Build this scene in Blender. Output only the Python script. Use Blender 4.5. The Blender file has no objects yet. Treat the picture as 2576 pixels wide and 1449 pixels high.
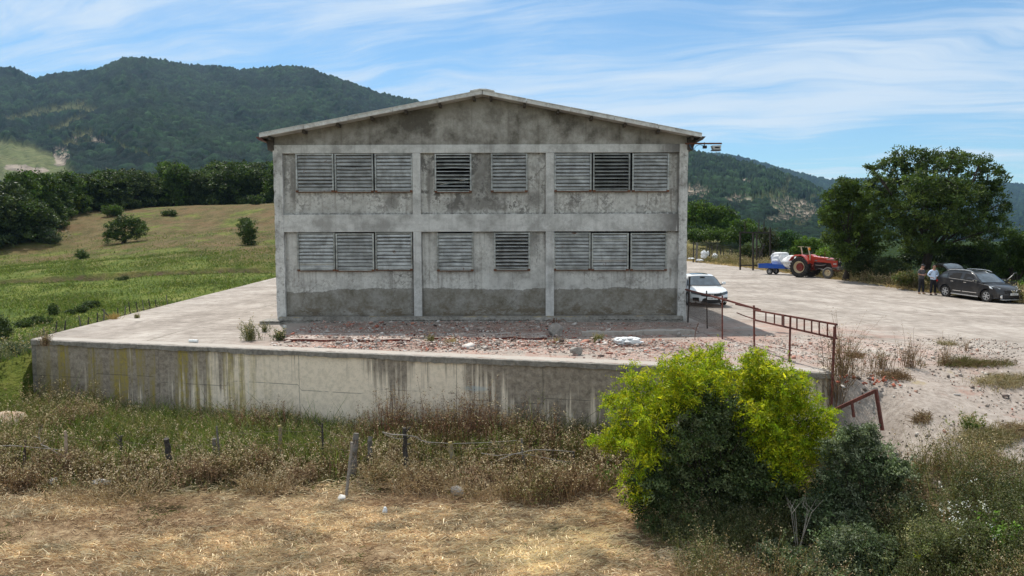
import bpy, bmesh, math, random
import numpy as np
from mathutils import Matrix, Vector

random.seed(7)
RNG = np.random.default_rng(7)
SC = bpy.context.scene
COL = SC.collection
HAZE = 0.00006
R = math.radians
PI = math.pi

# ------------------------------------------------------------ camera, world, sun, exposure
CAM_Z = 3.3
PITCH, ROLL, LENS = 4.1, 0.0029, 25.85
cam_data = bpy.data.cameras.new('camera')
cam_data.sensor_width = 36.0
cam_data.lens = LENS
cam_data.clip_start = 0.1
cam_data.clip_end = 20000
cam = bpy.data.objects.new('camera', cam_data)
COL.objects.link(cam)
CAM_M = Matrix.Translation((0, 0, CAM_Z)) @ Matrix.Rotation(R(90 - PITCH), 4, 'X') @ Matrix.Rotation(-ROLL, 4, 'Z')
cam.matrix_world = CAM_M
SC.camera = cam

SUN_EL, SUN_AZ = 61.0, 337.0      # azimuth clockwise from +Y (behind the building, a little to the left)
sun_data = bpy.data.lights.new('sun', 'SUN')
sun_data.energy = 3.9
sun_data.angle = R(0.53)
sun_data.color = (1.0, 0.955, 0.88)
sun = bpy.data.objects.new('sun', sun_data)
COL.objects.link(sun)
SUN_DIR = Vector((math.sin(R(SUN_AZ)) * math.cos(R(SUN_EL)), math.cos(R(SUN_AZ)) * math.cos(R(SUN_EL)), math.sin(R(SUN_EL))))
sun.rotation_euler = SUN_DIR.to_track_quat('Z', 'Y').to_euler()
sun.location = (0, 0, 60)

SC.view_settings.view_transform = 'Standard'
SC.view_settings.look = 'None'
SC.view_settings.gamma = 1
SC.view_settings.exposure = 0.45
SC.cycles.use_denoising = True
SC.cycles.max_bounces = 6
SC.cycles.diffuse_bounces = 3
SC.cycles.glossy_bounces = 3
SC.cycles.transparent_max_bounces = 8
SC.cycles.volume_bounces = 0
SC.cycles.use_adaptive_sampling = True
SC.cycles.adaptive_threshold = 0.015


class NT:
    """small wrapper that writes node trees in a few words"""
    def __init__(s, tree):
        s.t = tree
        s.t.nodes.clear()
    def n(s, typ, **kw):
        nd = s.t.nodes.new(typ)
        for k, v in kw.items():
            setattr(nd, k, v)
        return nd
    def link(s, a, b):
        s.t.links.new(a, b)
    def put(s, sock, v):
        if isinstance(v, bpy.types.NodeSocket):
            s.link(v, sock)
        elif isinstance(v, (tuple, list)) and len(v) == 3 and sock.type == 'RGBA':
            sock.default_value = (*v, 1)
        else:
            sock.default_value = v
    def m(s, op, a, b=None, c=None, clamp=False):
        nd = s.n('ShaderNodeMath', operation=op, use_clamp=clamp)
        s.put(nd.inputs[0], a)
        if b is not None: s.put(nd.inputs[1], b)
        if c is not None: s.put(nd.inputs[2], c)
        return nd.outputs[0]
    def xyz(s, v):
        nd = s.n('ShaderNodeSeparateXYZ'); s.link(v, nd.inputs[0])
        return nd.outputs
    def vec(s, x, y, z):
        nd = s.n('ShaderNodeCombineXYZ')
        for i, v in enumerate((x, y, z)): s.put(nd.inputs[i], v)
        return nd.outputs[0]
    def vm(s, op, a, b):
        nd = s.n('ShaderNodeVectorMath', operation=op)
        s.put(nd.inputs[0], a); s.put(nd.inputs[1], b)
        return nd.outputs[0]
    def noise(s, v, scale, detail=4, rough=.55, dist=0):
        nd = s.n('ShaderNodeTexNoise')
        s.link(v, nd.inputs['Vector'])
        nd.inputs['Scale'].default_value = scale
        nd.inputs['Detail'].default_value = detail
        nd.inputs['Roughness'].default_value = rough
        nd.inputs['Distortion'].default_value = dist
        return nd.outputs['Fac']
    def voro(s, v, scale, feature='F1', out='Distance'):
        nd = s.n('ShaderNodeTexVoronoi', feature=feature)
        s.link(v, nd.inputs['Vector'])
        nd.inputs['Scale'].default_value = scale
        return nd.outputs[out]
    def ss(s, v, a, b):
        """smooth step of v between a and b (b may be below a)"""
        nd = s.n('ShaderNodeMapRange', interpolation_type='SMOOTHSTEP')
        s.put(nd.inputs[0], v)
        inv = b < a
        lo, hi = (b, a) if inv else (a, b)
        nd.inputs[1].default_value = lo; nd.inputs[2].default_value = hi
        nd.inputs[3].default_value = 1 if inv else 0
        nd.inputs[4].default_value = 0 if inv else 1
        return nd.outputs[0]
    def ramp(s, f, stops):
        nd = s.n('ShaderNodeValToRGB')
        s.put(nd.inputs[0], f)
        e = nd.color_ramp.elements
        while len(e) < len(stops): e.new(.5)
        for el, (p, c) in zip(e, stops):
            el.position = p
            el.color = (c, c, c, 1) if isinstance(c, (int, float)) else (*c, 1)
        return nd.outputs[0]
    def mix(s, f, a, b, mode='MIX'):
        nd = s.n('ShaderNodeMix', data_type='RGBA', blend_type=mode)
        s.put(nd.inputs[0], f); s.put(nd.inputs[6], a); s.put(nd.inputs[7], b)
        return nd.outputs[2]
    def scale(s, v, sx, sy, sz):
        return s.vm('MULTIPLY', v, (sx, sy, sz))
    def attr(s, name):
        return s.n('ShaderNodeAttribute', attribute_name=name).outputs['Color']


def build_world():
    w = bpy.data.worlds.new("World")
    SC.world = w
    w.use_nodes = True
    t = NT(w.node_tree)
    sky = t.n('ShaderNodeTexSky', sky_type='NISHITA', sun_disc=False)
    sky.sun_elevation = R(SUN_EL)
    sky.sun_rotation = R(SUN_AZ)
    sky.altitude = 300; sky.air_density = 1.0; sky.dust_density = .6; sky.ozone_density = 2.0
    d = t.n('ShaderNodeTexCoord').outputs['Generated']
    x, y, z = t.xyz(d)
    zz = t.m('MAXIMUM', t.m('ADD', z, .10), .03)
    px, py = t.m('DIVIDE', x, zz), t.m('DIVIDE', y, zz)
    # wind-drawn cirrus: long streaks, a bit tilted, warped by a broad noise
    base = t.vec(px, py, 0.0)
    warp = t.n('ShaderNodeTexNoise'); t.link(base, warp.inputs['Vector'])
    warp.inputs['Scale'].default_value = .55; warp.inputs['Detail'].default_value = 3
    wv = t.vm('MULTIPLY', t.vm('SUBTRACT', warp.outputs['Color'], (.5, .5, .5)), (1.3, 1.3, 0))
    q = t.vm('ADD', base, wv)
    rot = t.n('ShaderNodeVectorRotate', rotation_type='Z_AXIS'); t.link(q, rot.inputs['Vector'])
    rot.inputs['Angle'].default_value = R(14)
    q = rot.outputs[0]
    broad = t.noise(t.vm('ADD', t.scale(q, .32, .75, 1), (3.1, 1.7, 0)), 1.0, 5, .55)
    fine = t.noise(t.scale(q, .5, 2.6, 1), 1.6, 8, .62)
    wisp = t.noise(t.scale(q, 1.2, 6.5, 1), 2.2, 8, .7)
    c = t.m('ADD', t.m('MULTIPLY', broad, 1.15), t.m('ADD', t.m('MULTIPLY', fine, .55), t.m('MULTIPLY', wisp, .26)))
    # thicker veil to the left of the view
    left = t.ss(t.m('DIVIDE', x, t.m('MAXIMUM', y, .05)), .25, -.55)
    c = t.m('ADD', c, t.m('MULTIPLY', left, .16))
    c = t.m('SUBTRACT', c, t.m('MULTIPLY', t.m('MULTIPLY', t.ss(t.m('DIVIDE', x, t.m('MAXIMUM', y, .05)), .0, .7), t.ss(y, .1, .4)), .07))
    low = t.ss(z, .34, .02)
    c = t.m('ADD', c, t.m('MULTIPLY', t.m('MAXIMUM', t.ss(z, .36, .62), t.ss(y, .1, -.3)), .30))  # extra cloud added overhead and behind the camera to brighten shaded walls
    cov = t.ss(c, .83, 1.19)
    cov = t.m('ADD', t.m('MULTIPLY', cov, .80), t.m('MULTIPLY', low, .04), clamp=True)
    cov = t.m('MULTIPLY', cov, t.ss(z, -.05, .03))
    tint = t.mix(1.0, sky.outputs[0], (.70, .94, 1.02), 'MULTIPLY')
    col = t.mix(cov, tint, (6.2, 6.85, 7.3))
    bg = t.n('ShaderNodeBackground')
    t.link(col, bg.inputs[0])
    bg.inputs[1].default_value = 0.1
    out = t.n('ShaderNodeOutputWorld')
    t.link(bg.outputs[0], out.inputs[0])
build_world()


# ------------------------------------------------------------ measuring helpers
FPX = LENS / 36 * 2576        # focal length in the units the photo was measured in (2576 wide)
M3 = CAM_M.to_3x3()
ORG = Vector((0, 0, CAM_Z))
def ray(u, v):
    return M3 @ Vector(((u - 1288) / FPX, -(v - 724.5) / FPX, -1))
def at(u, v, Y):
    d = ray(u, v); return ORG + d * (Y / d.y)
def on_z(u, v, z):
    d = ray(u, v); return ORG + d * ((z - CAM_Z) / d.z)
def on_ground(u, v, hf, y0=8, y1=200):
    d = ray(u, v)
    lo, n = y0, 400
    prev = None
    for i in range(n + 1):
        Y = y0 + (y1 - y0) * (i / n) ** 2
        p = ORG + d * (Y / d.y)
        if p.z <= hf(p.x, p.y):
            return Vector((p.x, p.y, hf(p.x, p.y)))
    return p


# ------------------------------------------------------------ numpy noise
def _h(ix, iy, s):
    n = (ix.astype(np.int64) * 374761393 + iy.astype(np.int64) * 668265263 + s * 1442695041) & 0xffffffff
    n = ((n ^ (n >> 13)) * 1274126177) & 0xffffffff
    return ((n ^ (n >> 16)) & 0xffffff) / float(0xffffff)
def vnoise(x, y, s=0):
    x = np.asarray(x, float); y = np.asarray(y, float)
    ix, iy = np.floor(x), np.floor(y)
    fx, fy = x - ix, y - iy
    fx = fx * fx * (3 - 2 * fx); fy = fy * fy * (3 - 2 * fy)
    a, b = _h(ix, iy, s), _h(ix + 1, iy, s)
    c, d = _h(ix, iy + 1, s), _h(ix + 1, iy + 1, s)
    return (a + (b - a) * fx) * (1 - fy) + (c + (d - c) * fx) * fy
def fbm(x, y, oct=4, s=0, g=.5):
    t, a, k = 0, 1, 0
    x = np.asarray(x, float); y = np.asarray(y, float)
    for i in range(oct):
        t = t + a * vnoise(x, y, s + i * 17); k += a
        a *= g; x = x * 2.03 + 5.3; y = y * 2.03 + 9.1
    return t / k
def cells(x, y, s=0):
    """cellular noise: distance to nearest jittered point and that cell's random number"""
    ix, iy = np.floor(x), np.floor(y)
    best = np.full(np.shape(x), 9.0); cid = np.zeros(np.shape(x))
    for dx in (-1, 0, 1):
        for dy in (-1, 0, 1):
            jx, jy = ix + dx, iy + dy
            px = jx + .15 + .7 * _h(jx, jy, s + 1); py = jy + .15 + .7 * _h(jx, jy, s + 2)
            d = np.hypot(px - x, py - y)
            m = d < best
            best = np.where(m, d, best); cid = np.where(m, _h(jx, jy, s + 3), cid)
    return best, cid
def sst(x, a, b):
    t = np.clip((np.asarray(x, float) - a) / (b - a), 0, 1)
    return t * t * (3 - 2 * t)


# ------------------------------------------------------------ object helpers
def root_of(o):
    while o.parent: o = o.parent
    return o
def tag(o, label=None, cat=None, group=None, kind=None):
    if label: o['label'] = label
    if cat: o['category'] = cat
    if group: o['group'] = group
    if kind: o['kind'] = kind
    return o
def thing(name, label, cat, loc=(0, 0, 0), rz=0, group=None, rot=None):
    o = bpy.data.objects.new(name, None)
    o.empty_display_size = .3
    COL.objects.link(o)
    o.location = loc
    o.rotation_euler = rot if rot else (0, 0, rz)
    return tag(o, label, cat, group)
def copy_tree(o, parent=None):
    c = o.copy(); COL.objects.link(c)
    if parent: c.parent = parent
    for ch in list(o.children): copy_tree(ch, c)
    return c

def np_obj(name, V, F, mat, parent=None, cols=None, smooth=False, attrs=None):
    """mesh from arrays: V (n,3), F (m,k) all faces with k corners; cols (n,3) point colours"""
    me = bpy.data.meshes.new(name)
    V = np.asarray(V, np.float32); F = np.asarray(F, np.int32)
    m, k = F.shape
    me.vertices.add(len(V)); me.vertices.foreach_set('co', V.ravel())
    me.loops.add(m * k); me.loops.foreach_set('vertex_index', F.ravel())
    me.polygons.add(m)
    me.polygons.foreach_set('loop_start', np.arange(0, m * k, k, dtype=np.int32))
    me.polygons.foreach_set('loop_total', np.full(m, k, np.int32))
    if smooth: me.polygons.foreach_set('use_smooth', np.ones(m, bool))
    me.update(calc_edges=True)
    if cols is not None:
        a = me.color_attributes.new('Col', 'FLOAT_COLOR', 'POINT')
        c4 = np.ones((len(V), 4), np.float32); c4[:, :3] = cols
        a.data.foreach_set('color', c4.ravel())
    me.materials.append(mat)
    o = bpy.data.objects.new(name, me); COL.objects.link(o)
    if parent: o.parent = parent
    return o


class MB:
    """collects shapes, then build() links them as ONE mesh object. Coordinates are those of the
    thing's root (an Empty), or world coordinates when shift is given."""
    def __init__(s): s.v, s.f, s.mi = [], [], []; s.cur = 0
    def add(s, vs, fs):
        n = len(s.v)
        s.v += [tuple(p) for p in vs]
        s.f += [[i + n for i in f] for f in fs]
        s.mi += [s.cur] * len(fs)
        return s
    def box(s, x0, x1, y0, y1, z0, z1):
        v = [(x, y, z) for z in (z0, z1) for y in (y0, y1) for x in (x0, x1)]
        return s.add(v, [(0, 2, 3, 1), (4, 5, 7, 6), (0, 1, 5, 4), (2, 6, 7, 3), (0, 4, 6, 2), (1, 3, 7, 5)])
    def obox(s, c, size, M):
        hx, hy, hz = (a / 2 for a in size)
        c = Vector(c)
        v = [c + M @ Vector((x, y, z)) for z in (-hz, hz) for y in (-hy, hy) for x in (-hx, hx)]
        return s.add(v, [(0, 2, 3, 1), (4, 5, 7, 6), (0, 1, 5, 4), (2, 6, 7, 3), (0, 4, 6, 2), (1, 3, 7, 5)])
    def beam(s, a, b, w, h=None):
        """rectangular bar between two points"""
        a, b = Vector(a), Vector(b); d = b - a
        q = d.to_track_quat('Z', 'Y').to_matrix()
        return s.obox((a + b) / 2, (w, h or w, d.length), q)
    def tube(s, pts, rads, n=8, cap=True):
        pts = [Vector(p) for p in pts]
        if not hasattr(rads, '__len__'): rads = [rads] * len(pts)
        vs, fs = [], []
        ref = Vector((.31, .17, .94))
        for i, p in enumerate(pts):
            d = (pts[min(i + 1, len(pts) - 1)] - pts[max(i - 1, 0)])
            if d.length < 1e-9: d = Vector((0, 0, 1))
            d.normalize()
            r = ref if abs(d.dot(ref)) < .95 else Vector((1, 0, 0))
            a = d.cross(r).normalized(); b = d.cross(a)
            for k in range(n):
                t = 2 * PI * k / n
                vs.append(p + (a * math.cos(t) + b * math.sin(t)) * rads[i])
        for i in range(len(pts) - 1):
            for k in range(n):
                k2 = (k + 1) % n
                fs.append((i * n + k, i * n + k2, (i + 1) * n + k2, (i + 1) * n + k))
        if cap:
            fs.append(tuple(range(n))[::-1]); fs.append(tuple((len(pts) - 1) * n + k for k in range(n)))
        return s.add(vs, fs)
    def lathe(s, c, axis, prof, n=24):
        """profile of (distance along axis, radius)"""
        axis = Vector(axis).normalized(); c = Vector(c)
        a = axis.orthogonal().normalized(); b = axis.cross(a)
        vs, fs = [], []
        for (h, r) in prof:
            for k in range(n):
                t = 2 * PI * k / n
                vs.append(c + axis * h + (a * math.cos(t) + b * math.sin(t)) * max(r, 1e-4))
        for i in range(len(prof) - 1):
            for k in range(n):
                k2 = (k + 1) % n
                fs.append((i * n + k, i * n + k2, (i + 1) * n + k2, (i + 1) * n + k))
        return s.add(vs, fs)
    def prism(s, poly, y0, y1, plane='xz'):
        """polygon extruded: plane xz along y, xy along z, yz along x"""
        n = len(poly)
        def P(a, b, d): return {'xz': (a, d, b), 'xy': (a, b, d), 'yz': (d, a, b)}[plane]
        v = [P(a, b, y0) for a, b in poly] + [P(a, b, y1) for a, b in poly]
        f = [tuple(range(n)), tuple(range(2 * n - 1, n - 1, -1))]
        f += [(i, (i + 1) % n + 0, (i + 1) % n + n, i + n)[::-1] for i in range(n)]
        return s.add(v, f)
    def quad(s, a, b, c, d): return s.add([a, b, c, d], [(0, 1, 2, 3)])
    def build(s, name, mats, parent=None, world=False, smooth=False, bevel=0, seg=2, sub=0, auto=None, local=None):
        me = bpy.data.meshes.new(name)
        off = Vector((0, 0, 0))
        if world and parent: off = root_of(parent).location
        if local is not None: off = Vector(local)
        me.from_pydata([tuple(Vector(p) - off) for p in s.v], [], s.f)
        if not isinstance(mats, (list, tuple)): mats = [mats]
        for m in mats: me.materials.append(m)
        if len(mats) > 1:
            me.polygons.foreach_set('material_index', s.mi)
        bm = bmesh.new(); bm.from_mesh(me)
        bmesh.ops.recalc_face_normals(bm, faces=bm.faces)
        if bevel:
            bmesh.ops.remove_doubles(bm, verts=bm.verts, dist=1e-5)
        bm.to_mesh(me); bm.free()
        if smooth: me.polygons.foreach_set('use_smooth', [True] * len(me.polygons))
        o = bpy.data.objects.new(name, me); COL.objects.link(o)
        if local is not None: o.location = local
        if parent: o.parent = parent
        if bevel:
            b = o.modifiers.new('bevel', 'BEVEL'); b.width = bevel; b.segments = seg; b.limit_method = 'ANGLE'; b.angle_limit = R(35)
            b.harden_normals = False
        if sub:
            q = o.modifiers.new('sub', 'SUBSURF'); q.levels = sub; q.render_levels = sub
        if auto:
            me.polygons.foreach_set('use_smooth', [True] * len(me.polygons))
            try: me.set_sharp_from_angle(angle=R(auto))
            except Exception: pass
        return o


# ------------------------------------------------------------ materials
def new_mat(name):
    m = bpy.data.materials.new(name); m.use_nodes = True
    t = NT(m.node_tree)
    out = t.n('ShaderNodeOutputMaterial')
    p = t.n('ShaderNodeBsdfPrincipled')
    t.link(p.outputs[0], out.inputs[0])
    t.p, t.out = p, out
    p.inputs['Specular IOR Level'].default_value = .3
    return m, t
def bump(t, h, strength=.3, dist=.02):
    b = t.n('ShaderNodeBump')
    b.inputs['Strength'].default_value = strength; b.inputs['Distance'].default_value = dist
    t.put(b.inputs['Height'], h)
    t.link(b.outputs[0], t.p.inputs['Normal'])
def pos(t): return t.n('ShaderNodeNewGeometry').outputs['Position']
def objc(t): return t.n('ShaderNodeTexCoord').outputs['Object']

def simple(name, col, rough=.6, metal=0, var=.12, scale=3., spec=.4, coat=0, bmp=0, bscale=40, dirt=None, dirt_amt=.4):
    m, t = new_mat(name)
    o = objc(t)
    n = t.noise(o, scale, 6, .65)
    f = t.ramp(n, [(.3, 1 - var), (.7, 1 + var)])
    c = t.mix(1.0, col, f, 'MULTIPLY')
    if dirt:
        dn = t.ss(t.noise(o, scale * 2.1, 7, .7), .62 - dirt_amt * .3, .72)
        c = t.mix(dn, c, dirt)
    t.link(c, t.p.inputs['Base Color'])
    t.link(t.m('ADD', rough - .08, t.m('MULTIPLY', n, .16)), t.p.inputs['Roughness'])
    t.p.inputs['Metallic'].default_value = metal
    t.p.inputs['Specular IOR Level'].default_value = spec
    if coat:
        t.p.inputs['Coat Weight'].default_value = coat; t.p.inputs['Coat Roughness'].default_value = .08
    if bmp: bump(t, t.noise(o, bscale, 5, .7), bmp, .01)
    return m

def leaf_mat(name, trans=.3, rough=.6, spec=.25):
    m, t = new_mat(name)
    c = t.attr('Col')
    t.link(c, t.p.inputs['Base Color'])
    t.p.inputs['Roughness'].default_value = rough
    t.p.inputs['Specular IOR Level'].default_value = spec
    if trans:
        tr = t.n('ShaderNodeBsdfTranslucent')
        t.link(t.mix(1.0, c, (1.15, 1.2, .7), 'MULTIPLY'), tr.inputs[0])
        mx = t.n('ShaderNodeMixShader'); mx.inputs[0].default_value = trans
        t.link(t.p.outputs[0], mx.inputs[1]); t.link(tr.outputs[0], mx.inputs[2])
        t.link(mx.outputs[0], t.out.inputs[0])
    return m
# ============================================================ the land
A_ = on_z(78, 853, 0)             # left front corner of the platform
B_ = on_z(2092, 937, 0)           # right front end
EDGE_K = (on_z(697, 697, 0).x - A_.x) / (on_z(697, 697, 0).y - A_.y)
def left_edge(y): return A_.x + (y - A_.y) * EDGE_K
def front_y(x): return A_.y + (x - A_.x) / (B_.x - A_.x) * (B_.y - A_.y)
XB = B_.x

def right_edge(y):
    return np.interp(y, [5, 20, 30, 37, 40, 46, 53, 60, 73, 95, 112], [36, 34, 31, 28.3, 27.4, 25.6, 24.4, 24.0, 23.9, 22.4, 20])
def yard_z(x, y):
    x = np.asarray(x, float); y = np.asarray(y, float)
    z = -0.025 * np.maximum(0, x - 9) * (1 - sst(y, 38, 56))
    k = np.maximum(0, 18.7 + .12 * np.maximum(x - 8, 0) - y)
    z = z - .27 * (k - 1.2 * (1 - np.exp(-k / 1.2)))
    return z
def field_z(x, y):
    x = np.asarray(x, float); y = np.asarray(y, float)
    z = -2.72 + .42 * sst(y, 15, 22) + .62 * sst(x, -5, 6) * sst(y, 14.5, 18.5)
    return z + .10 * (fbm(x * .45, y * .45, 3, 3) - .5) * 2 + .05 * (fbm(x * 2, y * 2, 2, 9) - .5)
def low_z(x, y):
    t = 1 - (1 - sst(x, 7.25, 8.9)) * (1 - sst(y, 16.3, 17.5) * sst(x, XB - .02, XB + .35)) * (1 - sst(x, 5.6, 8.4) * (1 - sst(y, 13.0, 16.5)))
    return field_z(x, y) * (1 - t) + yard_z(x, y) * t
def low1(x, y): return float(low_z(x, y))
def yard1(x, y): return float(yard_z(x, y))

# meadow to the left and behind
MY = [20, 30, 45, 60, 75, 97, 115, 130, 145, 175, 240]
MZ = [-2.6, -2.3, -2.3, -1.4, -.15, 2.5, 5.4, 8.2, 10.3, 12.5, 12]
GULLY = [(-60, 62), (on_z(0, 690, -.8).x, 68), (-38, 71), (-33, 74), (-30, 76), (-27.5, 77.5), (-24, 77.5)]
def gully_y(x): return np.interp(x, [g[0] for g in GULLY], [g[1] for g in GULLY]) + 1.2 * (fbm(np.asarray(x) * .5, 0 * np.asarray(x), 3, 5) - .5)
def meadow_z(x, y):
    x = np.asarray(x, float); y = np.asarray(y, float)
    z = np.interp(y, MY, MZ)
    z = z + .9 * (fbm(x * .05, y * .05, 3, 21) - .5) * 2 * sst(y, 40, 80)
    z = z + sst(x, -20, -75) * sst(y, 60, 100) * -1.5
    g = gully_y(x); w = sst(x, -23, -27) * sst(x, -75, -66)
    z = z - .75 * w * (1 - sst(y - g, -.15, .25)) * sst(y - g, -5, -.3)
    e = np.clip((left_edge(y) - x) / 3.5, 0, 1)
    near = y < 62
    z = np.where(near, -.38 * (1 - e) + z * e, z)
    return z + .12 * (fbm(x * .6, y * .6, 3, 31) - .5)
def meadow1(x, y): return float(meadow_z(x, y))
def verge_z(x, y):
    x = np.asarray(x, float); y = np.asarray(y, float)
    d = np.maximum(0, x - right_edge(y))
    base = yard_z(np.minimum(x, right_edge(y)), y)
    up = 2.4 * sst(y, 93, 116)
    drop = .32 * np.maximum(0, d - 3.5) * (1 - sst(y, 85, 112)) + .0015 * d * d * (1 - .9 * sst(y, 85, 112))
    return base + up + .12 * sst(d, 0, 1) - np.minimum(drop, 26) + .2 * (fbm(x * .4, y * .4, 3, 77) - .5) * sst(d, 0, 1)
def verge1(x, y): return float(verge_z(x, y))


def grid(name, X, Y, Z, mat, cols=None, smooth=True):
    r, c = X.shape
    V = np.stack([X, Y, Z], -1).reshape(-1, 3)
    i = np.arange(r - 1)[:, None] * c + np.arange(c - 1)[None, :]
    F = np.stack([i, i + 1, i + c + 1, i + c], -1).reshape(-1, 4)
    o = np_obj(name, V, F, mat, cols=None if cols is None else cols.reshape(-1, 3), smooth=smooth)
    return o

# ---------- concrete of platform and yard
def concrete_ground(name, brick=1.0):
    m, t = new_mat(name)
    P = pos(t); x, y, z = t.xyz(P)
    a = t.noise(P, .35, 6, .6); b = t.noise(P, 2.3, 8, .68); c = t.noise(P, 14, 6, .7)
    base = t.ramp(t.m('ADD', t.m('MULTIPLY', a, .5), t.m('MULTIPLY', b, .5)),
                  [(.34, (.165, .138, .115)), (.46, (.285, .247, .215)), (.56, (.385, .34, .30)), (.70, (.50, .455, .41))])
    # old tyre smears and darker damp streaks lying along the yard
    s = t.noise(t.scale(P, .5, .16, 1), 1.1, 6, .65)
    base = t.mix(t.m('MULTIPLY', t.ss(s, .56, .70), .45), base, (.24, .215, .19))
    s2 = t.noise(t.scale(P, .35, 2.2, 1), 1.6, 7, .7)
    base = t.mix(t.m('MULTIPLY', t.ss(s2, .57, .66), .55), base, (.15, .13, .105))
    s3 = t.noise(t.scale(P, .12, 1.6, 1), 2.2, 6, .7)
    base = t.mix(t.m('MULTIPLY', t.ss(s3, .62, .65), .6), base, (.11, .095, .07))
    # faint tyre tracks curving across the yard and straight pour joints
    for (x0, k0, y0) in ((13.2, .006, 34), (15.0, .006, 34), (17.6, -.004, 44), (19.3, -.004, 44), (-12.6, .002, 30), (-14.2, .002, 30)):
        dy = t.m('SUBTRACT', y, y0)
        xc = t.m('SUBTRACT', x, t.m('ADD', t.m('MULTIPLY', t.m('MULTIPLY', dy, dy), k0), t.m('ADD', x0, t.m('MULTIPLY', a, 1.5))))
        tr = t.m('MULTIPLY', t.ss(t.m('ABSOLUTE', xc), .22, .08), t.ss(b, .38, .58))
        base = t.mix(t.m('MULTIPLY', tr, .35), base, (.19, .165, .14))
    for (ax_, per, off) in ((x, 6.3, 1.9), (y, 7.9, 3.1)):
        fr = t.m('ABSOLUTE', t.m('SUBTRACT', t.m('FRACT', t.m('DIVIDE', t.m('ADD', ax_, t.m('ADD', off + 60, t.m('MULTIPLY', b, .10))), per)), .5))
        jn = t.m('MULTIPLY', t.ss(fr, .4935, .4985), t.ss(a, .42, .54))
        base = t.mix(t.m('MULTIPLY', t.m('MULTIPLY', jn, t.ss(y, 18.8, 19.6)), .7), base, (.10, .085, .06))
    # fine grit
    base = t.mix(t.m('MULTIPLY', t.ss(c, .55, .75), .5), base, (.24, .2, .165))
    base = t.mix(t.m('MULTIPLY', t.ss(c, .42, .28), .35), base, (.72, .68, .62))
    # expansion joints and cracks
    wv = t.vm('ADD', P, t.vm('MULTIPLY', t.vm('SUBTRACT', t.n('ShaderNodeTexNoise').outputs['Color'], (.5, .5, .5)), (0, 0, 0)))
    cr = t.voro(t.vm('ADD', t.scale(P, 1, 1, 0), t.vec(t.m('MULTIPLY', b, .9), t.m('MULTIPLY', a, 2.0), 0)), .23, 'DISTANCE_TO_EDGE')
    crk = t.ss(cr, .007, .001)
    base = t.mix(t.m('MULTIPLY', t.m('MULTIPLY', crk, t.ss(a, .45, .55)), .5), base, (.10, .085, .07))
    # brick dust where the rubble lies and on the ramp
    zone = t.m('MULTIPLY', t.ss(x, -9.5, -6.0), t.m('MULTIPLY', t.ss(x, 15.5, 9.5), t.m('MULTIPLY', t.ss(y, 30.0, 25.5), t.ss(y, 15.5, 19.0))))
    dn = t.ss(t.m('ADD', t.noise(P, .8, 6, .7), t.m('MULTIPLY', c, .28)), .52, .78)
    base = t.mix(t.m('MULTIPLY', t.m('MULTIPLY', zone, dn), .62 * brick), base, (.36, .20, .155))
    zone2 = t.m('MULTIPLY', t.ss(x, -9.5, -6.0), t.m('MULTIPLY', t.ss(x, 9, 7), t.m('MULTIPLY', t.ss(y, 29.0, 27.5), t.ss(y, 22.3, 24.3))))
    base = t.mix(t.m('MULTIPLY', t.m('MULTIPLY', zone2, t.ss(b, .44, .58)), .65), base, (.17, .115, .09))
    # the ramp: worn, gritty, greyer, with soil creeping in along its lower edge
    rp = t.m('MULTIPLY', t.ss(y, 19.2, 17.8), t.ss(x, 6.5, 7.4))
    gv = t.noise(P, 7, 7, .75)
    base = t.mix(t.m('MULTIPLY', rp, .75), base, t.ramp(gv, [(.34, (.17, .135, .11)), (.47, (.28, .235, .20)), (.58, (.365, .315, .275)), (.72, (.46, .405, .36))]))
    rd = t.m('MULTIPLY', rp, t.ss(t.noise(P, .9, 7, .75), .56, .66))
    base = t.mix(t.m('MULTIPLY', rd, .55), base, (.30, .17, .13))
    so = t.ss(t.m('ADD', t.m('ADD', x, t.m('MULTIPLY', y, .95)), t.m('MULTIPLY', b, -2.4)), 20.9, 20.0)
    base = t.mix(t.m('MULTIPLY', so, t.ss(y, 17.0, 16.2)), base, t.ramp(gv, [(.35, (.07, .055, .03)), (.6, (.17, .135, .075)), (.8, (.3, .25, .15))]))
    # dry moss in dips on the ramp
    r2 = t.m('MULTIPLY', t.m('MULTIPLY', t.ss(x, 8, 9.5), t.ss(y, 19.5, 18)), t.ss(t.noise(P, .7, 7, .7), .60, .70))
    base = t.mix(t.m('MULTIPLY', r2, .8), base, (.30, .24, .12))
    t.link(base, t.p.inputs['Base Color'])
    t.p.inputs['Roughness'].default_value = .93
    t.p.inputs['Specular IOR Level'].default_value = .15
    bump(t, t.m('ADD', t.m('MULTIPLY', b, .5), t.m('MULTIPLY', c, .5)), .55, .05)
    return m
M_YARD = concrete_ground('pale_concrete')

# platform top
ny, nx = 170, 150
ty = np.linspace(0, 1, ny)[:, None] ** 1.6; tx = np.linspace(0, 1, nx)[None, :]
Yf = lambda X0: front_y(X0)
X0 = A_.x + (XB - A_.x) * tx
Y = Yf(X0) + (118 - Yf(X0)) * ty
Xl = left_edge(Y)
X = Xl + (XB - Xl) * tx
Z = .02 * (fbm(X * .5, Y * .5, 3, 4) - .5) * sst(ty + 0 * tx, 0, .02)
tag(grid('platform', X, Y, Z, M_YARD), kind='structure')
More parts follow.
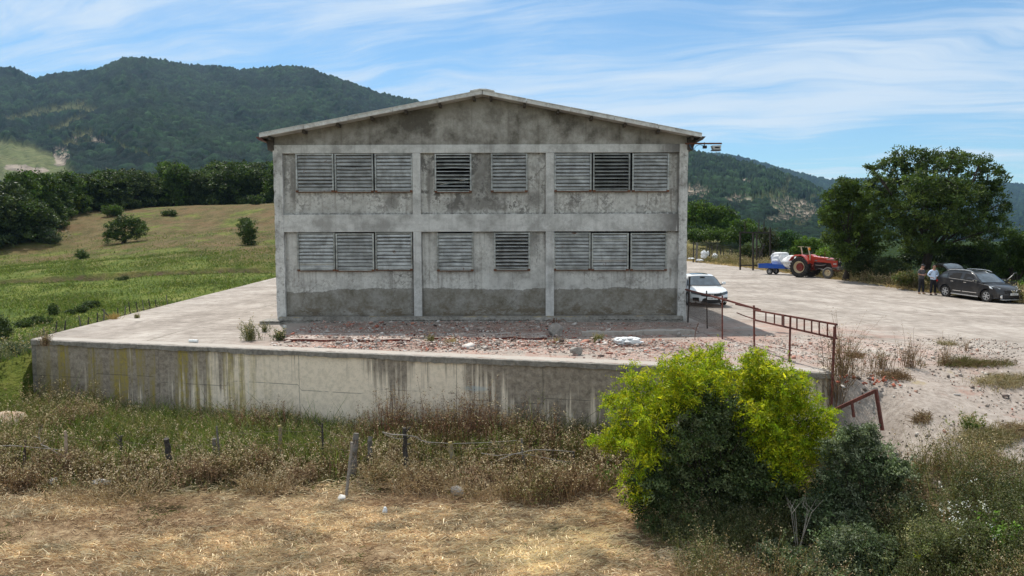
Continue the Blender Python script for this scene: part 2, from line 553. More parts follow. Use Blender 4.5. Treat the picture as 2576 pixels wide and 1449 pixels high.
# right-hand yard with the ramp
ny, nx = 260, 150
Yr = 5 + (118 - 5) * (np.linspace(0, 1, ny)[:, None] ** 1.7) + 0 * np.zeros((1, nx))
sx = np.linspace(0, 1, nx)[None, :] ** 1.3
Xr = XB + (right_edge(Yr) + .6 - XB) * sx
Zr = np.where(Yr < B_.y - .02, low_z(Xr, Yr), yard_z(Xr, Yr)) + .03 * (fbm(Xr * .8, Yr * .8, 4, 8) - .5) + .14 * (fbm(Xr * .7, Yr * .7, 3, 61) - .5) * sst(Yr, 19.5, 17.5)
tag(grid('yard', Xr, Yr, Zr, M_YARD), kind='structure')

# ---------- foreground field
def soil_mat():
    m, t = new_mat('field_soil')
    P = pos(t); x, y, z = t.xyz(P)
    a = t.noise(P, .6, 5, .6); b = t.noise(P, 5, 8, .7); c = t.noise(t.scale(P, 1, 3, 1), 24, 5, .7)
    dry = t.ramp(b, [(.32, (.17, .11, .065)), (.5, (.34, .235, .14)), (.68, (.52, .39, .24))])
    dry = t.mix(t.m('MULTIPLY', t.ss(c, .5, .7), .7), dry, (.46, .34, .17))
    grn = t.ramp(b, [(.3, (.035, .05, .015)), (.55, (.09, .10, .03)), (.75, (.20, .17, .07))])
    f = t.ss(t.m('ADD', y, t.m('MULTIPLY', a, 2.2)), 17.2, 18.6)
    t.link(t.mix(f, dry, grn), t.p.inputs['Base Color'])
    t.p.inputs['Roughness'].default_value = .95; t.p.inputs['Specular IOR Level'].default_value = .1
    bump(t, t.m('ADD', b, c), .9, .06)
    return m
yy = np.linspace(4, 26, 180)[:, None]; xx = np.linspace(-45, XB, 330)[None, :]
Xf = xx + 0 * yy; Yf_ = yy + 0 * xx
Zf = low_z(Xf, Yf_)
tag(grid('field', Xf, Yf_, Zf, soil_mat()), kind='structure')

# ---------- meadow
def meadow_mat():
    m, t = new_mat('meadow_grass')
    P = pos(t); x, y, z = t.xyz(P)
    Q = t.scale(P, 1, .45, 1)
    a = t.noise(P, .07, 5, .6); b = t.noise(Q, .55, 8, .68); c = t.noise(Q, 4, 6, .7)
    g = t.ramp(t.m('ADD', t.m('MULTIPLY', b, .7), t.m('MULTIPLY', c, .3)),
               [(.34, (.045, .072, .012)), (.46, (.09, .125, .022)), (.56, (.15, .175, .036)), (.70, (.23, .215, .07))])
    br = t.ramp(t.m('ADD', t.m('MULTIPLY', b, .6), t.m('MULTIPLY', c, .4)),
                [(.34, (.055, .055, .019)), (.46, (.105, .088, .036)), (.56, (.155, .118, .056)), (.70, (.21, .165, .085))])
    f = t.ss(t.m('ADD', t.m('ADD', y, t.m('MULTIPLY', x, .35)), t.m('ADD', t.m('MULTIPLY', a, 70), t.m('MULTIPLY', b, 40))), 108, 140)
    # thin terracettes along the slope
    tr = t.noise(t.scale(P, .12, 1.0, 1), 1.5, 4, .6)
    br = t.mix(t.m('MULTIPLY', t.ss(tr, .56, .66), .28), br, (.10, .085, .04))
    pt = t.noise(P, .16, 6, .7)
    br = t.mix(t.m('MULTIPLY', t.ss(pt, .52, .60), .75), br, g)
    br = t.mix(t.m('MULTIPLY', t.ss(pt, .46, .40), .5), br, (.16, .095, .05))
    col = t.mix(f, g, br)
    t.link(col, t.p.inputs['Base Color'])
    col2 = t.mix(t.attr('Col'), col, (.13, .085, .06))
    t.link(col2, t.p.inputs['Base Color'])
    t.p.inputs['Roughness'].default_value = .95; t.p.inputs['Specular IOR Level'].default_value = .1
    bump(t, t.m('ADD', b, c), .9, .35)
    return m
yy = np.concatenate([np.arange(20, 150, .45), np.arange(150, 245, 3)])[:, None]
xx = np.concatenate([np.arange(-170, -85, 2.5), np.arange(-85, -8, .45), np.arange(-8, 24, 4)])[None, :]
Xm = xx + 0 * yy; Ym = yy + 0 * xx
Zm = meadow_z(Xm, Ym)
inside = (Xm > left_edge(Ym) + .05) & (Ym < 118) & (Ym > 19)
Zm = np.where(inside, np.minimum(Zm, -4.0), Zm)
Zm = np.where((Xm > left_edge(Ym) + .05) & (Ym >= 118), np.minimum(Zm, 2.4), Zm)
gd = Ym - gully_y(Xm)
gm = sst(gd, -2.2, -.4) * (1 - sst(gd, .1, .3)) * sst(Xm, -23, -27) * (.4 + .6 * fbm(Xm, Ym, 3, 3) )
tag(grid('meadow', Xm, Ym, Zm, meadow_mat(), cols=np.repeat(gm[..., None], 3, -1)), kind='structure')

# ---------- verge to the right of the yard, falling into the valley
def verge_mat():
    m, t = new_mat('verge_grass')
    P = pos(t)
    b = t.noise(P, .9, 8, .7); c = t.noise(P, 7, 6, .7)
    g = t.ramp(t.m('ADD', t.m('MULTIPLY', b, .6), t.m('MULTIPLY', c, .4)),
               [(.34, (.06, .07, .02)), (.48, (.15, .14, .05)), (.6, (.30, .24, .11)), (.72, (.42, .34, .17))])
    vx = t.xyz(P)
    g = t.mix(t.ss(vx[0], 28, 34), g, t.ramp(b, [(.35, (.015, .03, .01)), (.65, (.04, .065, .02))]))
    t.link(g, t.p.inputs['Base Color']); t.p.inputs['Roughness'].default_value = .95
    t.p.inputs['Specular IOR Level'].default_value = .1
    bump(t, t.m('ADD', b, c), .8, .2)
    return m
yy = np.concatenate([np.arange(5, 90, 1.2), np.arange(90, 130, .8), np.arange(130, 330, 6)])[:, None]
s_ = np.linspace(0, 1, 120)[None, :] ** 2
Xv = np.where(yy < 96, right_edge(yy), np.interp(yy, [96, 100, 330], [22.3, -20, -20])) + s_ * 240
Yv = yy + 0 * s_
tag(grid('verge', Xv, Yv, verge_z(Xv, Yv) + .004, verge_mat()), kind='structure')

# valley floor out to the horizon
m, t = new_mat('valley_floor')
P = pos(t)
t.link(t.ramp(t.noise(P, .012, 6, .6), [(.35, (.03, .05, .02)), (.5, (.08, .11, .035)), (.65, (.2, .19, .08))]), t.p.inputs['Base Color'])
t.p.inputs['Roughness'].default_value = 1
mb = MB(); mb.quad((-9000, -3000, -32), (9000, -3000, -32), (9000, 12000, -32), (-9000, 12000, -32))
tag(mb.build('valley_floor', m), kind='structure')


# ---------- wooded mountains
def hill_mat(name, haze=0):
    m, t = new_mat(name)
    c = t.attr('Col')
    P = pos(t)
    n = t.noise(P, .11, 6, .7)
    t.link(t.mix(1.0, c, t.ramp(n, [(.3, .55), (.7, 1.5)]), 'MULTIPLY'), t.p.inputs['Base Color'])
    t.p.inputs['Roughness'].default_value = .95; t.p.inputs['Specular IOR Level'].default_value = .08
    bump(t, t.noise(P, .35, 5, .75), .9, 2.5)
    return m
def blob(U, V, cu, cv, ru, rv, ang=0):
    a = R(ang); du, dv = U - cu, V - cv
    x = du * math.cos(a) + dv * math.sin(a); y = -du * math.sin(a) + dv * math.cos(a)
    return np.exp(-((x / ru) ** 2 + (y / rv) ** 2) ** 1.3)
def hill(name, ridge, u0, u1, du, vb, dv, d0, d1, dpow, crown, ch, seed, patches, forest, mat, spur=.16):
    U1 = np.arange(u0, u1 + du, du)
    vt = np.interp(U1, [p[0] for p in ridge], [p[1] for p in ridge])
    vt = vt + 2.0 * (fbm(U1 / 18, 0 * U1, 3, seed) - .5)
    n = int((vb - vt.min()) / dv)
    T = np.linspace(0, 1, n)[:, None]
    U = U1[None, :] + 0 * T
    V = vb + (vt[None, :] - vb) * T
    D = d0 * (d1 / d0) ** (T ** dpow)
    sp = fbm(U / 150 + T * 1.5, T * 2.2 + U / 900, 4, seed + 3) - .5
    sp2 = fbm(U / 45 - T * 2.0, T * 5, 3, seed + 5) - .5
    D = D * (1 + spur * 2 * sp * sst(T, 0, .2) + spur * .5 * sp2)
    dx = (U - 1288) / FPX; dz = -(V - 724.5) / FPX
    m = np.array(M3)
    rx = m[0, 0] * dx + m[0, 1] * dz - m[0, 2]
    ry = m[1, 0] * dx + m[1, 1] * dz - m[1, 2]
    rz = m[2, 0] * dx + m[2, 1] * dz - m[2, 2]
    k = D / ry
    X, Y, Z = rx * k, D + 0 * U, CAM_Z + rz * k
    # ground cover
    wob = 14 * (fbm(U / 22, V / 14, 4, seed + 9) - .5); wob2 = 14 * (fbm(U / 22 + 9, V / 14, 4, seed + 11) - .5)
    field = np.zeros_like(X); grass = np.zeros_like(X); scar = np.zeros_like(X)
    for (kind, cu, cv, ru, rv, an, st) in patches:
        b = st * blob(U + wob, V + wob2 * .6, cu, cv, ru, rv, an)
        if kind == 'f': field = np.maximum(field, st * blob(U + wob * .25, V + wob2 * .15, cu, cv, ru, rv, an))
        elif kind == 'g': grass = np.maximum(grass, b)
        else: scar = np.maximum(scar, b)
    c1, id1 = cells(X / crown, Y / crown, seed)
    c2, id2 = cells(X / (crown * .55) + 7, Y / (crown * .55), seed + 31)
    grass = np.maximum(grass, field)
    open_ = np.clip(np.maximum(sst(grass, .35, .6), sst(scar, .3, .6)), 0, 1)
    tidy = 1 - sst(field, .3, .5)
    spot = ((id2 > .78) * (c2 < .45)) | ((scar > .2) & (id2 > .42) & (c2 < .52))
    spot = spot * tidy
    wood = np.clip(1 - open_ + spot * open_ * .9, 0, 1)
    dens = sst(fbm(X / 90, Y / 90, 3, seed + 40), .15, .35)
    h = ch * (.5 + id1) * np.sqrt(np.clip(1 - (c1 / .72) ** 2, 0, 1)) + ch * .35 * np.sqrt(np.clip(1 - (c2 / .72) ** 2, 0, 1))
    wood = wood * (1 - sst(scar, .25, .4) * (1 - spot * .6))
    Z = Z + h * wood * (.5 + .5 * dens) * np.clip(D / 1000, .28, 1)
    # colours
    f1 = np.array(forest[0]); f2 = np.array(forest[1]); f3 = np.array(forest[2])
    tone = sst(fbm(X / 130, Y / 130, 4, seed + 50), .3, .7)[..., None]
    C = f1 * (1 - tone) + f2 * tone
    r = (id1 * .6 + id2 * .4)[..., None]
    C = C * (.3 + 1.4 * r) + f3 * (sst(id1, .8, .95)[..., None]) * .5
    gn = fbm(U / 30, V / 5, 4, seed + 60)[..., None]
    G = np.where(field[..., None] > .3, 1.0, .6) * (np.array((.085, .11, .04)) * (1 - gn) + np.array((.16, .16, .075)) * gn)
    S = np.array((.27, .225, .18)) * (.5 + 1.0 * gn)
    C = C * (1 - sst(grass, .35, .6)[..., None] * (1 - spot[..., None] * .9)) + G * sst(grass, .35, .6)[..., None] * (1 - spot[..., None] * .9)
    q = (sst(scar * (.35 + 1.3 * fbm(U / 9, V / 3.5, 4, seed + 70)), .36, .62))[..., None] * (1 - spot[..., None])
    C = C * (1 - q) + S * q
    # far side of the ridge so that the mountain is solid from the side too
    ext = []
    for kx, dzv in ((1.04, .985), (1.15, .8), (1.35, .2)):
        ext.append((X[-1] * kx, Y[-1] * kx, Z[-1] * dzv))
    X = np.vstack([X] + [e[0][None] for e in ext]); Y = np.vstack([Y] + [e[1][None] for e in ext]); Z = np.vstack([Z] + [e[2][None] for e in ext])
    C = np.concatenate([C] + [C[-1:]] * 3, 0)
    return tag(grid(name, X, Y, Z, mat, cols=C, smooth=True), kind='structure')

M_HILL = hill_mat('wooded_slope')
FOREST = [(.006, .016, .011), (.012, .027, .013), (.020, .038, .012)]
RL = [(-700, 190), (-350, 160), (-160, 185), (0, 175.4), (42, 179), (88, 203.6), (120, 195), (176, 186), (243, 180.7), (275, 166.6), (310, 150.7), (335, 148), (388, 152.5), (441, 162.4),
      (504, 170), (550, 171), (599.5, 178), (642, 178), (691, 173), (737, 171), (767, 173.6), (821, 193), (877, 210), (930, 228.7), (956, 239), (1036, 256.5), (1150, 290), (1300, 340), (1500, 400)]
PL = [('g', 116, 285, 120, 13, -12, 1), ('g', 166, 318, 55, 11, -25, 1), ('g', 211, 281, 36, 10, 0, 1), ('g', 204, 341, 36, 9, 0, 1), ('f', 10, 412, 165, 52, 10, 1.4), ('f', -150, 420, 170, 60, 0, 1.3),
      ('g', 195, 366, 40, 10, 0, 1), ('s', 155, 396, 21, 24, 10, 1.2), ('s', 243, 361, 30, 7, 30, 1.1), ('s', 63, 425, 62, 9, 5, 1.2), ('g', 303, 370, 66, 4.5, 29, 1), ('g', 435, 388, 4, 9, 0, .8),
      ('s', 196, 352, 24, 5, -10, 1), ('g', 360, 392, 40, 4, 22, .9)]
hill('mountain', RL, -420, 1450, 1.6, 640, 1.7, 235, 1900, .8, 12, 6.5, 100, PL, FOREST, M_HILL)
RR1 = [(1040, 600), (1150, 520), (1300, 430), (1500, 392), (1729, 388), (1770, 394), (1839, 409), (1913, 425.6), (1967.5, 444), (2011, 458.5), (2059, 480), (2095, 502), (2168, 539), (2242, 583), (2330, 640)]
PR1 = [('g', 1920, 500, 62, 11, -12, 1), ('g', 1975, 478, 9, 26, 20, 1), ('s', 1997, 524, 66, 22, 10, 1.15), ('s', 2022, 540, 26, 26, 0, 1.1), ('s', 1967, 555, 44, 13, 0, .9), ('s', 1858, 508, 42, 12, 0, .95),
       ('s', 1748, 486, 46, 22, 0, .85), ('g', 2019, 568, 26, 8, 0, 1), ('s', 1880, 460, 22, 12, 30, .7), ('s', 1820, 540, 40, 10, 0, .7), ('g', 2040, 500, 20, 10, 30, .8)]
hill('hill', RR1, 1050, 2330, 1.5, 660, 1.5, 190, 1150, .9, 7.5, 6.5, 200, PR1, [(.008, .019, .012), (.014, .029, .014), (.023, .042, .013)], M_HILL, spur=.12)
RR2 = [(1300, 370), (1600, 380), (1729, 387), (1821, 389), (1876, 400), (1949, 422), (2004, 436.5), (2059, 449), (2088, 456), (2132, 451), (2205, 454), (2350, 448), (2505, 460), (2576, 466), (2800, 470), (3200, 440)]
hill('far_ridge', RR2, 1380, 3100, 2.0, 700, 2.2, 700, 3300, 1.0, 18, 8, 300, [], FOREST, M_HILL, spur=.14)


# ============================================================ retaining wall
def wall_mat():
    m, t = new_mat('streaked_concrete')
    P = objc(t); x, y, z = t.xyz(P)      # x runs along the wall, z up, top at 0
    n1 = t.noise(P, 1.3, 6, .65); n2 = t.noise(P, 9, 7, .7)
    st1 = t.noise(t.scale(P, 3.2, 1, .10), 1.0, 5, .62)
    st2 = t.noise(t.scale(P, 11, 1, .35), 1.0, 5, .65)
    cream = t.mix(t.ss(n2, .40, .66), (.84, .72, .575), (.68, .585, .46))
    dark = t.ramp(n2, [(.32, (.12, .098, .078)), (.5, (.245, .205, .165)), (.7, (.40, .345, .28))])
    # how much dark growth there is along the wall: dark left end, clean middle, grey right end
    amt = t.ramp(t.m('DIVIDE', x, 24.0), [(0, .74), (.20, .70), (.27, .45), (.34, .10), (.46, .02), (.52, .50), (.585, .12), (.64, .48), (.72, .68), (.9, .60), (1, .30)])
    s = t.m('ADD', t.m('MULTIPLY', st1, .72), t.m('MULTIPLY', st2, .38))
    hang = t.m('MULTIPLY', t.ss(z, -1.7, -.1), .12)
    s = t.m('ADD', s, hang)
    s = t.m('ADD', s, t.m('MULTIPLY', t.m('SUBTRACT', n1, .5), .22))
    dk = t.ss(t.m('ADD', s, t.m('MULTIPLY', t.m('SUBTRACT', amt, .5), .50)), .50, .64)
    col = t.mix(t.m('MULTIPLY', dk, .93), cream, dark)
    # yellow lichen streaks on the left
    lz = t.m('MULTIPLY', t.ss(x, 9.6, 7.2), t.ss(x, .2, .6))
    ly = t.ss(t.noise(t.vm('ADD', t.scale(P, 1.25, 1, .06), (4.2, 0, 0)), 1.0, 6, .62), .48, .60)
    lic = t.mix(t.ss(n2, .4, .6), (.37, .29, .06), (.24, .19, .07))
    col = t.mix(t.m('MULTIPLY', t.m('MULTIPLY', lz, ly), t.m('MULTIPLY', t.ss(t.m('ADD', t.m('MULTIPLY', st2, .7), t.m('MULTIPLY', n1, .3)), .34, .54), .92)), col, lic)
    # white lime runs
    lr = t.ss(t.noise(t.vm('ADD', t.scale(P, 2.9, 1, .09), (11.7, 0, 0)), 1.0, 6, .6), .60, .68)
    col = t.mix(t.m('MULTIPLY', t.m('MULTIPLY', lr, t.m('MULTIPLY', t.ss(x, 13, 9), t.ss(st2, .36, .6))), .8), col, (.66, .61, .50))
    # shuttering joints
    jx = t.m('ABSOLUTE', t.m('SUBTRACT', t.m('FRACT', t.m('DIVIDE', t.m('ADD', x, t.m('MULTIPLY', n1, .05)), 2.42)), .5))
    jl = t.ss(jx, .4945, .4985)
    zz = t.m('ADD', z, t.m('MULTIPLY', t.m('SUBTRACT', n1, .5), .03))
    jz = t.ss(t.m('ABSOLUTE', t.m('ADD', zz, t.m('ADD', 1.02, t.m('MULTIPLY', t.ss(t.m('SINE', t.m('MULTIPLY', x, 1.3)), -.1, .1), .16)))), .017, .006)
    col = t.mix(t.m('MULTIPLY', t.m('MAXIMUM', jl, t.m('MULTIPLY', jz, t.ss(n1, .42, .5))), .6), col, (.09, .08, .07))
    # pock marks
    pk = t.ss(t.voro(P, 9), .10, .05)
    col = t.mix(t.m('MULTIPLY', t.m('MULTIPLY', pk, t.ss(n1, .5, .6)), .7), col, (.12, .10, .09))
    # faint sprayed blue smudge
    bx = t.m('DIVIDE', t.m('SUBTRACT', x, 15.05), .42); bz = t.m('DIVIDE', t.m('ADD', z, .86), .085)
    bl = t.ss(t.m('ADD', t.m('ADD', t.m('MULTIPLY', bx, bx), t.m('MULTIPLY', bz, bz)), t.m('MULTIPLY', n2, 1.2)), 1.7, .7)
    col = t.mix(t.m('MULTIPLY', bl, .38), col, (.38, .50, .56))
    t.link(col, t.p.inputs['Base Color'])
    t.p.inputs['Roughness'].default_value = .9; t.p.inputs['Specular IOR Level'].default_value = .15
    bump(t, t.m('ADD', t.m('ADD', n2, t.m('MULTIPLY', jl, -1.0)), t.m('MULTIPLY', pk, -1.0)), .5, .02)
    return m
M_WALL = wall_mat()
def coping_mat():
    m, t = new_mat('weathered_coping')
    P = objc(t); x, y, z = t.xyz(P)
    n1 = t.noise(P, 1.1, 6, .65); n2 = t.noise(P, 10, 7, .72)
    c = t.ramp(t.m('ADD', t.m('MULTIPLY', n1, .45), t.m('MULTIPLY', n2, .55)), [(.34, (.10, .09, .078)), (.48, (.21, .19, .165)), (.62, (.33, .30, .265)), (.76, (.48, .44, .39))])
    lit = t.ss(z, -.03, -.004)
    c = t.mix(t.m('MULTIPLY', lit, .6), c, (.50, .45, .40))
    t.link(c, t.p.inputs['Base Color']); t.p.inputs['Roughness'].default_value = .93
    bump(t, n2, .7, .03)
    return m
M_COPING = coping_mat()

wlen = math.hypot(B_.x - A_.x, B_.y - A_.y)
wang = math.atan2(B_.y - A_.y, B_.x - A_.x)
rw = thing('retaining_wall', 'long streaked concrete retaining wall holding up the pale platform above the weeds', 'wall', (A_.x, A_.y, 0), wang)
# wall face with a little waviness
nx, nz = 240, 26
px = np.linspace(0, wlen, nx)[None, :]; pz = np.linspace(-3.6, -.16, nz)[:, None]
PX = px + 0 * pz; PZ = pz + 0 * px
PY = .05 + .012 * (fbm(PX * 1.2, PZ * 2, 3, 5) - .5) * 2
V = np.stack([PX, PY, PZ], -1).reshape(-1, 3)
i = np.arange(nz - 1)[:, None] * nx + np.arange(nx - 1)[None, :]
F = np.stack([i, i + 1, i + nx + 1, i + nx], -1).reshape(-1, 4)
np_obj('wall_face', V, F, M_WALL, parent=rw, smooth=True)
mb = MB()
mb.box(0, wlen, .12, .45, -3.6, -.165)
mb.box(wlen - .28, wlen - .004, .46, 3.2, -3.6, -.02)     # return at the right end
mb.build('wall_core', M_WALL, rw)
# coping with a ragged underside and broken arrises
seg = 190
vs, fs = [], []
for k in range(seg + 1):
    s = wlen * k / seg
    rag = .035 * (random.random() - .5) + .03 * math.sin(s * 1.7) * math.sin(s * .6)
    top = -.001 + .012 * (random.random() - .6) * (1 if k % 3 else 2)
    yo = .02 * random.random()
    ring = [(s, -.03 + yo, -.165 + rag), (s, -.035 + yo, -.03), (s, -.005 + yo, top), (s, .16, .006), (s, .5, .006), (s, .5, -.16), (s, .12, -.165 + rag)]
    vs += ring
n = 7
for k in range(seg):
    for j in range(n):
        j2 = (j + 1) % n
        fs.append((k * n + j, (k + 1) * n + j, (k + 1) * n + j2, k * n + j2))
fs.append(tuple(range(n))); fs.append(tuple(seg * n + j for j in range(n))[::-1])
mb = MB(); mb.add(vs, fs)
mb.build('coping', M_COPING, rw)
# left flank of the platform
fl = MB()
p0 = Vector((A_.x, A_.y, 0)); p1 = Vector((left_edge(117), 117, 0))
dv = (p1 - p0).normalized(); nv = Vector((-dv.y, dv.x, 0))
vs = []
for (p) in (p0, p1):
    for off, z in ((.0, -3.4), (.0, -.004), (-.45, -.004), (-.45, -3.4)):
        q = p + nv * off; vs.append((q.x, q.y, z))
fl.add(vs, [(0, 1, 5, 4), (1, 2, 6, 5), (2, 3, 7, 6), (0, 3, 2, 1), (4, 5, 6, 7)])
o = fl.build('platform_edge', M_COPING)
tag(o, 'straight concrete edge of the platform running back beside the meadow', 'edging')
# ============================================================ the livestock building
FY = 28.0                                     # plane of beams and columns
def F_(u, v, Y=FY): return at(u, v, Y)
def fx(u, v=600, Y=FY): return at(u, v, Y).x
def fz(v, u=1209, Y=FY): return at(u, v, Y).z
REC = .13                                     # depth of the recessed panels

def facade_mat(name, kind):
    m, t = new_mat(name)
    P = pos(t); x, y, z = t.xyz(P)
    a = t.noise(P, .45, 6, .6); b = t.noise(P, 1.7, 8, .66); c = t.noise(P, 9, 7, .7); d = t.noise(P, 45, 4, .7)
    light, mid, dark = (.62, .61, .585), (.49, .48, .46), (.30, .29, .272)
    col = t.ramp(t.m('ADD', t.m('MULTIPLY', a, .45), t.m('MULTIPLY', b, .55)), [(.40, dark), (.475, mid), (.56, light)])
    # vertical rain streaks
    st = t.noise(t.scale(P, 5.5, 1, .28), 1.0, 5, .62)
    col = t.mix(t.m('MULTIPLY', t.ss(st, .52, .68), .5), col, (.17, .155, .14))
    grime = t.ss(t.m('ADD', t.m('MULTIPLY', a, .55), t.m('MULTIPLY', c, .45)), .50, .62)
    col = t.mix(t.m('MULTIPLY', grime, .5), col, (.16, .145, .125))
    if kind == 'frame': col = t.mix(.45, col, t.ramp(b, [(.38, (.38, .372, .355)), (.58, (.58, .57, .55))]))
    if kind == 'panel': col = t.mix(1.0, col, (.96, .95, .93), 'MULTIPLY')
    if kind == 'gable':
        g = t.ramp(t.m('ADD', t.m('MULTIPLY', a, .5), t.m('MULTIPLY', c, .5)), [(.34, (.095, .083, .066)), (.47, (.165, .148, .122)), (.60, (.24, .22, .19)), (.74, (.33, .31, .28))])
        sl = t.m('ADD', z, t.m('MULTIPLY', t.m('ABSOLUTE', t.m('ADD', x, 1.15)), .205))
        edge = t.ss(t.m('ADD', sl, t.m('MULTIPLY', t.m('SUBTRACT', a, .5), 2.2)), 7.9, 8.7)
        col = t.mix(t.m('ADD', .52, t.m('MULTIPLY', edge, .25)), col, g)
        col = t.mix(1.0, col, t.ramp(t.m('ADD', t.m('MULTIPLY', a, .4), t.m('MULTIPLY', b, .6)), [(.40, (.55, .53, .50)), (.50, (.78, .76, .73)), (.60, (1.0, .99, .97))]), 'MULTIPLY')
        pit = t.ss(t.noise(P, 16, 5, .75), .62, .70)
        col = t.mix(t.m('MULTIPLY', t.m('MULTIPLY', pit, t.ss(b, .45, .58)), .5), col, (.07, .06, .05))
    if kind == 'panel':
        # mould blots under the shutters and in the middle bay
        mo = t.ss(t.m('ADD', t.m('MULTIPLY', b, .75), t.m('MULTIPLY', c, .25)), .50, .57)
        mz = t.m('MAXIMUM', t.m('MULTIPLY', t.ss(z, 3.6, 4.6), .6), t.m('MULTIPLY', t.m('MULTIPLY', t.ss(z, 3.9, 4.4), t.ss(x, -4.0, -3.3)), t.m('MULTIPLY', t.ss(x, 1.4, .4), 1.0)))
        col = t.mix(t.m('MULTIPLY', t.m('MULTIPLY', mo, mz), .9), col, (.115, .108, .10))
        # rusty dribbles right below the shutters
        for z0 in (4.98, 1.98):
            dr = t.m('MULTIPLY', t.ss(z, z0 - 1.0, z0), t.ss(z, z0 + .10, z0 + .03))
            s5 = t.ss(t.noise(t.scale(P, 9, 1, .15), 1.0, 4, .6), .57, .68)
            col = t.mix(t.m('MULTIPLY', t.m('MULTIPLY', dr, s5), .62), col, (.15, .115, .09))
        # old rough render of the dado, darker and browner, with a ragged top
        top = t.m('ADD', 1.12, t.m('ADD', t.m('MULTIPLY', t.m('SUBTRACT', t.noise(P, .8, 7, .75), .5), .42), t.m('MULTIPLY', t.ss(x, -9, -6), .12)))
        dd = t.ss(t.m('SUBTRACT', z, top), .015, -.015)
        da = t.ramp(t.m('ADD', t.m('MULTIPLY', b, .6), t.m('MULTIPLY', c, .4)), [(.34, (.125, .108, .082)), (.46, (.205, .187, .155)), (.56, (.275, .26, .23)), (.70, (.37, .355, .33))])
        blot = t.m('MULTIPLY', t.ss(t.noise(t.scale(P, 1, 1, 2.2), 1.9, 6, .7), .52, .57), t.ss(z, .85, .35))
        da = t.mix(t.m('MULTIPLY', blot, .75), da, (.13, .10, .065))
        col = t.mix(t.m('MULTIPLY', dd, t.ss(a, .25, .40)), col, da)
        ln = t.ss(t.m('ABSOLUTE', t.m('SUBTRACT', t.m('SUBTRACT', z, top), .01)), .022, .004)
        col = t.mix(t.m('MULTIPLY', ln, .55), col, (.08, .07, .06))
        # branching cracks
        cw = t.vm('ADD', P, t.vm('MULTIPLY', t.vec(t.m('SUBTRACT', c, .5), 0, t.m('SUBTRACT', b, .5)), (.35, 0, .9)))
        cr = t.ss(t.voro(t.scale(cw, 1, 0, 1), .55, 'DISTANCE_TO_EDGE'), .007, .001)
        col = t.mix(t.m('MULTIPLY', t.m('MULTIPLY', cr, t.ss(a, .52, .58)), .6), col, (.06, .05, .045))
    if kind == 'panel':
        # shade in the recess corners painted into the colour, blotched like grime
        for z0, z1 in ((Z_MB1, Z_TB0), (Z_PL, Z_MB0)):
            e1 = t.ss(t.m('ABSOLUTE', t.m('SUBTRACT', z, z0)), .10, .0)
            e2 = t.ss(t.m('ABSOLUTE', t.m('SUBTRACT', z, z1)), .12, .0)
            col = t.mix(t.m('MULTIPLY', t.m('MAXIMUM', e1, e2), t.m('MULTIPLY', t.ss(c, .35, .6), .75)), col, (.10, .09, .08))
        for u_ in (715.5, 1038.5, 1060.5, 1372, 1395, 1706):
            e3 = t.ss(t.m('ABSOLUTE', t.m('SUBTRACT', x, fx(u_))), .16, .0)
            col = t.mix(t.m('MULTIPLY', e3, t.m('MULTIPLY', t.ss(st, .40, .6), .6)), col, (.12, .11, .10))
    if kind == 'frame':
        hz = t.ss(t.noise(t.scale(P, .25, 1, 2.5), 1.0, 5, .6), .52, .66)
        col = t.mix(t.m('MULTIPLY', hz, .22), col, (.22, .205, .19))
        dk = t.m('MULTIPLY', t.ss(x, 5.2, 6.4), t.ss(t.m('ADD', t.m('MULTIPLY', a, .6), t.m('MULTIPLY', st, .5)), .52, .60))
        dk = t.m('MULTIPLY', dk, t.ss(x, 6.6, 6.3))
        col = t.mix(t.m('MULTIPLY', dk, .85), col, (.10, .092, .085))
    if kind == 'corner':
        ch = t.ss(t.noise(P, 4.5, 6, .75), .55, .60)
        col = t.mix(t.m('MULTIPLY', ch, .8), col, (.20, .185, .17))
        col = t.mix(t.m('MULTIPLY', t.ss(b, .45, .6), .5), col, (.60, .585, .56))
    if kind == 'plinth':
        col = t.ramp(t.m('ADD', t.m('MULTIPLY', b, .5), t.m('MULTIPLY', c, .5)), [(.32, (.10, .09, .075)), (.46, (.21, .195, .17)), (.6, (.34, .32, .29)), (.75, (.46, .44, .41))])
        mo = t.m('MULTIPLY', t.ss(z, .16, .235), t.ss(b, .5, .6))
        col = t.mix(t.m('MULTIPLY', mo, .55), col, (.33, .24, .07))
        h = t.ss(t.m('ABSOLUTE', t.m('ADD', t.m('SUBTRACT', z, .08), t.m('MULTIPLY', t.m('SUBTRACT', c, .5), .12))), .02, .004)
        col = t.mix(t.m('MULTIPLY', h, t.ss(a, .42, .5)), col, (.04, .035, .03))
    if kind == 'panel':
        for (u0, v0, ru, rv) in ((1212, 430, .42, 1.0), (1080, 450, .16, 1.0), (1190, 512, 1.4, .30), (1345, 500, .35, .35), (735, 450, .14, 1.1), (1345, 620, .22, .55), (1235, 470, .3, .7), (985, 508, .30, .35)):
            q_ = F_(u0, v0)
            ddx = t.m('DIVIDE', t.m('SUBTRACT', x, q_.x), ru); ddz = t.m('DIVIDE', t.m('SUBTRACT', z, q_.z), rv)
            r2_ = t.m('ADD', t.m('ADD', t.m('MULTIPLY', ddx, ddx), t.m('MULTIPLY', ddz, ddz)), t.m('MULTIPLY', t.m('SUBTRACT', t.m('ADD', t.m('MULTIPLY', b, .5), t.m('MULTIPLY', c, .5)), .5), 7.0))
            col = t.mix(t.m('MULTIPLY', t.ss(r2_, 1.1, .1), .62), col, (.13, .12, .108))
    # fine speckle
    col = t.mix(1.0, col, t.ramp(d, [(.3, .86), (.7, 1.12)]), 'MULTIPLY')
    t.link(col, t.p.inputs['Base Color'])
    t.p.inputs['Roughness'].default_value = .92; t.p.inputs['Specular IOR Level'].default_value = .15
